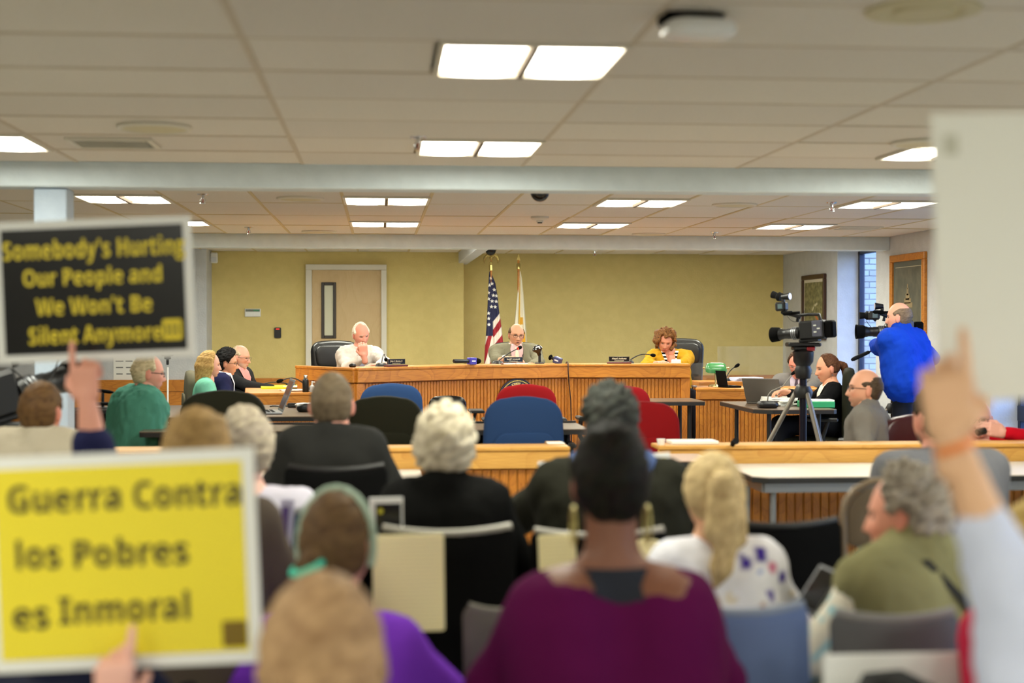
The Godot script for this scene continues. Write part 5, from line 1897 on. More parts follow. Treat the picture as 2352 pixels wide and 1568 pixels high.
# ---------- the oak rail between audience and stage ----------
func build_rail() -> void:
	var top := 0.872
	for s in [[-6.0, 1.09, "long oak rail with grooved boards, left of the gap"], [1.6, 5.1, "oak rail with grooved boards, right of the gap"]]:
		var L: float = s[1] - s[0]
		var t := thing("oak_rail", s[2], "rail", Vector3((s[0] + s[1]) * 0.5, 0, -8.5), 0.0, "oak rails before the stage")
		var g := S()
		box(g, Vector3(0, top - 0.0125, -0.01), Vector3(L, 0.025, 0.24), 0.006)
		part(g, "cap", M.oak_l[0], t)
		g = S()
		box(g, Vector3(0, top - 0.025 - 0.05, 0.09), Vector3(L, 0.1, 0.024), 0.004)
		part(g, "fascia", M.oak_l[1], t)
		g = S()
		box(g, Vector3(0, 0.375, 0.05), Vector3(L, 0.745, 0.03), 0.0)
		part(g, "core", M.oak_l[2], t)
		var n := int(L / 0.05)
		var seen := 0
		for i in n:
			var x := -L * 0.5 + (i + 0.5) * L / n
			var wx: float = x + t.position.x
			if wx < -2.2:
				continue
			put(slat(0.742, 0.049), "slat", M.oak_v[(i * 5 + i / 4) % 4], t, Vector3(x, 0.372, 0.072))
		g = S()
		box(g, Vector3(0, 0.04, 0.084), Vector3(L, 0.08, 0.012), 0.003)
		part(g, "base_board", M.oak_l[3], t)
		if s[0] < 0:
			# mitred return at the gap
			g = S()
			box(g, Vector3(L * 0.5 - 0.05, top - 0.0125, -0.22), Vector3(0.1, 0.024, 0.22), 0.006)
			box(g, Vector3(L * 0.5 - 0.05, 0.43, -0.22), Vector3(0.06, 0.82, 0.2), 0.004)
			part(g, "return_post", M.oak_l[2], t)
	# papers left on the rail
	var y := 0.872
	for s in [[1590, 8.55, 0.28, 0.17, 0.02, "flat white binder lying on the right oak rail"], [1322, 8.62, 0.1, 0.12, 0.008, "white sheet lying at the end of the left oak rail"]]:
		var p := at(s[0], 1020, s[1])
		if s[0] < 1400:
			p.x = 1.03
		var b := thing("binder" if s[4] > 0.01 else "white_sheet", s[5], "paper", Vector3(p.x, y, -s[1]))
		var g := S()
		box(g, Vector3(0, s[4] * 0.5, 0), Vector3(s[2], s[4], s[3]), 0.003)
		part(g, "cover", M.paper, b)
		if s[4] > 0.01:
			g = S()
			box(g, Vector3(0.0, s[4] * 0.5, 0.0), Vector3(s[2] - 0.01, s[4] * 0.6, s[3] + 0.004), 0.0)
			part(g, "sheet", M.paper, b)
	var ml := thing("small_cup", "small white cup on the right oak rail", "cup", Vector3(1.63, y, -8.47))
	var gm := S()
	lathe(gm, [[0.0, 0.0], [0.02, 0.0], [0.026, 0.035], [0.023, 0.035], [0.018, 0.004], [0.0, 0.004]], 16)
	part(gm, "body", M.white, ml)
	var bmic := at(1690, 1045, 8.32)
	var rk := thing("rail_microphone", "small dark microphone clipped on the right oak rail", "microphone", Vector3(bmic.x, y, -8.4))
	gm = S()
	tube(gm, [Vector3(0, 0.0, 0), Vector3(0, 0.02, 0.02)], 0.014, 8)
	tube(gm, [Vector3(0, 0.015, 0.0), Vector3(0.01, 0.03, 0.05)], [0.014, 0.02], 10)
	part(gm, "body", M.dark_rubber, rk)

# ---------- tables and chairs of the audience ----------
func build_audience_furniture() -> void:
	table("white topped folding table behind the dark suited person", -1.7, 0.23, 7.6, 8.33, 0.757, 0.0, M.table_white, M.grey_metal, false, 0.0, M.grey_metal)
	table("white topped folding table before the right oak rail", at(1717, 1090, 7.75).x, 4.6, 7.58, 8.33, 0.772, 0.0, M.table_white, M.grey_metal, false, 0.07, M.grey_metal)
	var nt := table("narrow brown table end by the rail, beside the dark jacketed person", 1.45, at(1640, 1064, 7.9).x, 7.86, 8.3, 0.835, 0.0, mat(rgb(190, 158, 138), 0.35), M.grey_metal)
	nt.set_meta("category", "table")
	# slanting brace under the right table
	conf_chair("black chair back behind the dark suited person", 772, 1068, 5.5, 0.385, 0.44, M.black_matte, M.black, 2.0)
	conf_chair("black chair with a silver top rail behind the black blazer", 1030, 1212, 4.42, 0.42, 0.5, M.black_matte, mat(rgb(150, 146, 136), 0.5, 0.2), 0.0)
	conf_chair("black chair behind the dark jacketed person, mostly hidden", 1385, 1218, 4.55, 0.44, 0.44, M.black_matte, mat(rgb(150, 146, 136), 0.5, 0.2), 0.0)
	conf_chair("black chair between the floral shirt and the olive vest", 1812, 1196, 4.75, 0.42, 0.46, M.black_matte, M.black, 3.0)
	conf_chair("black chair at the right edge beside the white sleeve", 2380, 1206, 4.6, 0.42, 0.46, M.black_matte, mat(rgb(150, 146, 136), 0.5, 0.2), -3.0)
	conf_chair("blue grey chair right of the person in the plum sweater", 1730, 1394, 3.62, 0.34, 0.42, cloth(rgb(96, 112, 150), 0.7), cloth(rgb(120, 130, 150), 0.6), 4.0)
	conf_chair("dark grey chair behind the person in the olive vest", 2075, 1408, 3.5, 0.33, 0.4, mat(rgb(74, 74, 78), 0.55), mat(rgb(120, 118, 118), 0.5), 0.0)
	conf_chair("grey chair left of the person in the plum sweater", 1150, 1392, 4.0, 0.2, 0.42, cloth(rgb(112, 108, 98), 0.8), cloth(rgb(122, 118, 108), 0.8), 0.0)
	conf_chair("dark blue chair behind the person in the lavender shirt", 590, 1172, 4.7, 0.32, 0.44, cloth(rgb(38, 58, 88), 0.7), M.grey_metal, 0.0)
	folding_chair()

func conf_chair(label: String, u: float, v: float, d: float, w: float, hb: float, m: Material, rail_m: Material, turn_deg: float) -> Node3D:
	var top := at(u, v, d)
	var t := thing("stacking_chair", label, "chair", Vector3(top.x, 0, -d), deg_to_rad(turn_deg), "audience chairs")
	var H := top.y
	var bend := -0.8
	var g := S()
	pad(g, back_outline(w, w * 0.97, hb, 0.035, 0.05, -0.022), 0.02, 0.009, 0.0, bend, Transform3D(Basis(Vector3.RIGHT, -0.12), Vector3(0, H - hb, 0)))
	part(g, "backrest", m, t)
	g = S()
	var pts := []
	for k in 11:
		var x := (-0.5 + k / 10.0) * (w - 0.03)
		pts.append(Basis(Vector3.RIGHT, -0.12) * Vector3(x, hb - 0.022 * (1.0 - 4.0 * x * x / (w * w)), bend * x * x) + Vector3(0, H - hb, 0))
	tube(g, pts, 0.013, 8)
	part(g, "top_rail", rail_m, t)
	g = S()
	pad(g, round_rect(w + 0.04, 0.44, 0.07), 0.05, 0.02, 0.008, 0.0, Transform3D(Basis(Vector3.RIGHT, -PI / 2), Vector3(0, 0.43, -0.2)))
	part(g, "seat", m, t)
	for sx in [-1, 1]:
		g = S()
		var xo: float = sx * w * 0.5
		tube(g, [Vector3(xo, 0, 0.1), Vector3(xo, 0.42, 0.0), Vector3(xo * 0.97, H - hb * 0.5, -0.01 + bend * xo * xo)], 0.012, 8)
		part(g, "leg", M.black, t)
		g = S()
		tube(g, [Vector3(xo, 0, -0.42), Vector3(xo, 0.41, -0.36), Vector3(xo, 0.42, -0.1)], 0.012, 8)
		part(g, "leg", M.black, t)
	return t

func folding_chair() -> void:
	var d := 4.85
	var c := at(2085, 1100, d)
	var m := mat(rgb(122, 104, 82), 0.4, 0.2)
	var t := thing("folding_chair", "brown steel folding chair behind the grey suited person", "chair", Vector3(c.x, 0, -d))
	var H := c.y
	var w := 0.44
	var g := S()
	var pts := [Vector3(-w * 0.5, 0, 0.12), Vector3(-w * 0.5, 0.5, 0.02), Vector3(-w * 0.5, H - 0.14, -0.01)]
	for k in 9:
		var a := PI - PI * k / 8.0
		var sg := signf(cos(a)) * pow(absf(cos(a)), 0.6)
		pts.append(Vector3(sg * w * 0.5, H - 0.12 + 0.12 * sin(a), -0.012))
	pts.append_array([Vector3(w * 0.5, H - 0.14, -0.01), Vector3(w * 0.5, 0.5, 0.02), Vector3(w * 0.5, 0, 0.12)])
	tube(g, pts, 0.013, 8)
	part(g, "frame", m, t)
	g = S()
	pad(g, back_outline(w * 0.94, w * 0.94, 0.2, 0.1, 0.02, 0.015), 0.012, 0.005, 0.0, -0.3, Transform3D(Basis.IDENTITY, Vector3(0, H - 0.225, 0.0)))
	part(g, "backrest", mat(rgb(104, 88, 68), 0.45, 0.2), t)
	g = S()
	pad(g, round_rect(0.4, 0.4, 0.06), 0.02, 0.008, 0.0, 0.0, Transform3D(Basis(Vector3.RIGHT, -PI / 2), Vector3(0, 0.44, -0.18)))
	part(g, "seat", m, t)
	for sx in [-1, 1]:
		g = S()
		tube(g, [Vector3(sx * 0.19, 0, -0.36), Vector3(sx * 0.2, 0.44, -0.06)], 0.011, 8)
		part(g, "leg", m, t)

# ---------- distance fields for bodies, hands and hair ----------
class Fld:
	var o: Vector3
	var h: float
	var nx: int
	var ny: int
	var nz: int
	var d := PackedFloat32Array()

	func _init(lo: Vector3, hi: Vector3, step: float) -> void:
		o = lo
		h = step
		nx = int(ceil((hi.x - lo.x) / h)) + 2
		ny = int(ceil((hi.y - lo.y) / h)) + 2
		nz = int(ceil((hi.z - lo.z) / h)) + 2
		d.resize(nx * ny * nz)
		d.fill(1.0)

	func bone(a: Vector3, b: Vector3, ra: float, rb: float, k: float) -> void:
		var m: float = maxf(ra, rb) + k + 2.0 * h
		var x0: int = maxi(0, int((minf(a.x, b.x) - m - o.x) / h))
		var y0: int = maxi(0, int((minf(a.y, b.y) - m - o.y) / h))
		var z0: int = maxi(0, int((minf(a.z, b.z) - m - o.z) / h))
		var x1: int = mini(nx - 1, int((maxf(a.x, b.x) + m - o.x) / h) + 1)
		var y1: int = mini(ny - 1, int((maxf(a.y, b.y) + m - o.y) / h) + 1)
		var z1: int = mini(nz - 1, int((maxf(a.z, b.z) + m - o.z) / h) + 1)
		var ax: float = b.x - a.x
		var ay: float = b.y - a.y
		var az: float = b.z - a.z
		var il: float = 1.0 / maxf(ax * ax + ay * ay + az * az, 0.0000001)
		var dr: float = rb - ra
		for z in range(z0, z1 + 1):
			var pz: float = o.z + z * h - a.z
			for y in range(y0, y1 + 1):
				var py: float = o.y + y * h - a.y
				var base: float = py * ay + pz * az
				var i: int = (z * ny + y) * nx + x0
				for x in range(x0, x1 + 1):
					var px: float = o.x + x * h - a.x
					var t: float = clampf((px * ax + base) * il, 0.0, 1.0)
					var qx: float = px - ax * t
					var qy: float = py - ay * t
					var qz: float = pz - az * t
					var e: float = sqrt(qx * qx + qy * qy + qz * qz) - ra - dr * t
					var c: float = d[i]
					var w: float = k - absf(c - e)
					if w > 0.0:
						d[i] = minf(c, e) - w * w * 0.25 / k
					elif e < c:
						d[i] = e
					i += 1

	func at(p: Vector3) -> float:
		var q: Vector3 = (p - o) / h
		var x: int = int(q.x)
		var y: int = int(q.y)
		var z: int = int(q.z)
		if q.x < 0.0 or q.y < 0.0 or q.z < 0.0 or x > nx - 2 or y > ny - 2 or z > nz - 2:
			return 1.0
		var fx: float = q.x - x
		var fy: float = q.y - y
		var fz: float = q.z - z
		var i: int = (z * ny + y) * nx + x
		var s: int = nx * ny
		return lerpf(lerpf(lerpf(d[i], d[i + 1], fx), lerpf(d[i + nx], d[i + nx + 1], fx), fy), lerpf(lerpf(d[i + s], d[i + s + 1], fx), lerpf(d[i + s + nx], d[i + s + nx + 1], fx), fy), fz)

	func march(p: Vector3, dir: Vector3, most := 0.8) -> Vector3:
		var t := 0.0
		while t < most:
			var e := at(p + dir * t)
			if e < 0.0005:
				return p + dir * t
			t += clampf(e * 0.7, 0.002, 0.05)
		return p + dir * most

	func nets(A: Dictionary, col: Color) -> void:
		var sy: int = nx
		var sz: int = nx * ny
		var vi := PackedInt32Array()
		vi.resize(d.size())
		vi.fill(-1)
		var V: PackedVector3Array = A.v
		var C: PackedColorArray = A.c
		var I: PackedInt32Array = A.i
		var cells := PackedInt32Array()
		var lim: float = 2.0 * h
		var off := [0, 1, sy, sy + 1, sz, sz + 1, sz + sy, sz + sy + 1]
		var E := [[0, 1], [2, 3], [4, 5], [6, 7], [0, 2], [1, 3], [4, 6], [5, 7], [0, 4], [1, 5], [2, 6], [3, 7]]
		for z in nz - 1:
			for y in ny - 1:
				var i: int = (z * ny + y) * nx
				for x in nx - 1:
					var v0: float = d[i]
					if v0 < lim and v0 > -lim:
						var neg := 0
						for k in 8:
							if d[i + off[k]] < 0.0:
								neg += 1
						if neg > 0 and neg < 8:
							var s := Vector3.ZERO
							var n := 0
							for e in E:
								var a: float = d[i + off[e[0]]]
								var b: float = d[i + off[e[1]]]
								if (a < 0.0) != (b < 0.0):
									var t: float = a / (a - b)
									var p0 := Vector3(e[0] & 1, (e[0] >> 1) & 1, e[0] >> 2)
									var p1 := Vector3(e[1] & 1, (e[1] >> 1) & 1, e[1] >> 2)
									s += p0.lerp(p1, t)
									n += 1
							vi[i] = V.size()
							V.append(o + (Vector3(x, y, z) + s / n) * h)
							C.append(col)
							cells.append(i)
					i += 1
		for i in cells:
			var a: bool = d[i] < 0.0
			for ax in 3:
				var step: int = 1 if ax == 0 else (sy if ax == 1 else sz)
				var s1: int = sy if ax == 0 else (sz if ax == 1 else 1)
				var s2: int = sz if ax == 0 else (1 if ax == 1 else sy)
				if a != (d[i + step] < 0.0):
					var j1: int = i - s1
					var j2: int = i - s2
					var j3: int = i - s1 - s2
					if j3 < 0:
						continue
					if vi[j1] < 0 or vi[j2] < 0 or vi[j3] < 0:
						continue
					if a:
						I.append_array(PackedInt32Array([vi[i], vi[j3], vi[j1], vi[i], vi[j2], vi[j3]]))
					else:
						I.append_array(PackedInt32Array([vi[i], vi[j1], vi[j3], vi[i], vi[j3], vi[j2]]))
		A.v = V
		A.c = C
		A.i = I

func arr() -> Dictionary:
	return {"v": PackedVector3Array(), "c": PackedColorArray(), "i": PackedInt32Array()}

func arr_mesh(A: Dictionary, rough := 0.0, freq := 20.0, streak := 0.0) -> ArrayMesh:
	var V: PackedVector3Array = A.v
	var I: PackedInt32Array = A.i
	var N := PackedVector3Array()
	N.resize(V.size())
	for pass_n in (2 if rough > 0.0 else 1):
		N.fill(Vector3.ZERO)
		for k in range(0, I.size(), 3):
			var a := I[k]
			var b := I[k + 1]
			var c := I[k + 2]
			var n := (V[c] - V[a]).cross(V[b] - V[a])
			N[a] += n
			N[b] += n
			N[c] += n
		for k in N.size():
			N[k] = N[k].normalized()
		if pass_n == 0 and rough > 0.0:
			for k in V.size():
				var p := V[k] * freq
				V[k] += N[k] * rough * (nz.get_noise_3d(p.x, p.y * 0.6, p.z) + 0.5 * nz.get_noise_3d(p.x * 2.3 + 9.0, p.y * 1.3, p.z * 2.3))
	var arrs := []
	arrs.resize(Mesh.ARRAY_MAX)
	arrs[Mesh.ARRAY_VERTEX] = V
	arrs[Mesh.ARRAY_NORMAL] = N
	arrs[Mesh.ARRAY_COLOR] = A.c
	arrs[Mesh.ARRAY_INDEX] = I
	var m := ArrayMesh.new()
	m.add_surface_from_arrays(Mesh.PRIMITIVE_TRIANGLES, arrs)
	return m

# ---------- heads ----------
func head_pt(d: Vector3, feat: float) -> Vector3:
	# unit head: x right, y up, z to the face; crown at y 0.118, chin near -0.118
	var p := Vector3(d.x * 0.079, d.y * 0.118, d.z * 0.096)
	var y := p.y
	if y < 0.0:
		var t := -y / 0.118
		p.x *= 1.0 - 0.2 * t * t
		if d.z < 0.0:
			p.z *= 1.0 - 0.3 * t
		p.z += 0.036 * t * t * smoothstep(-0.6, 0.5, d.z)
	elif d.z < 0.0:
		p.z *= 1.04
	if d.z > 0.0 and feat > 0.0:
		var x := p.x
		var fr := smoothstep(0.1, 0.5, d.z) * feat
		var ny := clampf((0.012 - y) / 0.052, 0.0, 1.0)
		var nb := (ny if y > -0.04 else maxf(0.0, 1.0 - (-0.04 - y) / 0.012))
		p.z += fr * 0.026 * nb * exp(-pow(x / (0.009 + 0.007 * ny), 2.0))
		var ex := (absf(x) - 0.031) / 0.017
		p.z -= fr * 0.010 * exp(-ex * ex - pow((y - 0.002) / 0.014, 2.0))
		p.z += fr * 0.005 * exp(-pow((absf(x) - 0.028) / 0.024, 2.0) - pow((y - 0.024) / 0.009, 2.0))
		p.z += fr * 0.006 * exp(-pow(x / 0.022, 2.0) - pow((y + 0.067) / 0.011, 2.0))
		p.z -= fr * 0.004 * exp(-pow(x / 0.02, 2.0) - pow((y + 0.086) / 0.008, 2.0))
		p.z += fr * 0.006 * exp(-pow(x / 0.02, 2.0) - pow((y + 0.104) / 0.012, 2.0))
		p.z += fr * 0.004 * exp(-pow((absf(x) - 0.045) / 0.018, 2.0) - pow((y + 0.03) / 0.02, 2.0))
	return p

func hair_cover(p: Vector3, o: Dictionary) -> float:
	var y := p.y
	var ze: float = o.get("ze", 0.0)
	var zl: float
	if y > 0.03:
		zl = lerpf(0.04, o.get("zt", 0.06), smoothstep(0.03, 0.085, y))
	elif y > -0.03:
		zl = lerpf(ze, 0.04, (y + 0.03) / 0.06)
	else:
		zl = lerpf(ze - 0.035, ze, clampf((y + 0.08) / 0.05, 0.0, 1.0))
	var c := clampf((zl - p.z) / 0.012, 0.0, 1.0)
	c *= clampf((y - float(o.get("yb", -0.085))) / 0.02, 0.0, 1.0)
	if o.has("bald"):
		var lim: float = o.bald + (0.03 if p.z < -0.03 and o.get("crown", true) else 0.0)
		c *= clampf((lim - y) / 0.014, 0.0, 1.0)
	if o.get("ears", true):
		var e := Vector2((y + 0.012) / 0.036, (p.z + 0.004) / 0.024)
		if absf(p.x) > 0.05 and e.length() < 1.0:
			c = 0.0
	return c

func lin(c: Color) -> Color:
	return c.srgb_to_linear()

func add_head(A: Dictionary, H: Dictionary, xf: Transform3D, s: Dictionary) -> void:
	var detail: bool = s.get("face", false)
	var nu := 64 if detail else 36
	var nv := 68 if detail else 36
	var skin := lin(s.skin)
	var lip := lin(s.get("lip", s.skin.lerp(rgb(170, 70, 70), 0.45)))
	var hair: Dictionary = s.get("hair", {})
	var hc: Color = lin(hair.get("c", rgb(90, 70, 50)))
	var hc2: Color = lin(hair.get("c2", hair.get("c", rgb(90, 70, 50)).darkened(0.35)))
	var V: PackedVector3Array = A.v
	var C: PackedColorArray = A.c
	var I: PackedInt32Array = A.i
	var hv: PackedVector3Array = H.v
	var hcA: PackedColorArray = H.c
	var hi: PackedInt32Array = H.i
	var o := V.size()
	var ho := hv.size()
	var cov := PackedFloat32Array()
	var T: float = hair.get("t", 0.014)
	var na: float = hair.get("n", 0.35)
	var nf: float = hair.get("nf", 60.0)
	for j in nv + 1:
		var ph := PI * j / nv
		for i in nu:
			var q := -1.0 + 2.0 * i / nu
			var th := PI * signf(q) * pow(absf(q), 1.5 if detail else 1.0)
			var d := Vector3(sin(ph) * sin(th), cos(ph), sin(ph) * cos(th))
			var p := head_pt(d, 1.0 if detail else 0.7)
			var c := skin
			if d.z > 0.15:
				var x := absf(p.x)
				var e := pow((x - 0.031) / 0.0145, 2.0) + pow((p.y - 0.001) / 0.0062, 2.0)
				c = c.lerp(Color(skin.r * 0.95, skin.g * 0.72, skin.b * 0.68), 0.6 * exp(-pow((x - 0.045) / 0.02, 2.0) - pow((p.y + 0.035) / 0.02, 2.0)))
				if e < 1.4:
					c = c.lerp(Color(0.035, 0.025, 0.02), clampf((1.4 - e) * 1.6, 0.0, 0.85))
				var b := pow((x - 0.032) / 0.019, 2.0) + pow((p.y - 0.021 + 0.003 * (x / 0.03)) / 0.0052, 2.0)
				if b < 1.3:
					c = c.lerp(hc.lerp(skin, 0.25), clampf((1.3 - b) * 1.3, 0.0, 0.75))
				var l := pow(p.x / 0.023, 2.0) + pow((p.y + 0.067) / 0.0078, 2.0)
				if l < 1.2:
					c = c.lerp(lip, clampf((1.2 - l) * 2.0, 0.0, 0.9))
				if s.get("mouth_open", false) and pow(p.x / 0.014, 2.0) + pow((p.y + 0.069) / 0.006, 2.0) < 1.0:
					c = Color(0.05, 0.015, 0.015)
				if s.has("beard"):
					var bm := clampf((-0.045 - p.y) / 0.02, 0.0, 1.0) * (1.0 if l > 1.4 else 0.2)
					c = c.lerp(lin(s.beard), bm * float(s.get("beard_k", 0.7)))
			V.append(xf * p)
			C.append(c)
			if hair.size() > 0:
				var k := hair_cover(p, hair)
				cov.append(k)
				var w := nz.get_noise_3d(p.x * nf, p.y * nf, p.z * nf)
				var up := 1.0 + float(hair.get("top", 0.0)) * clampf(p.y / 0.118, 0.0, 1.0)
				var off := -0.004 + (T * up * (1.0 + na * 1.6 * w) + 0.004) * k
				hv.append(xf * (p + d * off))
				var st := 0.5 + 0.5 * clampf(nz.get_noise_3d(p.x * 260.0, p.y * 40.0, p.z * 260.0) * 1.6 + w * na, -1.0, 1.0)
				hcA.append(hc2.lerp(hc, st))
	for j in nv:
		for i in nu:
			var a := o + j * nu + i
			var b := o + j * nu + (i + 1) % nu
			I.append_array(PackedInt32Array([a, a + nu, b, b, a + nu, b + nu]))
			if hair.size() > 0:
				var ca := cov[j * nu + i]
				var cb := cov[j * nu + (i + 1) % nu]
				var cc := cov[(j + 1) * nu + i]
				var cd := cov[(j + 1) * nu + (i + 1) % nu]
				if maxf(maxf(ca, cb), maxf(cc, cd)) > 0.01:
					var ha := ho + j * nu + i
					var hb := ho + j * nu + (i + 1) % nu
					hi.append_array(PackedInt32Array([ha, ha + nu, hb, hb, ha + nu, hb + nu]))
	A.v = V
	A.c = C
	A.i = I
	# ears
	if hair.get("ears", true):
		for sx in [-1.0, 1.0]:
			var eb := Basis(Vector3.UP, sx * 0.45) * Basis(Vector3(1, 0, 0), -0.12)
			blob(A, xf * Transform3D(eb, Vector3(sx * 0.077, -0.012, -0.008)), Vector3(0.011, 0.033, 0.021), lin(s.skin.lerp(rgb(200, 90, 80), 0.2)))
	H.v = hv
	H.c = hcA
	H.i = hi
	# locks, tails and curls
	if hair.has("locks"):
		var lo := Vector3(9, 9, 9)
		var hi2 := -lo
		for l in hair.locks:
			for q in [xf * l[0], xf * l[1]]:
				var rr: float = maxf(l[2], l[3]) + 0.03
				lo = lo.min(q - Vector3.ONE * rr)
				hi2 = hi2.max(q + Vector3.ONE * rr)
		var F := Fld.new(lo, hi2, 0.011)
		for l in hair.locks:
			F.bone(xf * l[0], xf * l[1], l[2], l[3], 0.02)
		var n0: int = H.v.size()
		F.nets(H, hc)
		var VV: PackedVector3Array = H.v
		var CC: PackedColorArray = H.c
		for k in range(n0, VV.size()):
			var p := xf.affine_inverse() * VV[k]
			var st := 0.5 + 0.5 * clampf(nz.get_noise_3d(p.x * 220.0, p.y * 26.0, p.z * 220.0) * 1.8, -1.0, 1.0)
			CC[k] = hc2.lerp(hc, st)
			VV[k] += xf.basis * (Vector3(p.x, 0, p.z).normalized() * 0.004 * nz.get_noise_3d(p.x * 160.0, p.y * 20.0, p.z * 160.0))
		H.v = VV
		H.c = CC

func blob(A: Dictionary, xf: Transform3D, r: Vector3, c: Color) -> void:
	var V: PackedVector3Array = A.v
	var C: PackedColorArray = A.c
	var I: PackedInt32Array = A.i
	var o := V.size()
	var nu := 12
	var nv := 8
	for j in nv + 1:
		var ph := PI * j / nv
		for i in nu:
			var th := TAU * i / nu
			V.append(xf * (Vector3(sin(ph) * sin(th), cos(ph), sin(ph) * cos(th)) * r))
			C.append(c)
	for j in nv:
		for i in nu:
			var a := o + j * nu + i
			var b := o + j * nu + (i + 1) % nu
			I.append_array(PackedInt32Array([a, a + nu, b, b, a + nu, b + nu]))
	A.v = V
	A.c = C
	A.i = I

# ---------- hands ----------
func add_hand(A: Dictionary, wrist: Vector3, dir: Vector3, palm: Vector3, thumb_side: float, curl: Array, col: Color, sc := 1.0, h := 0.005, spread := 0.0) -> void:
	var d := dir.normalized()
	var n := (palm - d * palm.dot(d)).normalized()
	var s := d.cross(n)
	var R := 0.17 * sc
	var F := Fld.new(wrist - Vector3.ONE * R - Vector3.ONE * 0.04, wrist + Vector3.ONE * R + Vector3.ONE * 0.04, h)
	F.bone(wrist - d * 0.05 * sc, wrist + d * 0.01, 0.027 * sc, 0.026 * sc, 0.012)
	var kn := []
	for f in 4:
		var x := (f - 1.5) * 0.0205 * sc * thumb_side
		var k := wrist + d * (0.088 - 0.004 * absf(f - 1.2)) * sc - s * x
		kn.append(k)
		F.bone(wrist + d * 0.012 * sc - s * x * 0.7, k, 0.0155 * sc, 0.0125 * sc, 0.012)
	for f in 4:
		var mul: float = [0.92, 1.04, 1.0, 0.78][f] * sc
		var c: float = curl[mini(f, curl.size() - 1)]
		var p: Vector3 = kn[f]
		var dd := (d - s * (f - 1.5) * 0.02 * spread * thumb_side).normalized()
		var ra := 0.0098 * sc
		for g in 3:
			dd = dd.rotated(s, -c * [0.8, 1.0, 0.7][g] if s.cross(d).dot(n) < 0.0 else c * [0.8, 1.0, 0.7][g])
			var e: Vector3 = p + dd * [0.044, 0.027, 0.022][g] * mul
			F.bone(p, e, ra, ra * 0.93, 0.004)
			p = e
			ra *= 0.93
	var tb := wrist + d * 0.022 * sc + s * 0.03 * sc * thumb_side
	var td := (d * 0.75 + s * 0.75 * thumb_side + n * 0.35).normalized()
	var tc: float = curl[4] if curl.size() > 4 else 0.4
	F.bone(wrist + d * 0.012 * sc, tb, 0.015 * sc, 0.0145 * sc, 0.01)
	var t1 := tb + td * 0.036 * sc
	F.bone(tb, t1, 0.0135 * sc, 0.0112 * sc, 0.008)
	var td2 := (td - s * tc * thumb_side + n * tc * 0.4).normalized()
	F.bone(t1, t1 + td2 * 0.03 * sc, 0.011 * sc, 0.009 * sc, 0.004)
	F.nets(A, col)

func two_bone(a: Vector3, b: Vector3, la: float, lb: float, pole: Vector3) -> Array:
	var d := b - a
	var L := d.length()
	if L > (la + lb) * 0.985:
		var k := L / ((la + lb) * 0.985)
		la *= k
		lb *= k
	var x := (la * la - lb * lb + L * L) / (2.0 * L)
	var y := sqrt(maxf(la * la - x * x, 0.0))
	var z := d / L
	var q := (pole - z * pole.dot(z)).normalized()
	return [a + z * x + q * y, b]

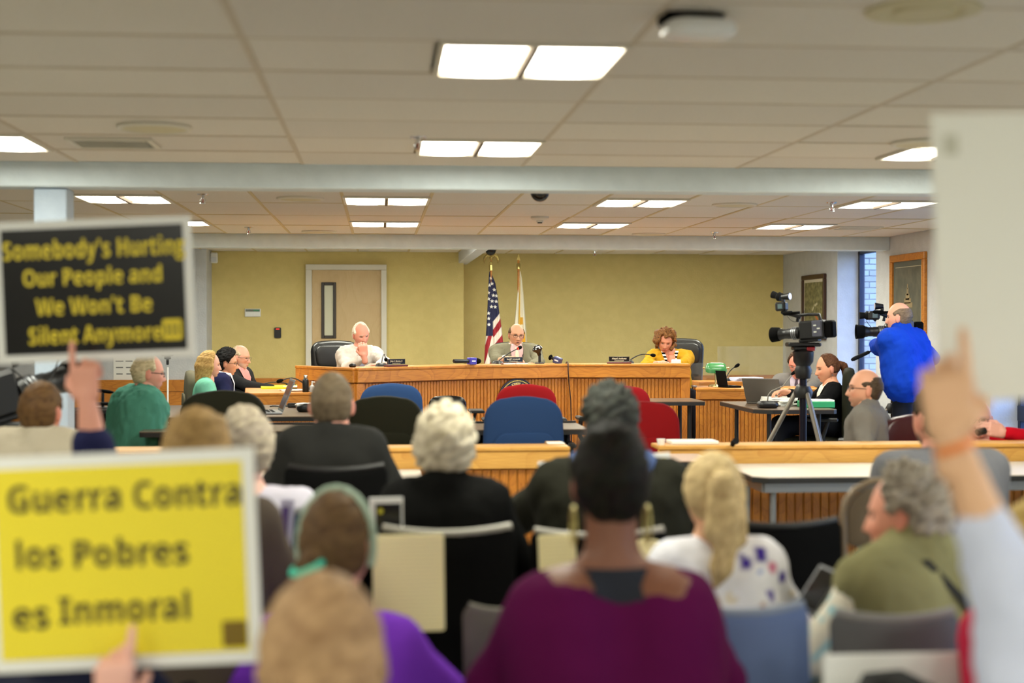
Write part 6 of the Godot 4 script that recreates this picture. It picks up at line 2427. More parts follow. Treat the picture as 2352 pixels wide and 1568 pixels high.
# ---------- people ----------
func person(label: String, s: Dictionary) -> Dictionary:
	var D: float = s.top[2]
	var crown := at(s.top[0], s.top[1], D)
	var fy: float = s.get("floor", 0.0)
	var hs: float = s.get("hs", 1.0)
	var ta := deg_to_rad(s.get("turn", 0.0))
	var f := Vector3(sin(ta), 0, -cos(ta))
	var r := Vector3(cos(ta), 0, sin(ta))
	var U := Vector3.UP
	# head frame: local z looks out of the face, local x to the viewer's left of the face
	var ha := ta + deg_to_rad(s.get("yaw", 0.0))
	var hf := Vector3(sin(ha), 0, -cos(ha))
	var hb := Basis(U.cross(hf), U, hf)
	hb = hb * Basis(Vector3(1, 0, 0), deg_to_rad(s.get("pitch", 0.0))) * Basis(Vector3(0, 0, 1), deg_to_rad(s.get("roll", 0.0)))
	var Hc := crown - U * 0.118 * hs
	var stand: bool = s.get("stand", false)
	var seat: float = s.get("seat", 0.47)
	var lean: float = s.get("lean", 0.06)
	var P := Vector3(Hc.x, 0, Hc.z) - f * lean - r * float(s.get("side", 0.0))
	P.y = fy + (0.92 if stand else seat + 0.11)
	var base := Vector3(P.x, fy, P.z)
	var t := thing("person", label, "person", base, 0.0, s.get("group", ""))
	Hc -= base
	P -= base
	var nl: float = s.get("neck", 0.14)
	var N := Hc - hb.y * 0.06 * hs - U * (nl - 0.06) * hs - f * 0.02 - r * float(s.get("ns", 0.0))
	var k := clampf((N.y - P.y) / 0.5, 0.75, 1.15)
	var sw: float = s.get("sw", 0.175)
	var fat: float = s.get("fat", 0.115)
	var fo: float = s.get("fo", 0.085)
	var drop: float = s.get("drop", 0.05)
	var up_b := (N - P).normalized()
	var SL := N - r * sw - up_b * drop
	var SR := N + r * sw - up_b * drop
	var la: float = 0.29 * maxf(k, 0.9) * float(s.get("al", 1.0))
	var lb: float = 0.255 * maxf(k, 0.9) * float(s.get("al", 1.0))
	var WL: Vector3 = (s.lh - base) if s.has("lh") else P - r * 0.13 + f * 0.3 + U * 0.12
	var WR: Vector3 = (s.rh - base) if s.has("rh") else P + r * 0.13 + f * 0.3 + U * 0.12
	var pl: Vector3 = s.get("lpole", Vector3(-1, -0.6, -0.5))
	var pr: Vector3 = s.get("rpole", Vector3(1, -0.6, -0.5))
	var EL: Vector3 = two_bone(SL, WL, la, lb, r * pl.x + U * pl.y + f * pl.z)[0]
	var ER: Vector3 = two_bone(SR, WR, la, lb, r * pr.x + U * pr.y + f * pr.z)[0]
	var hipw := 0.09
	var ankle_f := 0.02 if stand else float(s.get("knee", 0.42))
	var legs := []
	for sx in [-1.0, 1.0]:
		var hip: Vector3 = P + r * hipw * sx
		var knee: Vector3 = hip + f * 0.41 + U * 0.0 + r * 0.05 * sx if not stand else Vector3(hip.x, 0.5, hip.z) + f * 0.03
		var ank: Vector3 = Vector3(knee.x, 0.09, knee.z) + f * 0.03
		if stand:
			ank = Vector3(hip.x, 0.09, hip.z) + r * 0.03 * sx
		legs.append([hip, knee, ank, ank + f * 0.15 - U * 0.05])
	# bounds
	var lo := Vector3(9, 9, 9)
	var hi := -lo
	for q in [N, P, SL, SR, EL, ER, WL, WR, legs[0][1], legs[1][1], legs[0][3], legs[1][3]]:
		lo = lo.min(q)
		hi = hi.max(q)
	lo -= Vector3.ONE * 0.2
	hi += Vector3.ONE * 0.2
	lo.y = maxf(lo.y, -0.03)
	var skin: Color = lin(s.skin)
	var A := arr()
	# skin: one continuous figure under the clothes
	var cell: float = s.get("cell", 0.02)
	var B := Fld.new(lo, Vector3(hi.x, maxf(hi.y, Hc.y + 0.05), hi.z), cell * 1.15)
	B.bone(N - up_b * 0.05, Hc - hb.y * 0.03 * hs, s.get("nr", 0.056) * hs * 1.05, s.get("nr", 0.056) * hs, 0.03)
	for sx in [-1.0, 1.0]:
		B.bone(N - up_b * 0.12 + r * fo * sx, P + r * fo * 0.9 * sx + f * float(s.get("belly", 0.0)), fat - 0.018, fat - 0.014, 0.05)
	B.bone(SL + r * 0.03, SR - r * 0.03, 0.05, 0.05, 0.05)
	B.bone(N + U * 0.0, SL.lerp(N, 0.35), 0.05, 0.045, 0.04)
	B.bone(N + U * 0.0, SR.lerp(N, 0.35), 0.05, 0.045, 0.04)
	var ar: float = s.get("ar", 1.0)
	for a in [[SL, EL, WL], [SR, ER, WR]]:
		B.bone(a[0], a[1], 0.048 * ar, 0.04 * ar, 0.03)
		B.bone(a[1], a[1].lerp(a[2], 0.35), 0.04 * ar, 0.041 * ar, 0.02)
		B.bone(a[1].lerp(a[2], 0.35), a[2], 0.041 * ar, 0.0285, 0.02)
	if not s.get("nolegs", false):
		for l in legs:
			B.bone(l[0], l[1], 0.075, 0.055, 0.04)
			B.bone(l[1], l[2], 0.05, 0.036, 0.03)
			B.bone(l[2], l[3], 0.036, 0.03, 0.02)
	B.nets(A, skin)
	var Hh := arr()
	add_head(A, Hh, Transform3D(hb.scaled(Vector3.ONE * hs), Hc), s)
	var lhd: Dictionary = s.get("lhand", {})
	var rhd: Dictionary = s.get("rhand", {})
	if not lhd.get("skip", false):
		add_hand(A, WL, lhd.get("dir", WL - EL), lhd.get("palm", -U + r * 0.3), -1.0 * float(lhd.get("flip", 1.0)), lhd.get("curl", [0.35]), skin, lhd.get("sc", 1.0), lhd.get("h", 0.0065))
	if not rhd.get("skip", false):
		add_hand(A, WR, rhd.get("dir", WR - ER), rhd.get("palm", -U - r * 0.3), 1.0 * float(rhd.get("flip", 1.0)), rhd.get("curl", [0.35]), skin, rhd.get("sc", 1.0), rhd.get("h", 0.0065))
	put(arr_mesh(A), "body", M.skin_v, t)
	if Hh.i.size() > 0:
		put(arr_mesh(Hh), "hair", M.hair_v, t)
	# the upper garment
	var thick: float = s.get("thick", 0.0)
	var G := Fld.new(lo, hi, cell)
	for sx in [-1.0, 1.0]:
		G.bone(N - up_b * float(s.get("low", 0.115)) + r * fo * sx, P + r * fo * 0.95 * sx + f * float(s.get("belly", 0.0)), fat + thick, fat + 0.012 + thick, 0.07)
	if s.get("boat", false):
		G.bone(SL + U * 0.0, SL.lerp(N, 0.42) - U * 0.012, 0.062, 0.048, 0.04)
		G.bone(SR + U * 0.0, SR.lerp(N, 0.42) - U * 0.012, 0.062, 0.048, 0.04)
	if not s.get("boat", false):
		G.bone(SL + r * 0.025, SR - r * 0.025, 0.066 + thick, 0.066 + thick, 0.06)
	var cw: float = s.get("collar_w", 0.62)
	if s.get("wide_neck", false):
		cw = 0.9
	if not s.get("boat", false):
		G.bone(SL + U * 0.02, SL.lerp(N, cw) + U * 0.012 * (1.0 - cw), 0.055 + thick, 0.05 + thick, 0.05)
	if not s.get("boat", false):
		G.bone(SR + U * 0.02, SR.lerp(N, cw) + U * 0.012 * (1.0 - cw), 0.055 + thick, 0.05 + thick, 0.05)
	if s.has("collar"):
		G.bone(N - f * 0.008, N + (Hc - N).normalized() * float(s.collar), 0.074 + thick, 0.067 + thick, 0.02)
	if s.get("pads", false):
		G.bone(SL + r * 0.0 + U * 0.012, SL + r * 0.05 + U * 0.025, 0.06, 0.058, 0.02)
		G.bone(SR + r * 0.0 + U * 0.012, SR - r * 0.05 + U * 0.025, 0.06, 0.058, 0.02)
	var sl_l: float = s.get("sleeve_l", s.get("sleeve", 0.95))
	var sl_r: float = s.get("sleeve_r", s.get("sleeve", 0.95))
	var loose: float = s.get("loose", 0.0)
	for a in [[SL, EL, WL, sl_l], [SR, ER, WR, sl_r]]:
		if a[3] >= 0.0:
			G.bone(a[0], a[1], 0.063 * ar + thick, 0.055 * ar + thick + loose, 0.045)
			if a[3] > 0.02:
				G.bone(a[1], a[1].lerp(a[2], a[3]), 0.054 * ar + thick + loose, 0.042 * ar + thick + loose, 0.02)
		elif a[3] > -1.5:
			G.bone(a[0], a[0].lerp(a[1], 1.0 + a[3]), 0.064 * ar + thick, 0.066 * ar + thick + loose, 0.045)
	var AG := arr()
	G.nets(AG, Color.WHITE)
	if s.has("vc"):
		var cc: PackedColorArray = AG.c
		var vv: PackedVector3Array = AG.v
		for i in vv.size():
			cc[i] = lin(s.vc.call(vv[i], N, r, f))
		AG.c = cc
	put(arr_mesh(AG, s.get("wrinkle", 0.006), s.get("wf", 9.0)), s.get("garment", "jacket"), s.cloth, t)
	# trousers and shoes
	if not s.get("nolegs", false):
		var Q := Fld.new(lo, Vector3(hi.x, P.y + 0.25, hi.z), 0.024)
		Q.bone(P - r * 0.07, P + r * 0.07, 0.115, 0.115, 0.05)
		for l in legs:
			Q.bone(l[0], l[1], 0.092, 0.07, 0.05)
			Q.bone(l[1], l[2] + U * 0.02, 0.068, 0.055, 0.03)
		var AQ := arr()
		Q.nets(AQ, Color.WHITE)
		put(arr_mesh(AQ, 0.004, 10.0), "trousers", s.get("pants", M.pants[0]), t)
		for l in legs:
			var gs := S()
			var dd: Vector3 = l[3] - l[2]
			tube(gs, [l[2] - f * 0.05 + U * -0.045, l[2] + U * -0.035, l[2] + dd * 0.6 - U * 0.015, l[3] - U * 0.005], [0.034, 0.043, 0.04, 0.026], 10)
			part(gs, "shoe", M.shoe, t)
	var ctx := {"t": t, "G": G, "B": B, "N": N, "P": P, "r": r, "f": f, "Hc": Hc, "hb": hb, "hs": hs, "WL": WL, "WR": WR, "EL": EL, "ER": ER, "SL": SL, "SR": SR, "base": base}
	if s.has("glasses"):
		glasses(ctx, s.glasses)
	return ctx

func glasses(c: Dictionary, col: Color) -> void:
	var xf := Transform3D(c.hb.scaled(Vector3.ONE * c.hs), c.Hc)
	var g := S()
	for sx in [-1.0, 1.0]:
		var pts := []
		for k in 15:
			var a := TAU * k / 14.0
			pts.append(xf * Vector3(sx * 0.033 + 0.024 * signf(cos(a)) * pow(absf(cos(a)), 0.7), -0.002 + 0.015 * signf(sin(a)) * pow(absf(sin(a)), 0.7), 0.099 - 0.1 * pow(0.033 + 0.024 * sx * cos(a) * sx, 2.0) * 4.0))
		tube(g, pts, 0.0017, 5, false)
		tube(g, [xf * Vector3(sx * 0.056, 0.006, 0.086), xf * Vector3(sx * 0.076, 0.006, 0.06), xf * Vector3(sx * 0.083, 0.004, 0.0), xf * Vector3(sx * 0.08, -0.012, -0.02)], 0.0019, 5)
	tube(g, [xf * Vector3(-0.01, 0.002, 0.1), xf * Vector3(0, 0.005, 0.104), xf * Vector3(0.01, 0.002, 0.1)], 0.0017, 5)
	part(g, "glasses", mat(col, 0.3, 0.2), c.t)

func patch(c: Dictionary, called: String, m: Material, rows: Array, back := false, off := 0.004, cols := 8) -> void:
	# a piece of cloth lying on the garment: rows of [height from the neck, left x, right x], seen from the front (x to the wearer's left) or the back
	var g := S()
	g.set_smooth_group(1)
	var dir: Vector3 = c.f * (1.0 if back else -1.0)
	var grid := []
	for q in rows:
		var line := []
		for k in cols + 1:
			var x := lerpf(q[1], q[2], float(k) / cols)
			var p: Vector3 = c.N + Vector3.UP * float(q[0]) + c.r * (x if back else -x)
			var start: Vector3 = p - dir * 0.45
			line.append(c.G.march(start, dir, 0.5) - dir * off)
		grid.append(line)
	for j in grid.size() - 1:
		for k in cols:
			var cen: Vector3 = grid[j][k]
			face(g, [grid[j][k], grid[j][k + 1], grid[j + 1][k + 1], grid[j + 1][k]], cen + dir)
	part(g, called, m, c.t)

func two_tone(a: Color, b: Color, freq: float, cut: float) -> Callable:
	return func(p: Vector3, _n: Vector3, _r: Vector3, _f: Vector3) -> Color:
		var v := nz.get_noise_3d(p.x * freq, p.y * freq, p.z * freq)
		return a.lerp(b, clampf((v - cut) * 8.0, 0.0, 1.0))

func build_people() -> void:
	dais_people()
	clerk_people()
	stage_people()
	audience_people()

func shirt_v(c: Dictionary, shirt: Material, tie: Material, half := 0.05, depth := 0.3) -> void:
	patch(c, "shirt_front", shirt, [[0.035, -half * 0.9, half * 0.9], [0.0, -half * 1.15, half * 1.15], [-0.06, -half, half], [-depth * 0.6, -half * 0.62, half * 0.62], [-depth, -half * 0.2, half * 0.2]], false, 0.011)
	if tie != null:
		patch(c, "tie", tie, [[0.0, -0.016, 0.016], [-0.03, -0.011, 0.011], [-0.06, -0.017, 0.017], [-depth * 0.6, -0.024, 0.024], [-depth, -0.03, 0.03]], false, 0.016, 4)

func collar_band(c: Dictionary, m: Material, r0 := 0.07, h := 0.04, called := "shirt_collar", gap := 0.5) -> void:
	# a standing collar round the neck, open at the throat
	var g := S()
	var n := 22
	var ax: Vector3 = (c.Hc - c.N).normalized()
	var x: Vector3 = c.r
	var z: Vector3 = x.cross(ax).normalized()
	if z.dot(c.f) < 0:
		z = -z
	var rings := []
	for q in [[r0 - 0.004, -0.01], [r0, h], [r0 + 0.006, h - 0.002], [r0 + 0.012, -0.006]]:
		var ring := []
		for k in n + 1:
			var a := gap + (TAU - 2.0 * gap) * k / n
			ring.append(c.N + ax * q[1] + (z * cos(a) + x * sin(a)) * q[0])
		rings.append(ring)
	g.set_smooth_group(1)
	for j in 3:
		for k in n:
			face(g, [rings[j][k], rings[j][k + 1], rings[j + 1][k + 1], rings[j + 1][k]], c.N + ax * 0.02 if j > 0 else rings[j][k] + (rings[j][k] - c.N))
	part(g, called, m, c.t)

func lapels(c: Dictionary, m: Material, half := 0.055, depth := 0.3) -> void:
	for sx in [-1.0, 1.0]:
		patch(c, "lapel", m, [[0.03, sx * half * 0.85, sx * (half * 0.85 + 0.03)], [-0.02, sx * half * 1.1, sx * (half * 1.1 + 0.05)], [-0.09, sx * half, sx * (half + 0.062)], [-0.13, sx * half * 0.9, sx * (half * 0.9 + 0.05)], [-depth * 0.75, sx * half * 0.5, sx * (half * 0.5 + 0.035)], [-depth, sx * half * 0.15, sx * (half * 0.15 + 0.012)]], false, 0.014, 4)

func dais_people() -> void:
	var white := cloth(rgb(200, 192, 184), 0.8)
	# white shirted person, cheek on his fist
	var c := person("person in a white shirt and tie leaning a cheek on one fist", {
		"top": [829, 741, 14.25], "cell": 0.014, "drop": 0.075, "floor": 0.28, "turn": 166.0, "yaw": -10.0, "pitch": 20.0, "roll": 6.0, "lean": 0.2, "seat": 0.5, "sw": 0.16, "fat": 0.125, "fo": 0.09, "neck": 0.15,
		"skin": rgb(206, 140, 120), "face": true, "cloth": white, "garment": "white_shirt", "wrinkle": 0.013, "wf": 15.0, "hs": 0.93,
		"hair": {"c": rgb(232, 224, 208), "c2": rgb(196, 186, 168), "zt": -0.005, "ze": 0.004, "t": 0.012, "yb": -0.075},
		"rh": at(836, 817, 13.92), "rpole": Vector3(0.5, -1.0, 0.55), "sleeve_r": 0.78,
		"rhand": {"dir": Vector3(-0.15, 1.0, 0.18), "palm": Vector3(0.1, -0.2, -1.0), "curl": [1.3, 1.35, 1.4, 1.45, 0.9], "sc": 1.08, "h": 0.005},
		"lh": at(872, 838, 13.5), "lpole": Vector3(-1, -0.3, -0.6), "lhand": {"dir": Vector3(-1, 0, 0.3), "curl": [0.4]}})
	collar_band(c, white, 0.069, 0.03)
	patch(c, "tie", cloth(rgb(150, 152, 176), 0.6), [[-0.02, -0.016, 0.016], [-0.05, -0.012, 0.012], [-0.1, -0.02, 0.02], [-0.24, -0.03, 0.03], [-0.34, -0.034, 0.034]], false, 0.016, 4)
	patch(c, "shirt_pocket", white, [[-0.17, 0.07, 0.16], [-0.22, 0.07, 0.16], [-0.3, 0.075, 0.155]], false, 0.012, 4)
	patch(c, "spectacle_case", M.black_gloss, [[-0.15, 0.075, 0.12], [-0.165, 0.07, 0.15], [-0.185, 0.075, 0.14]], false, 0.02, 5)
	# the chairman
	var suit := cloth(rgb(120, 116, 96), 0.85)
	c = person("person with glasses in an olive grey suit speaking into a microphone", {
		"top": [1186, 743, 14.3], "wf": 13.0, "cell": 0.014, "hs": 0.9, "drop": 0.06, "floor": 0.28, "turn": 177.0, "yaw": -6.0, "pitch": 10.0, "roll": -3.0, "lean": 0.12, "seat": 0.5, "sw": 0.19, "fat": 0.13, "fo": 0.095, "neck": 0.135,
		"skin": rgb(206, 148, 116), "face": true, "mouth_open": true, "cloth": suit, "garment": "suit_jacket", "wrinkle": 0.009, "pads": true, "collar": 0.012,
		"hair": {"c": rgb(104, 80, 56), "c2": rgb(70, 52, 36), "zt": -0.03, "ze": 0.012, "t": 0.01, "bald": 0.072, "yb": -0.07, "crown": false}, "glasses": rgb(60, 50, 44),
		"rh": at(1163, 825, 13.85), "rpole": Vector3(1, -0.8, 0.0), "rhand": {"dir": Vector3(0.9, 0.12, 0.25), "palm": Vector3(0, -1, 0.25), "curl": [0.55, 0.5, 0.5, 0.55, 0.3], "sc": 1.1, "h": 0.005},
		"lh": at(1222, 838, 13.65), "lpole": Vector3(-1, -0.5, 0.0), "sleeve_r": 0.86})
	shirt_v(c, cloth(rgb(210, 172, 172), 0.8), cloth(rgb(206, 206, 180), 0.55), 0.058, 0.34)
	collar_band(c, cloth(rgb(240, 224, 222), 0.8), 0.068, 0.042)
	lapels(c, suit, 0.06, 0.34)
	for sx in [0.045, 0.052]:
		patch(c, "lanyard", mat(rgb(58, 26, 34), 0.6), [[0.02, sx, sx + 0.006], [-0.1, sx + 0.006, sx + 0.012], [-0.33, sx + 0.004, sx + 0.01]], false, 0.012, 2)
	# cuff of the raised hand
	cuff(c, "WR", "ER", cloth(rgb(240, 230, 228), 0.8))
	# person in yellow
	var yel := cloth(rgb(196, 146, 32), 0.85)
	var curls := []
	var rr := RandomNumberGenerator.new()
	rr.seed = 5
	for k in 90:
		var a := rr.randf() * TAU
		var e := rr.randf_range(-0.1, 0.125)
		var rad := sqrt(maxf(0.0, 1.0 - pow((e - 0.01) / 0.14, 2.0))) * 0.112
		var v := Vector3(sin(a) * rad * 0.98, e, cos(a) * rad - 0.012)
		if v.z > 0.03 and absf(v.x) < 0.062 and v.y < 0.078:
			continue
		var w := v + Vector3(rr.randf_range(-0.02, 0.02), rr.randf_range(-0.035, 0.012), rr.randf_range(-0.02, 0.02))
		curls.append([v, w, 0.017, 0.011])
	c = person("person in a yellow jacket and striped scarf reading downward", {
		"top": [1528, 757, 14.1], "side": 0.08, "ns": 0.05, "wf": 14.0, "cell": 0.014, "drop": 0.06, "floor": 0.28, "turn": 188.0, "yaw": 2.0, "pitch": 24.0, "roll": -7.0, "lean": 0.22, "seat": 0.5, "sw": 0.165, "fat": 0.112, "fo": 0.08, "neck": 0.135, "hs": 0.9,
		"skin": rgb(200, 134, 106), "lip": rgb(180, 84, 84), "face": true, "cloth": yel, "garment": "yellow_jacket", "wrinkle": 0.011,
		"hair": {"c": rgb(156, 108, 64), "c2": rgb(46, 28, 14), "zt": 0.062, "ze": 0.02, "t": 0.02, "n": 0.8, "nf": 110.0, "yb": -0.1, "ears": false, "locks": curls},
		"rh": at(1508, 835, 13.75), "rpole": Vector3(1, -0.6, -0.3), "lh": at(1545, 838, 13.65), "lpole": Vector3(-1, -0.2, -0.6), "sleeve": 0.8})
	patch(c, "collar_flap", yel, [[-0.04, -0.13, -0.06], [-0.08, -0.15, -0.05], [-0.13, -0.14, -0.05], [-0.16, -0.11, -0.06]], false, 0.012, 5)
	patch(c, "neckline", cloth(rgb(196, 130, 104), 0.7), [[0.03, -0.045, 0.045], [-0.02, -0.05, 0.05], [-0.07, -0.03, 0.03], [-0.1, -0.005, 0.005]], false, 0.005, 5)
	var str_w := cloth(rgb(232, 228, 216), 0.8)
	for k in 7:
		for sx in [-1.0, 1.0]:
			var y := 0.02 - k * 0.017
			var x0: float = sx * (0.055 - k * 0.006)
			patch(c, "scarf_stripe", str_w if k % 2 == 0 else M.black_matte, [[y, x0, x0 + sx * 0.03], [y - 0.017, x0 - sx * 0.006, x0 + sx * 0.026]], false, 0.012, 2)
	for k in 2:
		patch(c, "button", mat(rgb(206, 150, 40), 0.3), [[-0.14 - k * 0.09, -0.012, 0.012], [-0.165 - k * 0.09, -0.012, 0.012]], false, 0.014, 2)

func cuff(c: Dictionary, w: String, e: String, m: Material, from := 0.86, to := 0.97, r0 := 0.044, called := "shirt_cuff") -> void:
	var g := S()
	var a: Vector3 = c[e].lerp(c[w], from)
	var b: Vector3 = c[e].lerp(c[w], to)
	tube(g, [a, a.lerp(b, 0.5), b], [r0, r0 * 0.97, r0 * 0.92], 12, false)
	part(g, called, m, c.t)

func clerk_people() -> void:
	var long_hair := []
	for k in 16:
		var a := PI * (0.46 + 1.08 * k / 15.0)
		var v := Vector3(sin(a) * 0.076, 0.055, cos(a) * 0.092)
		var q := Vector3(sin(a) * 0.086, -0.02, cos(a) * 0.102)
		var w := Vector3(sin(a) * 0.07, -0.165 - 0.008 * sin(k * 2.0), cos(a) * 0.08 - 0.015)
		long_hair.append([v, q, 0.016, 0.021])
		long_hair.append([q, w, 0.021, 0.014])
	person("person in a mint green top seated at the left clerk desk", {
		"top": [480, 808, 12.75], "cell": 0.015, "drop": 0.06, "neck": 0.145, "floor": STAGE, "turn": 84.0, "yaw": -6.0, "pitch": 4.0, "lean": 0.06, "seat": 0.46, "sw": 0.155, "fat": 0.1, "fo": 0.07, "skin": rgb(214, 160, 138), "face": true, "cloth": cloth(rgb(118, 190, 164), 0.85), "garment": "mint_top", "hs": 0.92,
		"hair": {"c": rgb(206, 172, 110), "c2": rgb(140, 104, 56), "zt": 0.05, "ze": 0.022, "t": 0.016, "yb": -0.1, "ears": false, "locks": long_hair}})
	var navy := cloth(rgb(32, 34, 66), 0.85)
	var c := person("person with glasses in a navy blazer at the left clerk desk", {
		"top": [520, 805, 13.4], "hs": 0.94, "cell": 0.016, "neck": 0.13, "floor": STAGE, "turn": 88.0, "pitch": 6.0, "lean": 0.08, "seat": 0.46, "sw": 0.17, "fat": 0.112, "skin": rgb(206, 150, 118), "face": true, "cloth": navy, "garment": "blazer", "collar": 0.008,
		"hair": {"c": rgb(24, 20, 20), "c2": rgb(12, 10, 10), "zt": 0.07, "ze": 0.01, "t": 0.018, "top": 0.9, "yb": -0.08}, "glasses": rgb(20, 20, 22)})
	shirt_v(c, cloth(rgb(232, 234, 244), 0.8), null, 0.06, 0.3)
	collar_band(c, cloth(rgb(236, 238, 246), 0.8), 0.068, 0.045)
	var blk := cloth(rgb(36, 36, 38), 0.85)
	c = person("person in a black jacket over a pink striped shirt", {
		"top": [551, 793, 14.05], "hs": 0.94, "cell": 0.016, "neck": 0.14, "floor": STAGE, "turn": 112.0, "yaw": -6.0, "pitch": 8.0, "lean": 0.1, "seat": 0.48, "sw": 0.185, "fat": 0.13, "fo": 0.09, "skin": rgb(208, 150, 126), "face": true, "cloth": blk, "garment": "jacket", "beard": rgb(206, 196, 186), "beard_k": 0.6, "collar": 0.01,
		"hair": {"c": rgb(206, 186, 160), "c2": rgb(160, 136, 110), "zt": -0.02, "ze": 0.0, "t": 0.007, "bald": 0.09, "yb": -0.07}, "glasses": rgb(120, 110, 100),
		"rh": at(628, 893, 13.55), "rpole": Vector3(1, -0.8, 0.0), "rhand": {"dir": Vector3(1.0, 0.1, 0.3), "palm": Vector3(0, -1, 0), "curl": [0.7, 0.6, 0.6, 0.6, 0.3], "h": 0.006}})
	var pink := cloth(rgb(214, 150, 150), 0.8)
	shirt_v(c, pink, null, 0.07, 0.36)
	collar_band(c, cloth(rgb(204, 120, 124), 0.8), 0.068, 0.04)
	for k in 5:
		var x := -0.05 + k * 0.022
		patch(c, "shirt_stripe", cloth(rgb(176, 70, 84), 0.8), [[0.0, x, x + 0.006], [-0.1, x * 0.9, x * 0.9 + 0.006], [-0.26, x * 0.55, x * 0.55 + 0.005]], false, 0.007, 2)
	patch(c, "lanyard", mat(rgb(96, 80, 168), 0.6), [[0.0, 0.012, 0.02], [-0.12, 0.004, 0.013], [-0.3, -0.004, 0.005]], false, 0.01, 2)

func stage_people() -> void:
	var U := Vector3.UP
	# green polo man
	var c := person("person with glasses in a green polo shirt seated sideways", {
		"top": [340, 814, 9.65], "cell": 0.015, "drop": 0.06, "floor": STAGE, "turn": 66.0, "yaw": 8.0, "pitch": 6.0, "lean": 0.16, "seat": 0.46, "sw": 0.2, "fat": 0.16, "fo": 0.11, "belly": 0.06, "neck": 0.125, "nr": 0.064,
		"skin": rgb(226, 160, 138), "face": true, "cloth": cloth(rgb(78, 140, 122), 0.85), "garment": "polo_shirt", "sleeve": -0.12, "loose": 0.014, "wrinkle": 0.016, "wf": 12.0, "collar": 0.03, "ar": 1.15,
		"hair": {"c": rgb(222, 208, 172), "c2": rgb(166, 152, 118), "zt": 0.03, "ze": 0.0, "t": 0.014, "top": -0.4, "yb": -0.08}, "glasses": rgb(30, 28, 40),
		"rh": at(430, 1000, 9.4), "rpole": Vector3(0.2, -1.0, 0.1), "lh": at(400, 1010, 9.9), "pants": M.pants[2]})
	# fleece man
	c = person("person with glasses in a grey fleece facing left", {
		"top": [1988, 848, 9.1], "rh": at(1975, 1080, 9.2), "lh": at(1960, 1075, 9.0), "cell": 0.016, "drop": 0.06, "floor": STAGE, "turn": -62.0, "yaw": -18.0, "pitch": -2.0, "lean": 0.02, "side": 0.0, "seat": 0.42, "sw": 0.19, "fat": 0.135, "fo": 0.095, "neck": 0.12, "nr": 0.064, "hs": 1.05,
		"skin": rgb(228, 168, 138), "face": true, "cloth": cloth(rgb(122, 118, 112), 0.9), "garment": "fleece", "collar": 0.055, "wrinkle": 0.009,
		"hair": {"c": rgb(92, 78, 64), "c2": rgb(64, 52, 42), "zt": -0.045, "ze": -0.012, "t": 0.008, "bald": 0.05, "yb": -0.075}, "glasses": rgb(40, 34, 30), "beard": rgb(120, 96, 78), "beard_k": 0.35})
	# cameraman
	var blue := cloth(rgb(16, 58, 170), 0.8, 10.0)
	c = person("person standing in a bright blue jacket, back turned, at a camera", {
		"top": [2066, 695, 11.6], "cell": 0.015, "floor": STAGE, "stand": true, "turn": -38.0, "yaw": -18.0, "pitch": 2.0, "lean": 0.1, "sw": 0.205, "fat": 0.14, "fo": 0.105, "neck": 0.135, "nr": 0.062,
		"skin": rgb(222, 160, 134), "cloth": blue, "garment": "blue_jacket", "collar": 0.06, "thick": 0.01, "wrinkle": 0.012, "wf": 11.0, "face": true,
		"hair": {"c": rgb(132, 112, 92), "c2": rgb(92, 76, 62), "zt": -0.02, "ze": -0.004, "t": 0.008, "bald": 0.075, "yb": -0.085, "crown": false},
		"lh": at(2012, 790, 12.0), "lpole": Vector3(-1, -0.9, -0.2), "rh": at(2095, 790, 12.0), "rpole": Vector3(1, -0.9, -0.3)})
	var lg := S()
	box(lg, c.SL.lerp(c.EL, 0.55) - c.r * 0.07 - c.f * 0.01, Vector3(0.02, 0.03, 0.04), 0.006)
	part(lg, "sleeve_logo", M.white, c.t)
	# ponytail woman
	var tail := [[Vector3(0, 0.02, -0.1), Vector3(0, 0.0, -0.135), 0.03, 0.026], [Vector3(0, 0.0, -0.135), Vector3(0, -0.07, -0.15), 0.03, 0.032], [Vector3(0, -0.07, -0.15), Vector3(0, -0.16, -0.165), 0.03, 0.016]]
	var black := cloth(rgb(16, 16, 18), 0.9)
	c = person("person in a black cardigan seated at the right dark table", {
		"top": [1902, 813, 11.75], "wf": 13.0, "cell": 0.015, "neck": 0.15, "floor": STAGE, "turn": -82.0, "yaw": -8.0, "pitch": 8.0, "lean": 0.04, "seat": 0.46, "sw": 0.16, "fat": 0.108, "fo": 0.075, "skin": rgb(222, 156, 122), "face": true, "lip": rgb(190, 90, 84), "cloth": black, "garment": "cardigan", "wrinkle": 0.01, "hs": 0.97,
		"hair": {"c": rgb(104, 68, 44), "c2": rgb(60, 36, 24), "zt": 0.05, "ze": 0.0, "t": 0.009, "yb": -0.05, "ears": true, "locks": tail},
		"lh": at(1815, 902, 11.6), "lpole": Vector3(-1, -1.0, 0.0), "lhand": {"dir": Vector3(-1.0, 0.2, 0.2), "palm": Vector3(0, -1, 0.3), "curl": [0.5], "h": 0.006}, "rh": at(1812, 908, 11.9)})
	shirt_v(c, cloth(rgb(238, 232, 218), 0.8), null, 0.085, 0.4)
	for k in 3:
		patch(c, "dark_stripe", black, [[-0.14 - k * 0.06, -0.07, 0.07], [-0.155 - k * 0.06, -0.068, 0.068]], false, 0.008, 5)
	var g := S()
	var xf := Transform3D(c.hb.scaled(Vector3.ONE * c.hs), c.Hc)
	for sx in [-1.0, 1.0]:
		g = S()
		lathe(g, [[0.0, 0.006], [0.005, 0.004], [0.006, 0.0], [0.004, -0.006], [0.0, -0.007]], 8, Transform3D(Basis.IDENTITY, xf * Vector3(sx * 0.082, -0.055, -0.004)))
		part(g, "earring", M.chrome, c.t)
	# man in grey suit behind the tripod
	var gs := cloth(rgb(112, 108, 104), 0.85)
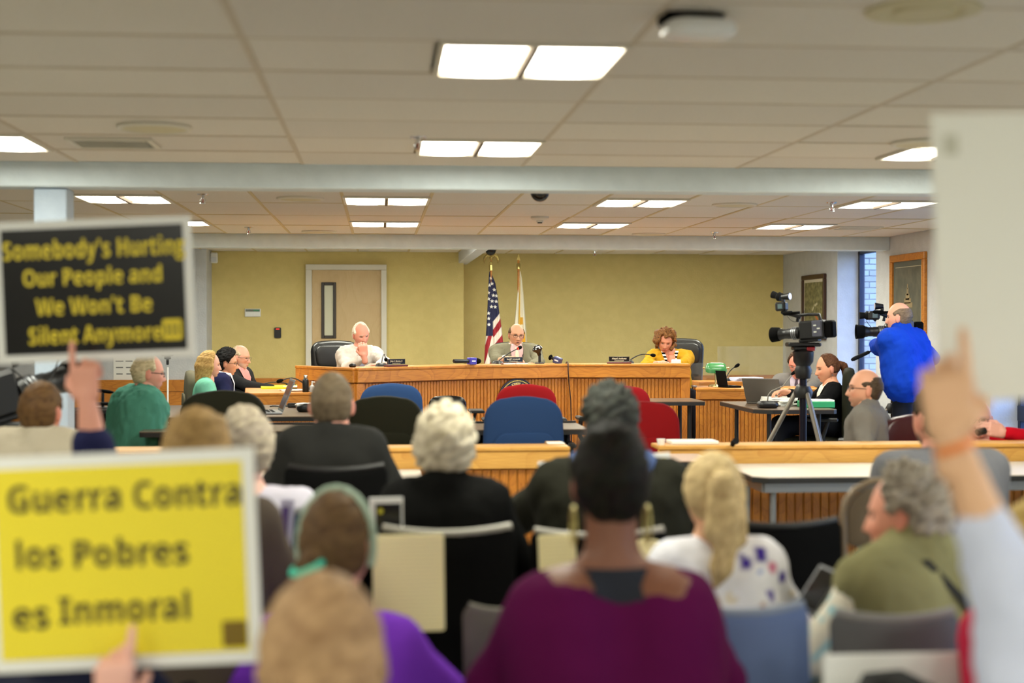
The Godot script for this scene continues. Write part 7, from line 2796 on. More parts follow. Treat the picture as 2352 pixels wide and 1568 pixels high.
	c = person("person in a grey suit looking down behind the tripod", {
		"top": [1832, 806, 13.75], "cell": 0.016, "floor": STAGE, "turn": 212.0, "yaw": 0.0, "pitch": 24.0, "lean": 0.16, "seat": 0.46, "sw": 0.19, "fat": 0.12, "skin": rgb(214, 136, 116), "face": true, "cloth": gs, "garment": "suit_jacket", "pads": true,
		"hair": {"c": rgb(88, 66, 50), "c2": rgb(56, 40, 30), "zt": 0.05, "ze": 0.008, "t": 0.014, "yb": -0.075}, "glasses": rgb(160, 156, 150),
		"rh": at(1752, 893, 13.3), "rpole": Vector3(1, -0.6, -0.2), "rhand": {"dir": Vector3(-1, 0.05, 0.3), "palm": Vector3(0, -1, 0), "curl": [0.8, 0.8, 0.8, 0.8, 0.4], "h": 0.006}, "lh": at(1800, 900, 13.35)})
	shirt_v(c, cloth(rgb(206, 190, 200), 0.8), cloth(rgb(70, 50, 66), 0.6), 0.06, 0.36)
	lapels(c, gs, 0.06, 0.34)
	var pen := thing("purple_pen", "purple pen standing in the grey suited person's hand", "pen", at(1744, 893, 13.28))
	g = S()
	tube(g, [Vector3(0, 0, 0), Vector3(0, 0.06, 0)], 0.006, 8)
	part(g, "barrel", mat(rgb(96, 60, 168), 0.4), pen)
	g = S()
	tube(g, [Vector3(0, 0.06, 0), Vector3(0, 0.075, 0)], [0.006, 0.002], 8)
	part(g, "tip", mat(rgb(80, 46, 140), 0.4), pen)
	# man in red behind the right rail
	var hw := at(2300, 990, 8.62)
	c = person("person with glasses in a red sweater holding a phone", {
		"top": [2247, 917, 8.95], "cell": 0.016, "floor": STAGE, "turn": 194.0, "yaw": 10.0, "pitch": 4.0, "lean": 0.2, "seat": 0.3, "sw": 0.19, "fat": 0.125, "skin": rgb(226, 168, 150), "face": true, "cloth": cloth(rgb(196, 16, 36), 0.85), "garment": "red_sweater", "hs": 1.02,
		"hair": {"c": rgb(196, 186, 180), "c2": rgb(160, 150, 144), "zt": -0.05, "ze": -0.02, "t": 0.003, "bald": 0.02, "yb": -0.06}, "glasses": rgb(60, 44, 40),
		"lh": at(2306, 993, 8.7), "lpole": Vector3(-1, -0.1, 0.0), "lhand": {"dir": Vector3(-1, 0.25, 0.1), "palm": Vector3(0.1, -0.4, -1), "curl": [0.8, 0.8, 0.85, 0.9, 0.5], "sc": 1.1, "h": 0.005},
		"rh": at(2215, 1030, 8.75), "sleeve_l": 0.9})
	var ph := thing("dark_phone", "small black phone in the hand of the person in red", "phone", at(2252, 993, 8.66))
	g = S()
	tube(g, [Vector3(-0.02, 0.0, 0.01), Vector3(0.03, 0.01, -0.01)], 0.022, 12)
	part(g, "body", M.black_gloss, ph)
	g = S()
	tube(g, [Vector3(0.03, 0.01, -0.01), Vector3(0.036, 0.011, -0.012)], 0.015, 12)
	part(g, "lens_ring", M.steel, ph)

func audience_people() -> void:
	var U := Vector3.UP
	# dark suited person from behind
	var dark := cloth(rgb(42, 42, 40), 0.85, 10.0)
	var c := person("person in a dark suit seated with back turned before the left table", {
		"top": [762, 858, 5.9], "drop": 0.055, "turn": 2.0, "pitch": 6.0, "lean": 0.1, "sw": 0.145, "fat": 0.112, "fo": 0.085, "neck": 0.115, "nr": 0.06, "skin": rgb(228, 160, 138), "cloth": dark, "garment": "suit_jacket", "pads": true, "collar": 0.022, "wrinkle": 0.008, "hs": 1.02, "cell": 0.018,
		"hair": {"c": rgb(128, 112, 90), "c2": rgb(84, 72, 56), "zt": 0.05, "ze": 0.0, "t": 0.007, "yb": -0.085}})
	# white haired woman
	c = person("person in a black blazer with back turned, in the centre", {
		"top": [1022, 943, 4.85], "drop": 0.06, "turn": 0.0, "yaw": 6.0, "pitch": 4.0, "lean": 0.08, "sw": 0.138, "fat": 0.108, "fo": 0.085, "neck": 0.125, "skin": rgb(226, 172, 150), "cloth": cloth(rgb(18, 18, 17), 0.9, 10.0), "garment": "blazer", "collar": 0.03, "pads": true, "wrinkle": 0.008, "cell": 0.018,
		"hair": {"c": rgb(236, 226, 200), "c2": rgb(150, 136, 108), "zt": 0.06, "ze": 0.02, "t": 0.022, "n": 0.6, "nf": 45.0, "top": 0.3, "yb": -0.085, "ears": false}})
	# dark jacketed person with a placard
	c = person("person in a dark hooded jacket, back turned, holding a yellow placard", {
		"top": [1402, 898, 5.05], "turn": 0.0, "pitch": 10.0, "lean": 0.12, "sw": 0.195, "fat": 0.14, "fo": 0.115, "neck": 0.165, "skin": rgb(150, 104, 84), "cloth": cloth(rgb(36, 36, 28), 0.85, 10.0), "garment": "jacket", "collar": 0.05, "thick": 0.012, "wrinkle": 0.012, "cell": 0.018,
		"hair": {"c": rgb(76, 78, 72), "c2": rgb(26, 28, 26), "zt": 0.06, "ze": 0.004, "t": 0.022, "n": 0.7, "nf": 50.0, "top": 0.5, "yb": -0.08},
		"lh": at(1262, 1120, 5.42), "rh": at(1530, 1120, 5.42), "lpole": Vector3(-1, -0.8, 0), "rpole": Vector3(1, -0.8, 0)})
	hood(c, cloth(rgb(84, 104, 150), 0.85))
	var bd := S()
	box(bd, c.SL.lerp(c.EL, 0.75) - c.r * 0.07 - c.f * 0.02, Vector3(0.03, 0.07, 0.05), 0.01)
	part(bd, "sleeve_badge", mat(rgb(196, 190, 190), 0.6), c.t)
	# woman in the purple sweater
	var plum := cloth(rgb(84, 14, 64), 0.9, 12.0)
	c = person("person in a plum sweater and hoop earrings, back turned", {
		"top": [1402, 987, 3.55], "low": 0.15, "boat": true, "turn": 0.0, "pitch": 6.0, "lean": 0.08, "sw": 0.168, "drop": 0.09, "fat": 0.145, "fo": 0.12, "neck": 0.195, "nr": 0.059, "skin": rgb(122, 76, 54), "cloth": plum, "garment": "sweater", "wide_neck": false, "collar_w": 0.1, "wrinkle": 0.007, "wf": 6.0, "ar": 1.15, "cell": 0.016, "hs": 1.06,
		"hair": {"c": rgb(38, 34, 28), "c2": rgb(10, 9, 9), "zt": 0.06, "ze": 0.004, "t": 0.014, "n": 0.4, "nf": 120.0, "top": 0.6, "yb": -0.1}})
	var cb := c.duplicate()
	cb.G = c.B
	patch(cb, "tank_top", cloth(rgb(44, 46, 54), 0.85), [[0.01, -0.08, 0.08], [-0.01, -0.066, 0.066], [-0.03, -0.056, 0.056], [-0.06, -0.06, 0.06], [-0.12, -0.08, 0.08]], true, 0.004, 8)
	var g := S()
	var xf := Transform3D(c.hb.scaled(Vector3.ONE * c.hs), c.Hc)
	for sx in [-1.0, 1.0]:
		var pts := []
		for k in 11:
			var a := TAU * k / 10.0
			pts.append(xf * Vector3(sx * 0.085 + 0.0 * cos(a), -0.1 + 0.045 * sin(a), 0.01 + 0.04 * cos(a)))
		g = S()
		tube(g, pts, 0.004, 6, false)
		part(g, "hoop_earring", mat(rgb(196, 180, 110), 0.3, 0.6), c.t)

	# headband woman
	var pony := [[Vector3(0.02, -0.02, -0.085), Vector3(0.035, -0.045, -0.105), 0.034, 0.026], [Vector3(0.035, -0.045, -0.105), Vector3(-0.02, -0.16, -0.11), 0.03, 0.032], [Vector3(-0.02, -0.16, -0.105), Vector3(-0.04, -0.22, -0.1), 0.03, 0.012]]
	c = person("person in a violet shirt with a pale green headband", {
		"top": [775, 1138, 3.8], "hs": 1.06, "turn": 12.0, "yaw": 6.0, "pitch": 4.0, "lean": 0.08, "side": -0.02, "sw": 0.15, "fat": 0.11, "fo": 0.095, "neck": 0.19, "skin": rgb(222, 160, 140), "cloth": cloth(rgb(122, 56, 196), 0.85, 12.0), "garment": "purple_shirt", "seat": 0.42,
		"hair": {"c": rgb(122, 96, 66), "c2": rgb(72, 52, 36), "zt": 0.06, "ze": 0.0, "t": 0.013, "top": 0.3, "yb": -0.085, "locks": pony}})
	xf = Transform3D(c.hb.scaled(Vector3.ONE * c.hs), c.Hc)
	g = S()
	var band := []
	for k in 15:
		var a := -0.35 + (PI + 0.7) * k / 14.0
		band.append(xf * Vector3(cos(a) * 0.094, 0.0 + sin(a) * 0.136, -0.012))
	tube(g, band, 0.011, 8)
	part(g, "headband", mat(rgb(168, 190, 170), 0.6), c.t)
	g = S()
	var ring := []
	for k in 11:
		var a := TAU * k / 10.0
		ring.append(xf * (Vector3(0.035, -0.045, -0.108) + Vector3(cos(a) * 0.034, sin(a) * 0.012 - 0.3 * cos(a) * 0.034, sin(a) * 0.034)))
	tube(g, ring, 0.011, 8, false)
	part(g, "hair_tie", mat(rgb(56, 206, 176), 0.6), c.t)
	patch(c, "white_print", M.white, [[-0.3, -0.02, 0.1], [-0.33, -0.03, 0.09], [-0.36, 0.0, 0.06]], true, 0.005, 6)
	# nearest head
	var long := []
	for k in 14:
		var a := PI * (0.35 + 1.3 * k / 13.0)
		long.append([Vector3(sin(a) * 0.07, 0.03, cos(a) * 0.085), Vector3(sin(a) * 0.08, -0.02, cos(a) * 0.098), 0.02, 0.024])
		long.append([Vector3(sin(a) * 0.08, -0.02, cos(a) * 0.098), Vector3(sin(a) * 0.07, -0.16, cos(a) * 0.075), 0.024, 0.02])
	person("person in a dark coat nearest the photographer, back turned", {
		"top": [740, 1345, 2.6], "turn": 4.0, "pitch": 6.0, "lean": 0.06, "sw": 0.17, "fat": 0.11, "fo": 0.09, "skin": rgb(222, 176, 150), "cloth": cloth(rgb(36, 34, 40), 0.9, 12.0), "garment": "dark_coat", "seat": 0.42, "hs": 1.08,
		"hair": {"c": rgb(206, 170, 128), "c2": rgb(122, 90, 62), "zt": 0.06, "ze": 0.03, "t": 0.024, "n": 0.2, "yb": -0.135, "ears": false, "locks": long}})
	# blonde ponytail with a floral shirt
	var bp := [[Vector3(0, 0.05, -0.098), Vector3(0, 0.04, -0.125), 0.034, 0.03], [Vector3(0, 0.04, -0.125), Vector3(-0.01, -0.06, -0.14), 0.034, 0.038], [Vector3(-0.01, -0.06, -0.14), Vector3(0.02, -0.2, -0.125), 0.038, 0.032], [Vector3(0.02, 0.03, -0.11), Vector3(0.035, -0.1, -0.125), 0.03, 0.034], [Vector3(-0.03, 0.02, -0.115), Vector3(-0.035, -0.12, -0.12), 0.024, 0.026], [Vector3(0.02, -0.2, -0.125), Vector3(0.035, -0.25, -0.12), 0.03, 0.012]]
	c = person("person in a white floral shirt, back turned", {
		"top": [1640, 1046, 4.3], "turn": -4.0, "pitch": 4.0, "lean": 0.06, "sw": 0.135, "fat": 0.105, "fo": 0.08, "neck": 0.155, "skin": rgb(220, 166, 128), "cloth": M.cloth_v, "garment": "floral_shirt", "seat": 0.42, "cell": 0.016,
		"vc": flowers(),
		"hair": {"c": rgb(232, 208, 154), "c2": rgb(160, 132, 92), "zt": 0.05, "ze": 0.0, "t": 0.013, "yb": -0.075, "ears": false, "locks": bp}})
	g = S()
	var arc := []
	for k in 12:
		var f := k / 11.0
		arc.append(at(lerpf(1712, 1786, sin(f * PI * 0.5)), lerpf(1232, 1400, f * f * 0.6 + 0.4 * f), 4.42) - c.base)
	tube(g, arc, [0.006, 0.016, 0.022, 0.026, 0.028, 0.029, 0.029, 0.029, 0.028, 0.026, 0.022, 0.012], 8)
	var bag := thing("leather_bag_strap", "tan leather bag strap curving beside the floral shirt", "strap", c.base)
	part(g, "strap", mat(rgb(150, 84, 52), 0.5), bag)
	g = S()
	tube(g, [arc[10], arc[10] + Vector3(0.03, 0.0, 0.0)], 0.012, 8)
	part(g, "buckle", M.steel, bag)
	# man in the green vest
	c = person("person in an olive vest over patterned sleeves", {
		"top": [2080, 1084, 4.05], "turn": -34.0, "yaw": -24.0, "pitch": 4.0, "lean": 0.06, "side": 0.06, "sw": 0.195, "fat": 0.135, "fo": 0.105, "neck": 0.115, "nr": 0.062, "skin": rgb(218, 150, 124), "face": true, "cloth": M.cloth_v, "garment": "patterned_shirt", "vc": two_tone(rgb(232, 226, 208), rgb(150, 204, 214), 22.0, 0.12), "seat": 0.42, "hs": 1.04,
		"lh": at(1870, 1585, 4.1), "lpole": Vector3(-1, -0.3, 0.0),
		"hair": {"c": rgb(186, 174, 156), "c2": rgb(104, 98, 92), "zt": 0.045, "ze": 0.0, "t": 0.026, "n": 0.9, "nf": 65.0, "yb": -0.09}})
	vest(c)
	# grey suited bearded man
	c = person("person in a grey suit behind the raised arm, back turned", {
		"top": [2152, 888, 5.65], "turn": -8.0, "yaw": -8.0, "pitch": 4.0, "lean": 0.1, "sw": 0.215, "fat": 0.135, "fo": 0.11, "neck": 0.15, "skin": rgb(206, 140, 116), "cloth": cloth(rgb(108, 108, 112), 0.85, 10.0), "garment": "suit_jacket", "pads": true, "collar": 0.025, "face": true, "beard": rgb(58, 42, 32), "beard_k": 0.8, "hs": 1.06,
		"hair": {"c": rgb(62, 50, 36), "c2": rgb(34, 26, 20), "zt": 0.055, "ze": 0.0, "t": 0.011, "yb": -0.085}})
	# beige coat man at the left
	person("person in a beige coat at the left edge, back turned", {
		"top": [94, 880, 6.4], "turn": 8.0, "yaw": 6.0, "pitch": 6.0, "lean": 0.08, "sw": 0.22, "fat": 0.13, "fo": 0.105, "neck": 0.11, "skin": rgb(212, 140, 110), "cloth": cloth(rgb(176, 166, 146), 0.9, 10.0), "garment": "beige_coat", "collar": 0.03, "wrinkle": 0.01,
		"hair": {"c": rgb(116, 86, 52), "c2": rgb(66, 46, 30), "zt": 0.055, "ze": 0.0, "t": 0.012, "yb": -0.085}})
	# two heads behind the yellow placard
	var bob := []
	for k in 14:
		var a := PI * (0.35 + 1.3 * k / 13.0)
		bob.append([Vector3(sin(a) * 0.055, 0.09, cos(a) * 0.07), Vector3(sin(a) * 0.1, -0.12, cos(a) * 0.105), 0.022, 0.034])
	person("person in a brown coat right behind the yellow placard", {
		"top": [452, 948, 4.15], "turn": 6.0, "pitch": 4.0, "sw": 0.17, "fat": 0.11, "skin": rgb(222, 170, 150), "cloth": cloth(rgb(90, 80, 70), 0.9), "garment": "coat",
		"hair": {"c": rgb(184, 150, 96), "c2": rgb(112, 86, 50), "zt": 0.05, "ze": 0.02, "t": 0.018, "yb": -0.1, "ears": false, "locks": bob}})
	person("person in a pale lavender shirt beside the yellow placard", {
		"top": [562, 944, 5.0], "turn": 0.0, "pitch": 4.0, "sw": 0.18, "fat": 0.118, "fo": 0.1, "neck": 0.17, "skin": rgb(222, 170, 150), "cloth": cloth(rgb(206, 202, 216), 0.85, 12.0), "garment": "lavender_shirt", "wrinkle": 0.01,
		"hair": {"c": rgb(206, 192, 164), "c2": rgb(128, 116, 108), "zt": 0.05, "ze": 0.02, "t": 0.02, "n": 0.6, "nf": 40.0, "yb": -0.09, "ears": false}})
	# the arm that holds the black placard
	var navy := cloth(rgb(34, 36, 72), 0.8, 12.0)
	c = person("person in a navy sleeve raising the black placard", {
		"top": [40, 1075, 4.35], "turn": 0.0, "sw": 0.17, "fat": 0.112, "neck": 0.19, "skin": rgb(226, 160, 138), "cloth": navy, "garment": "navy_top", "seat": 0.42, "ar": 1.15, "cell": 0.014,
		"hair": {"c": rgb(90, 70, 50), "zt": 0.05, "ze": 0.0, "t": 0.014},
		"rh": at(200, 918, 4.36), "rpole": Vector3(0.4, -1.0, 0.2), "sleeve_r": 0.5, "loose": 0.012,
		"rhand": {"dir": Vector3(-0.12, 1.0, 0.0), "palm": Vector3(0.25, 0, -1), "curl": [0.12, 1.3, 1.4, 1.4, 0.5], "sc": 1.0, "h": 0.0045}})
	# yellow placard holder
	person("person in dark clothes holding up the yellow placard from behind it", {
		"top": [120, 1240, 3.55], "al": 1.1, "turn": 4.0, "sw": 0.17, "fat": 0.11, "skin": rgb(230, 176, 160), "cloth": cloth(rgb(28, 30, 48), 0.9, 12.0), "garment": "dark_top", "seat": 0.4, "cell": 0.018,
		"hair": {"c": rgb(80, 60, 44), "zt": 0.05, "ze": 0.0, "t": 0.014},
		"lh": at(262, 1632, 3.1), "lpole": Vector3(-1, -0.6, -0.6), "lhand": {"dir": Vector3(0.0, 1.0, -0.1), "palm": Vector3(0.1, 0, -1), "curl": [0.15, 0.9, 1.2, 1.3, 0.5], "h": 0.0045}})
	# white sleeve and raised hand at the right
	c = person("person in a pale blue shirt raising an arm with an orange wristband", {
		"top": [2560, 1250, 2.35], "al": 1.12, "turn": -6.0, "sw": 0.18, "fat": 0.12, "neck": 0.19, "skin": rgb(222, 176, 140), "cloth": cloth(rgb(206, 212, 236), 0.8, 12.0), "garment": "pale_shirt", "seat": 0.42, "wrinkle": 0.012, "wf": 12.0, "cell": 0.014, "ar": 1.0, "loose": 0.008,
		"hair": {"c": rgb(90, 70, 50), "zt": 0.05, "ze": 0.0, "t": 0.014},
		"lh": at(2182, 1000, 2.38), "lpole": Vector3(0.7, -1.0, -0.1), "sleeve_l": 0.36,
		"lhand": {"dir": Vector3(-0.05, 1.0, -0.05), "palm": Vector3(0.35, 0, -1), "curl": [0.2, 0.9, 1.15, 1.25, 1.3], "sc": 1.05, "h": 0.0045}})
	cuff(c, "WL", "EL", mat(rgb(226, 126, 50), 0.5), 0.9, 0.955, 0.037, "wristband")
	# blonde at the right edge
	var bl := []
	for k in 14:
		var a := PI * (0.35 + 1.3 * k / 13.0)
		bl.append([Vector3(sin(a) * 0.055, 0.09, cos(a) * 0.07), Vector3(sin(a) * 0.088, -0.15, cos(a) * 0.095), 0.02, 0.024])
	person("person in a rose top at the right edge beside the pale sleeve", {
		"top": [2400, 1150, 3.3], "rh": at(2480, 1720, 3.2), "lh": at(2440, 1720, 3.2), "turn": -10.0, "sw": 0.16, "fat": 0.105, "skin": rgb(222, 170, 140), "cloth": cloth(rgb(190, 40, 70), 0.85), "garment": "rose_top", "seat": 0.42,
		"hair": {"c": rgb(226, 196, 120), "c2": rgb(166, 132, 70), "zt": 0.05, "ze": 0.02, "t": 0.016, "yb": -0.1, "ears": false, "locks": bl}})

func flowers() -> Callable:
	var rr := RandomNumberGenerator.new()
	rr.seed = 17
	var dots := []
	var cols := [rgb(64, 44, 150), rgb(206, 120, 150), rgb(190, 150, 130), rgb(150, 170, 220), rgb(220, 206, 180), rgb(64, 44, 150)]
	for k in 46:
		dots.append([Vector2(rr.randf_range(-0.26, 0.26), rr.randf_range(-0.45, 0.0)), rr.randf_range(0.012, 0.026), cols[k % 6]])
	return func(p: Vector3, n: Vector3, r: Vector3, _f: Vector3) -> Color:
		var q := Vector2((p - n).dot(r), p.y - n.y)
		for e in dots:
			if q.distance_to(e[0]) < e[1] * (0.8 + 0.4 * nz.get_noise_3d(p.x * 60.0, p.y * 60.0, 3.0)):
				return e[2]
		return rgb(232, 232, 240)

func hood(c: Dictionary, m: Material) -> void:
	# a soft hood lying round the back of the neck
	var g := S()
	var pts := []
	for k in 13:
		var a := PI * (-0.12 + 1.24 * k / 12.0)
		pts.append(c.N + c.r * cos(a) * 0.115 - c.f * sin(a) * 0.1 + Vector3.UP * (0.05 - 0.035 * sin(a)))
	tube(g, pts, [0.02, 0.034, 0.042, 0.048, 0.052, 0.054, 0.056, 0.054, 0.052, 0.048, 0.042, 0.034, 0.02], 12)
	part(g, "hood", m, c.t)

func vest(c: Dictionary) -> void:
	var N: Vector3 = c.N
	var P: Vector3 = c.P
	var r: Vector3 = c.r
	var F := Fld.new(Vector3(minf(N.x, P.x) - 0.45, P.y - 0.2, minf(N.z, P.z) - 0.45), Vector3(maxf(N.x, P.x) + 0.45, N.y + 0.25, maxf(N.z, P.z) + 0.45), 0.016)
	var ub := (N - P).normalized()
	for sx in [-1.0, 1.0]:
		F.bone(N - ub * 0.115 + r * 0.105 * sx, P + r * 0.1 * sx, 0.15, 0.162, 0.07)
	F.bone(c.SL + r * 0.01, c.SR - r * 0.01, 0.094, 0.094, 0.06)
	F.bone(c.SL.lerp(N, 0.45) + Vector3.UP * 0.01, N + Vector3.UP * 0.02, 0.075, 0.085, 0.04)
	F.bone(c.SR.lerp(N, 0.45) + Vector3.UP * 0.01, N + Vector3.UP * 0.02, 0.075, 0.085, 0.04)
	F.bone(N - c.f * 0.02, N + Vector3.UP * 0.05 - c.f * 0.01, 0.095, 0.09, 0.02)
	var A := arr()
	F.nets(A, Color.WHITE)
	put(arr_mesh(A, 0.009, 8.0), "olive_vest", cloth(rgb(134, 130, 92), 0.9, 10.0), c.t)
	var cc := c.duplicate()
	cc.G = F
	var m := mat(rgb(48, 48, 44), 0.7)
	patch(cc, "bag_strap", m, [[0.02, -0.11, -0.075], [-0.08, -0.02, 0.02], [-0.2, 0.09, 0.13], [-0.32, 0.19, 0.23]], true, 0.008, 3)

# ---------- placards held up by the audience ----------
func placard(called: String, label: String, tl: Vector3, tr: Vector3, bl: Vector3, thick := 0.006) -> Dictionary:
	# local x along the top edge, y up, z towards the camera
	var x := (tr - tl).normalized()
	var yv := (tl - bl)
	yv = (yv - x * yv.dot(x)).normalized()
	var z := x.cross(yv)
	var w := (tr - tl).length()
	var h := (tl - bl).length()
	var c := (tr + bl) * 0.5
	var t := thing(called, label, "placard", c)
	t.basis = Basis(x, yv, z)
	return {"t": t, "w": w, "h": h}

func build_signs() -> void:
	# black placard with yellow lettering
	var d := 4.48
	var s := placard("protest_placard", "black placard with bold yellow lettering and a white border", at(-18, 512, d + 0.03), at(437, 494, d - 0.03), at(-4, 836, d + 0.03))
	var g := S()
	box(g, Vector3.ZERO, Vector3(s.w, s.h, 0.005), 0.001)
	part(g, "board", M.white, s.t)
	var bw := 0.024
	g = S()
	box(g, Vector3(0.0, 0, 0.0032), Vector3(s.w - 2 * bw, s.h - 2 * bw, 0.0012), 0.0)
	part(g, "black_field", mat(rgb(24, 22, 20), 0.22), s.t)
	var ym := mat(rgb(238, 214, 44), 0.5)
	var px := d / FPX
	for l in [["Somebody's Hurting", 216, 566, 410, 54], ["Our People and", 213, 630, 312, 50], ["We Won't Be", 217, 697, 262, 50], ["Silent Anymore", 220, 763, 300, 50]]:
		var p: Vector3 = s.t.transform.affine_inverse() * at(l[1], l[2], d)
		fit_text(l[0], l[3] * px, l[4] * px * 0.74, 0.0015, ym, s.t, Vector3(p.x, p.y - 0.006, 0.0042), "lettering")
	g = S()
	var q: Vector3 = s.t.transform.affine_inverse() * at(401, 756, d)
	prism(g, round_rect(0.058, 0.062, 0.008), 0.0036, 0.0048, Transform3D(Basis.IDENTITY, Vector3(q.x, q.y, 0)))
	part(g, "logo_block", ym, s.t)
	g = S()
	for k in 3:
		box(g, Vector3(q.x - 0.016 + k * 0.016, q.y, 0.0052), Vector3(0.006, 0.034, 0.001), 0.0)
	part(g, "logo_mark", mat(rgb(24, 22, 20), 0.4), s.t)
	# yellow placard with black lettering
	d = 3.2
	s = placard("protest_placard", "yellow placard with black Spanish lettering at the lower left", at(-40, 1052, d + 0.02), at(588, 1026, d - 0.02), at(-28, 1548, d + 0.02))
	g = S()
	box(g, Vector3.ZERO, Vector3(s.w, s.h, 0.005), 0.001)
	part(g, "board", M.white, s.t)
	bw = 0.027
	g = S()
	box(g, Vector3(0, 0, 0.0032), Vector3(s.w - 2 * bw, s.h - 2 * bw, 0.0012), 0.0)
	part(g, "yellow_field", mat(rgb(240, 220, 52), 0.4), s.t)
	var km := mat(rgb(30, 28, 20), 0.5)
	px = d / FPX
	for l in [["Guerra", 147, 1145, 252, 76], ["Contra", 433, 1132, 240, 76], ["los", 84, 1277, 98, 76], ["Pobres", 301, 1268, 256, 76], ["es", 68, 1416, 80, 76], ["Inmoral", 289, 1397, 292, 76]]:
		var p: Vector3 = s.t.transform.affine_inverse() * at(l[1], l[2], d)
		fit_text(l[0], l[3] * px, l[4] * px * 0.8, 0.0015, km, s.t, Vector3(p.x, p.y, 0.0042), "lettering", true)
	g = S()
	q = s.t.transform.affine_inverse() * at(543, 1450, d)
	prism(g, round_rect(0.052, 0.056, 0.006), 0.0036, 0.0048, Transform3D(Basis.IDENTITY, Vector3(q.x, q.y, 0)))
	part(g, "logo_block", mat(rgb(120, 96, 16), 0.5), s.t)
	# blank back of a white placard at the right
	d = 2.52
	s = placard("white_placard", "tall blank white placard held up at the right edge", at(2140, 262, d), at(2800, 246, d), at(2156, 925, d))
	g = S()
	box(g, Vector3.ZERO, Vector3(s.w, s.h, 0.006), 0.001)
	part(g, "board", mat(rgb(232, 230, 222), 0.55), s.t)
	g = S()
	q = s.t.transform.affine_inverse() * at(2182, 333, d)
	box(g, Vector3(q.x, q.y, 0.0036), Vector3(0.027, 0.035, 0.001), 0.0)
	part(g, "sticker", mat(rgb(196, 194, 178), 0.6), s.t)
	# yellow placard in the lap of the dark jacketed person
	d = 5.55
	s = placard("lap_placard", "yellow placard with a white border in front of the dark jacketed person", at(1238, 1060, d), at(1541, 1038, d), at(1246, 1270, d))
	g = S()
	box(g, Vector3.ZERO, Vector3(s.w, s.h, 0.005), 0.001)
	part(g, "board", M.white, s.t)
	g = S()
	box(g, Vector3(0, 0, 0.0032), Vector3(s.w - 0.036, s.h - 0.036, 0.0012), 0.0)
	part(g, "yellow_field", mat(rgb(226, 200, 40), 0.4), s.t)
	# yellow legal pads
	for e in [[855, 1230, 1019, 1226, 858, 1452, 4.36, "pale yellow legal pad held upright beside the violet shirt"], [1236, 1230, 1322, 1226, 1238, 1316, 4.5, "pale yellow sheet left of the plum sweater's shoulder"], [1462, 1240, 1512, 1240, 1464, 1300, 4.5, "pale yellow sheet right of the hoop earrings"]]:
		s = placard("legal_pad", e[7], at(e[0], e[1], e[6]), at(e[2], e[3], e[6]), at(e[4], e[5], e[6]))
		g = S()
		prism(g, round_rect(s.w, s.h, 0.008), -0.004, 0.004)
		part(g, "sheet", M.legal, s.t)
		g = S()
		for k in int(s.h / 0.012):
			box(g, Vector3(0, s.h * 0.5 - 0.02 - k * 0.0118, 0.0042), Vector3(s.w * 0.94, 0.0008, 0.0004), 0.0)
		part(g, "ruled_line", mat(rgb(214, 200, 150), 0.8), s.t).set_meta("kind", "stuff")
	# tablet with a bright frame between headband woman and white haired woman
	s = placard("small_placard", "black card with a white border between the violet shirt and the black blazer", at(848, 1143, 4.6), at(925, 1141, 4.6), at(850, 1230, 4.6))
	g = S()
	box(g, Vector3.ZERO, Vector3(s.w, s.h, 0.005), 0.001)
	part(g, "board", M.white, s.t)
	g = S()
	box(g, Vector3(0.006, -0.006, 0.003), Vector3(s.w - 0.024, s.h - 0.024, 0.0012), 0.0)
	part(g, "black_field", M.black_gloss, s.t)
	g = S()
	q = s.t.transform.affine_inverse() * at(874, 1173, 4.6)
	prism(g, round_rect(0.016, 0.016, 0.006), 0.0036, 0.0046, Transform3D(Basis.IDENTITY, Vector3(q.x, q.y, 0)))
	part(g, "yellow_mark", mat(rgb(206, 196, 40), 0.5), s.t)
	s = placard("small_placard", "pale violet card beside the lavender shirt", at(640, 1145, 4.55), at(672, 1147, 4.55), at(642, 1260, 4.55))
	g = S()
	box(g, Vector3.ZERO, Vector3(s.w, s.h, 0.005), 0.001)
	part(g, "board", mat(rgb(206, 206, 232), 0.6), s.t)
	g = S()
	box(g, Vector3(-0.004, 0, 0.003), Vector3(s.w * 0.5, s.h * 0.7, 0.001), 0.0)
	part(g, "violet_mark", mat(rgb(96, 74, 140), 0.6), s.t)
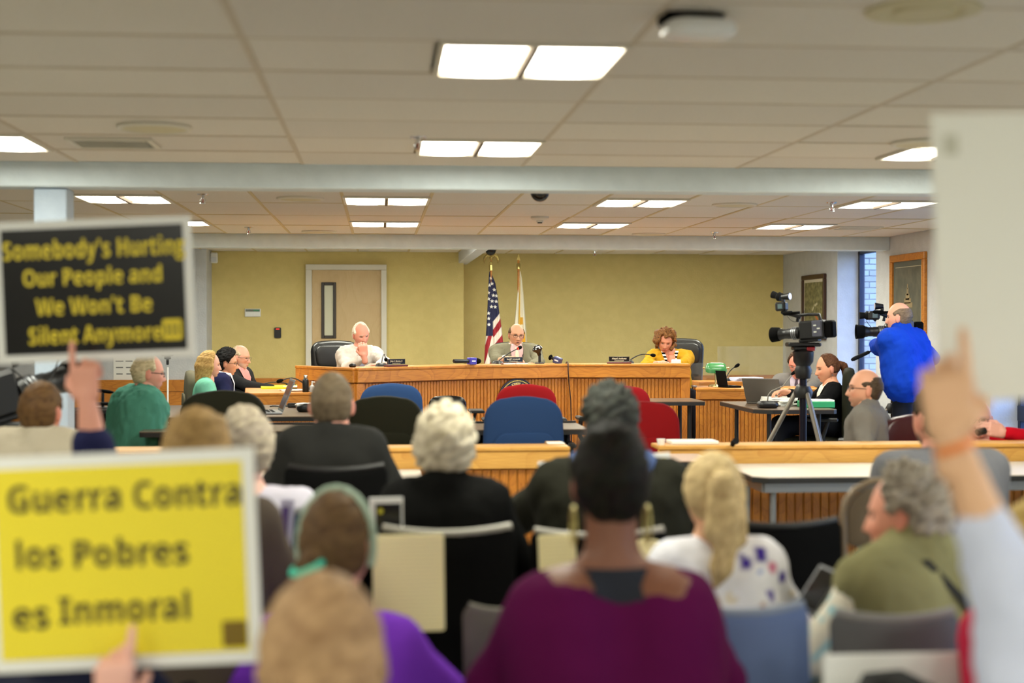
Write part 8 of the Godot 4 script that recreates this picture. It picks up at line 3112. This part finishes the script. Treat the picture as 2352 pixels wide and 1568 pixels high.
	# dark tablet leaning by the vest man
	s = placard("lap_tablet", "dark tablet with a pale edge beside the olive vest", at(1888, 1298, 4.3), at(1935, 1318, 4.2), at(1822, 1388, 4.3))
	g = S()
	box(g, Vector3.ZERO, Vector3(s.w, s.h, 0.008), 0.002)
	part(g, "case", M.grey_metal, s.t)
	g = S()
	box(g, Vector3(0.006, 0, 0.0045), Vector3(s.w - 0.012, s.h - 0.016, 0.001), 0.0)
	part(g, "screen_glass", M.black_gloss, s.t)
	# white sheet and black bag at the lower right
	s = placard("white_board", "white sheet of card on the lap at the lower right edge", at(1888, 1503, 3.3), at(2228, 1496, 3.3), at(1892, 1720, 3.3))
	g = S()
	box(g, Vector3.ZERO, Vector3(s.w, s.h, 0.005), 0.001)
	part(g, "board", M.white, s.t)
	g = S()
	box(g, Vector3(0, 0, -0.004), Vector3(s.w * 0.96, s.h * 0.96, 0.003), 0.0)
	part(g, "rear_sheet", M.paper, s.t)
	var bp := at(2060, 1600, 3.15)
	var bg := thing("black_bag", "slumped black bag in front of the white card", "bag", Vector3(bp.x, 0, bp.z))
	g = S()
	pad(g, PackedVector2Array([Vector2(-0.13, 0.0), Vector2(0.13, 0.0), Vector2(0.14, bp.y - 0.05), Vector2(0.09, bp.y + 0.02), Vector2(0.02, bp.y + 0.055), Vector2(-0.06, bp.y + 0.05), Vector2(-0.12, bp.y - 0.06)]), 0.12, 0.04, 0.03, 0.0)
	part(g, "body", mat(rgb(34, 34, 34), 0.7), bg)
	g = S()
	tube(g, [Vector3(-0.06, bp.y, 0.02), Vector3(-0.02, bp.y + 0.05, 0.07), Vector3(0.05, bp.y, 0.07)], 0.01, 8)
	part(g, "strap", M.black, bg)
	# covered black camera at the left edge
	var kp := at(20, 905, 7.3)
	video_camera("black covered video camera at the left edge of the picture", kp + Vector3(-0.05, 0.0, 0), Vector3(0.75, 0.1, -0.66), 0.15, 1.25, false)
	tripod("black tripod under the covered camera at the left edge", Vector3(kp.x - 0.05, 0, kp.z), kp.y - 0.13, 0.4, M.black, M.black, true, 0.56, 0.2)
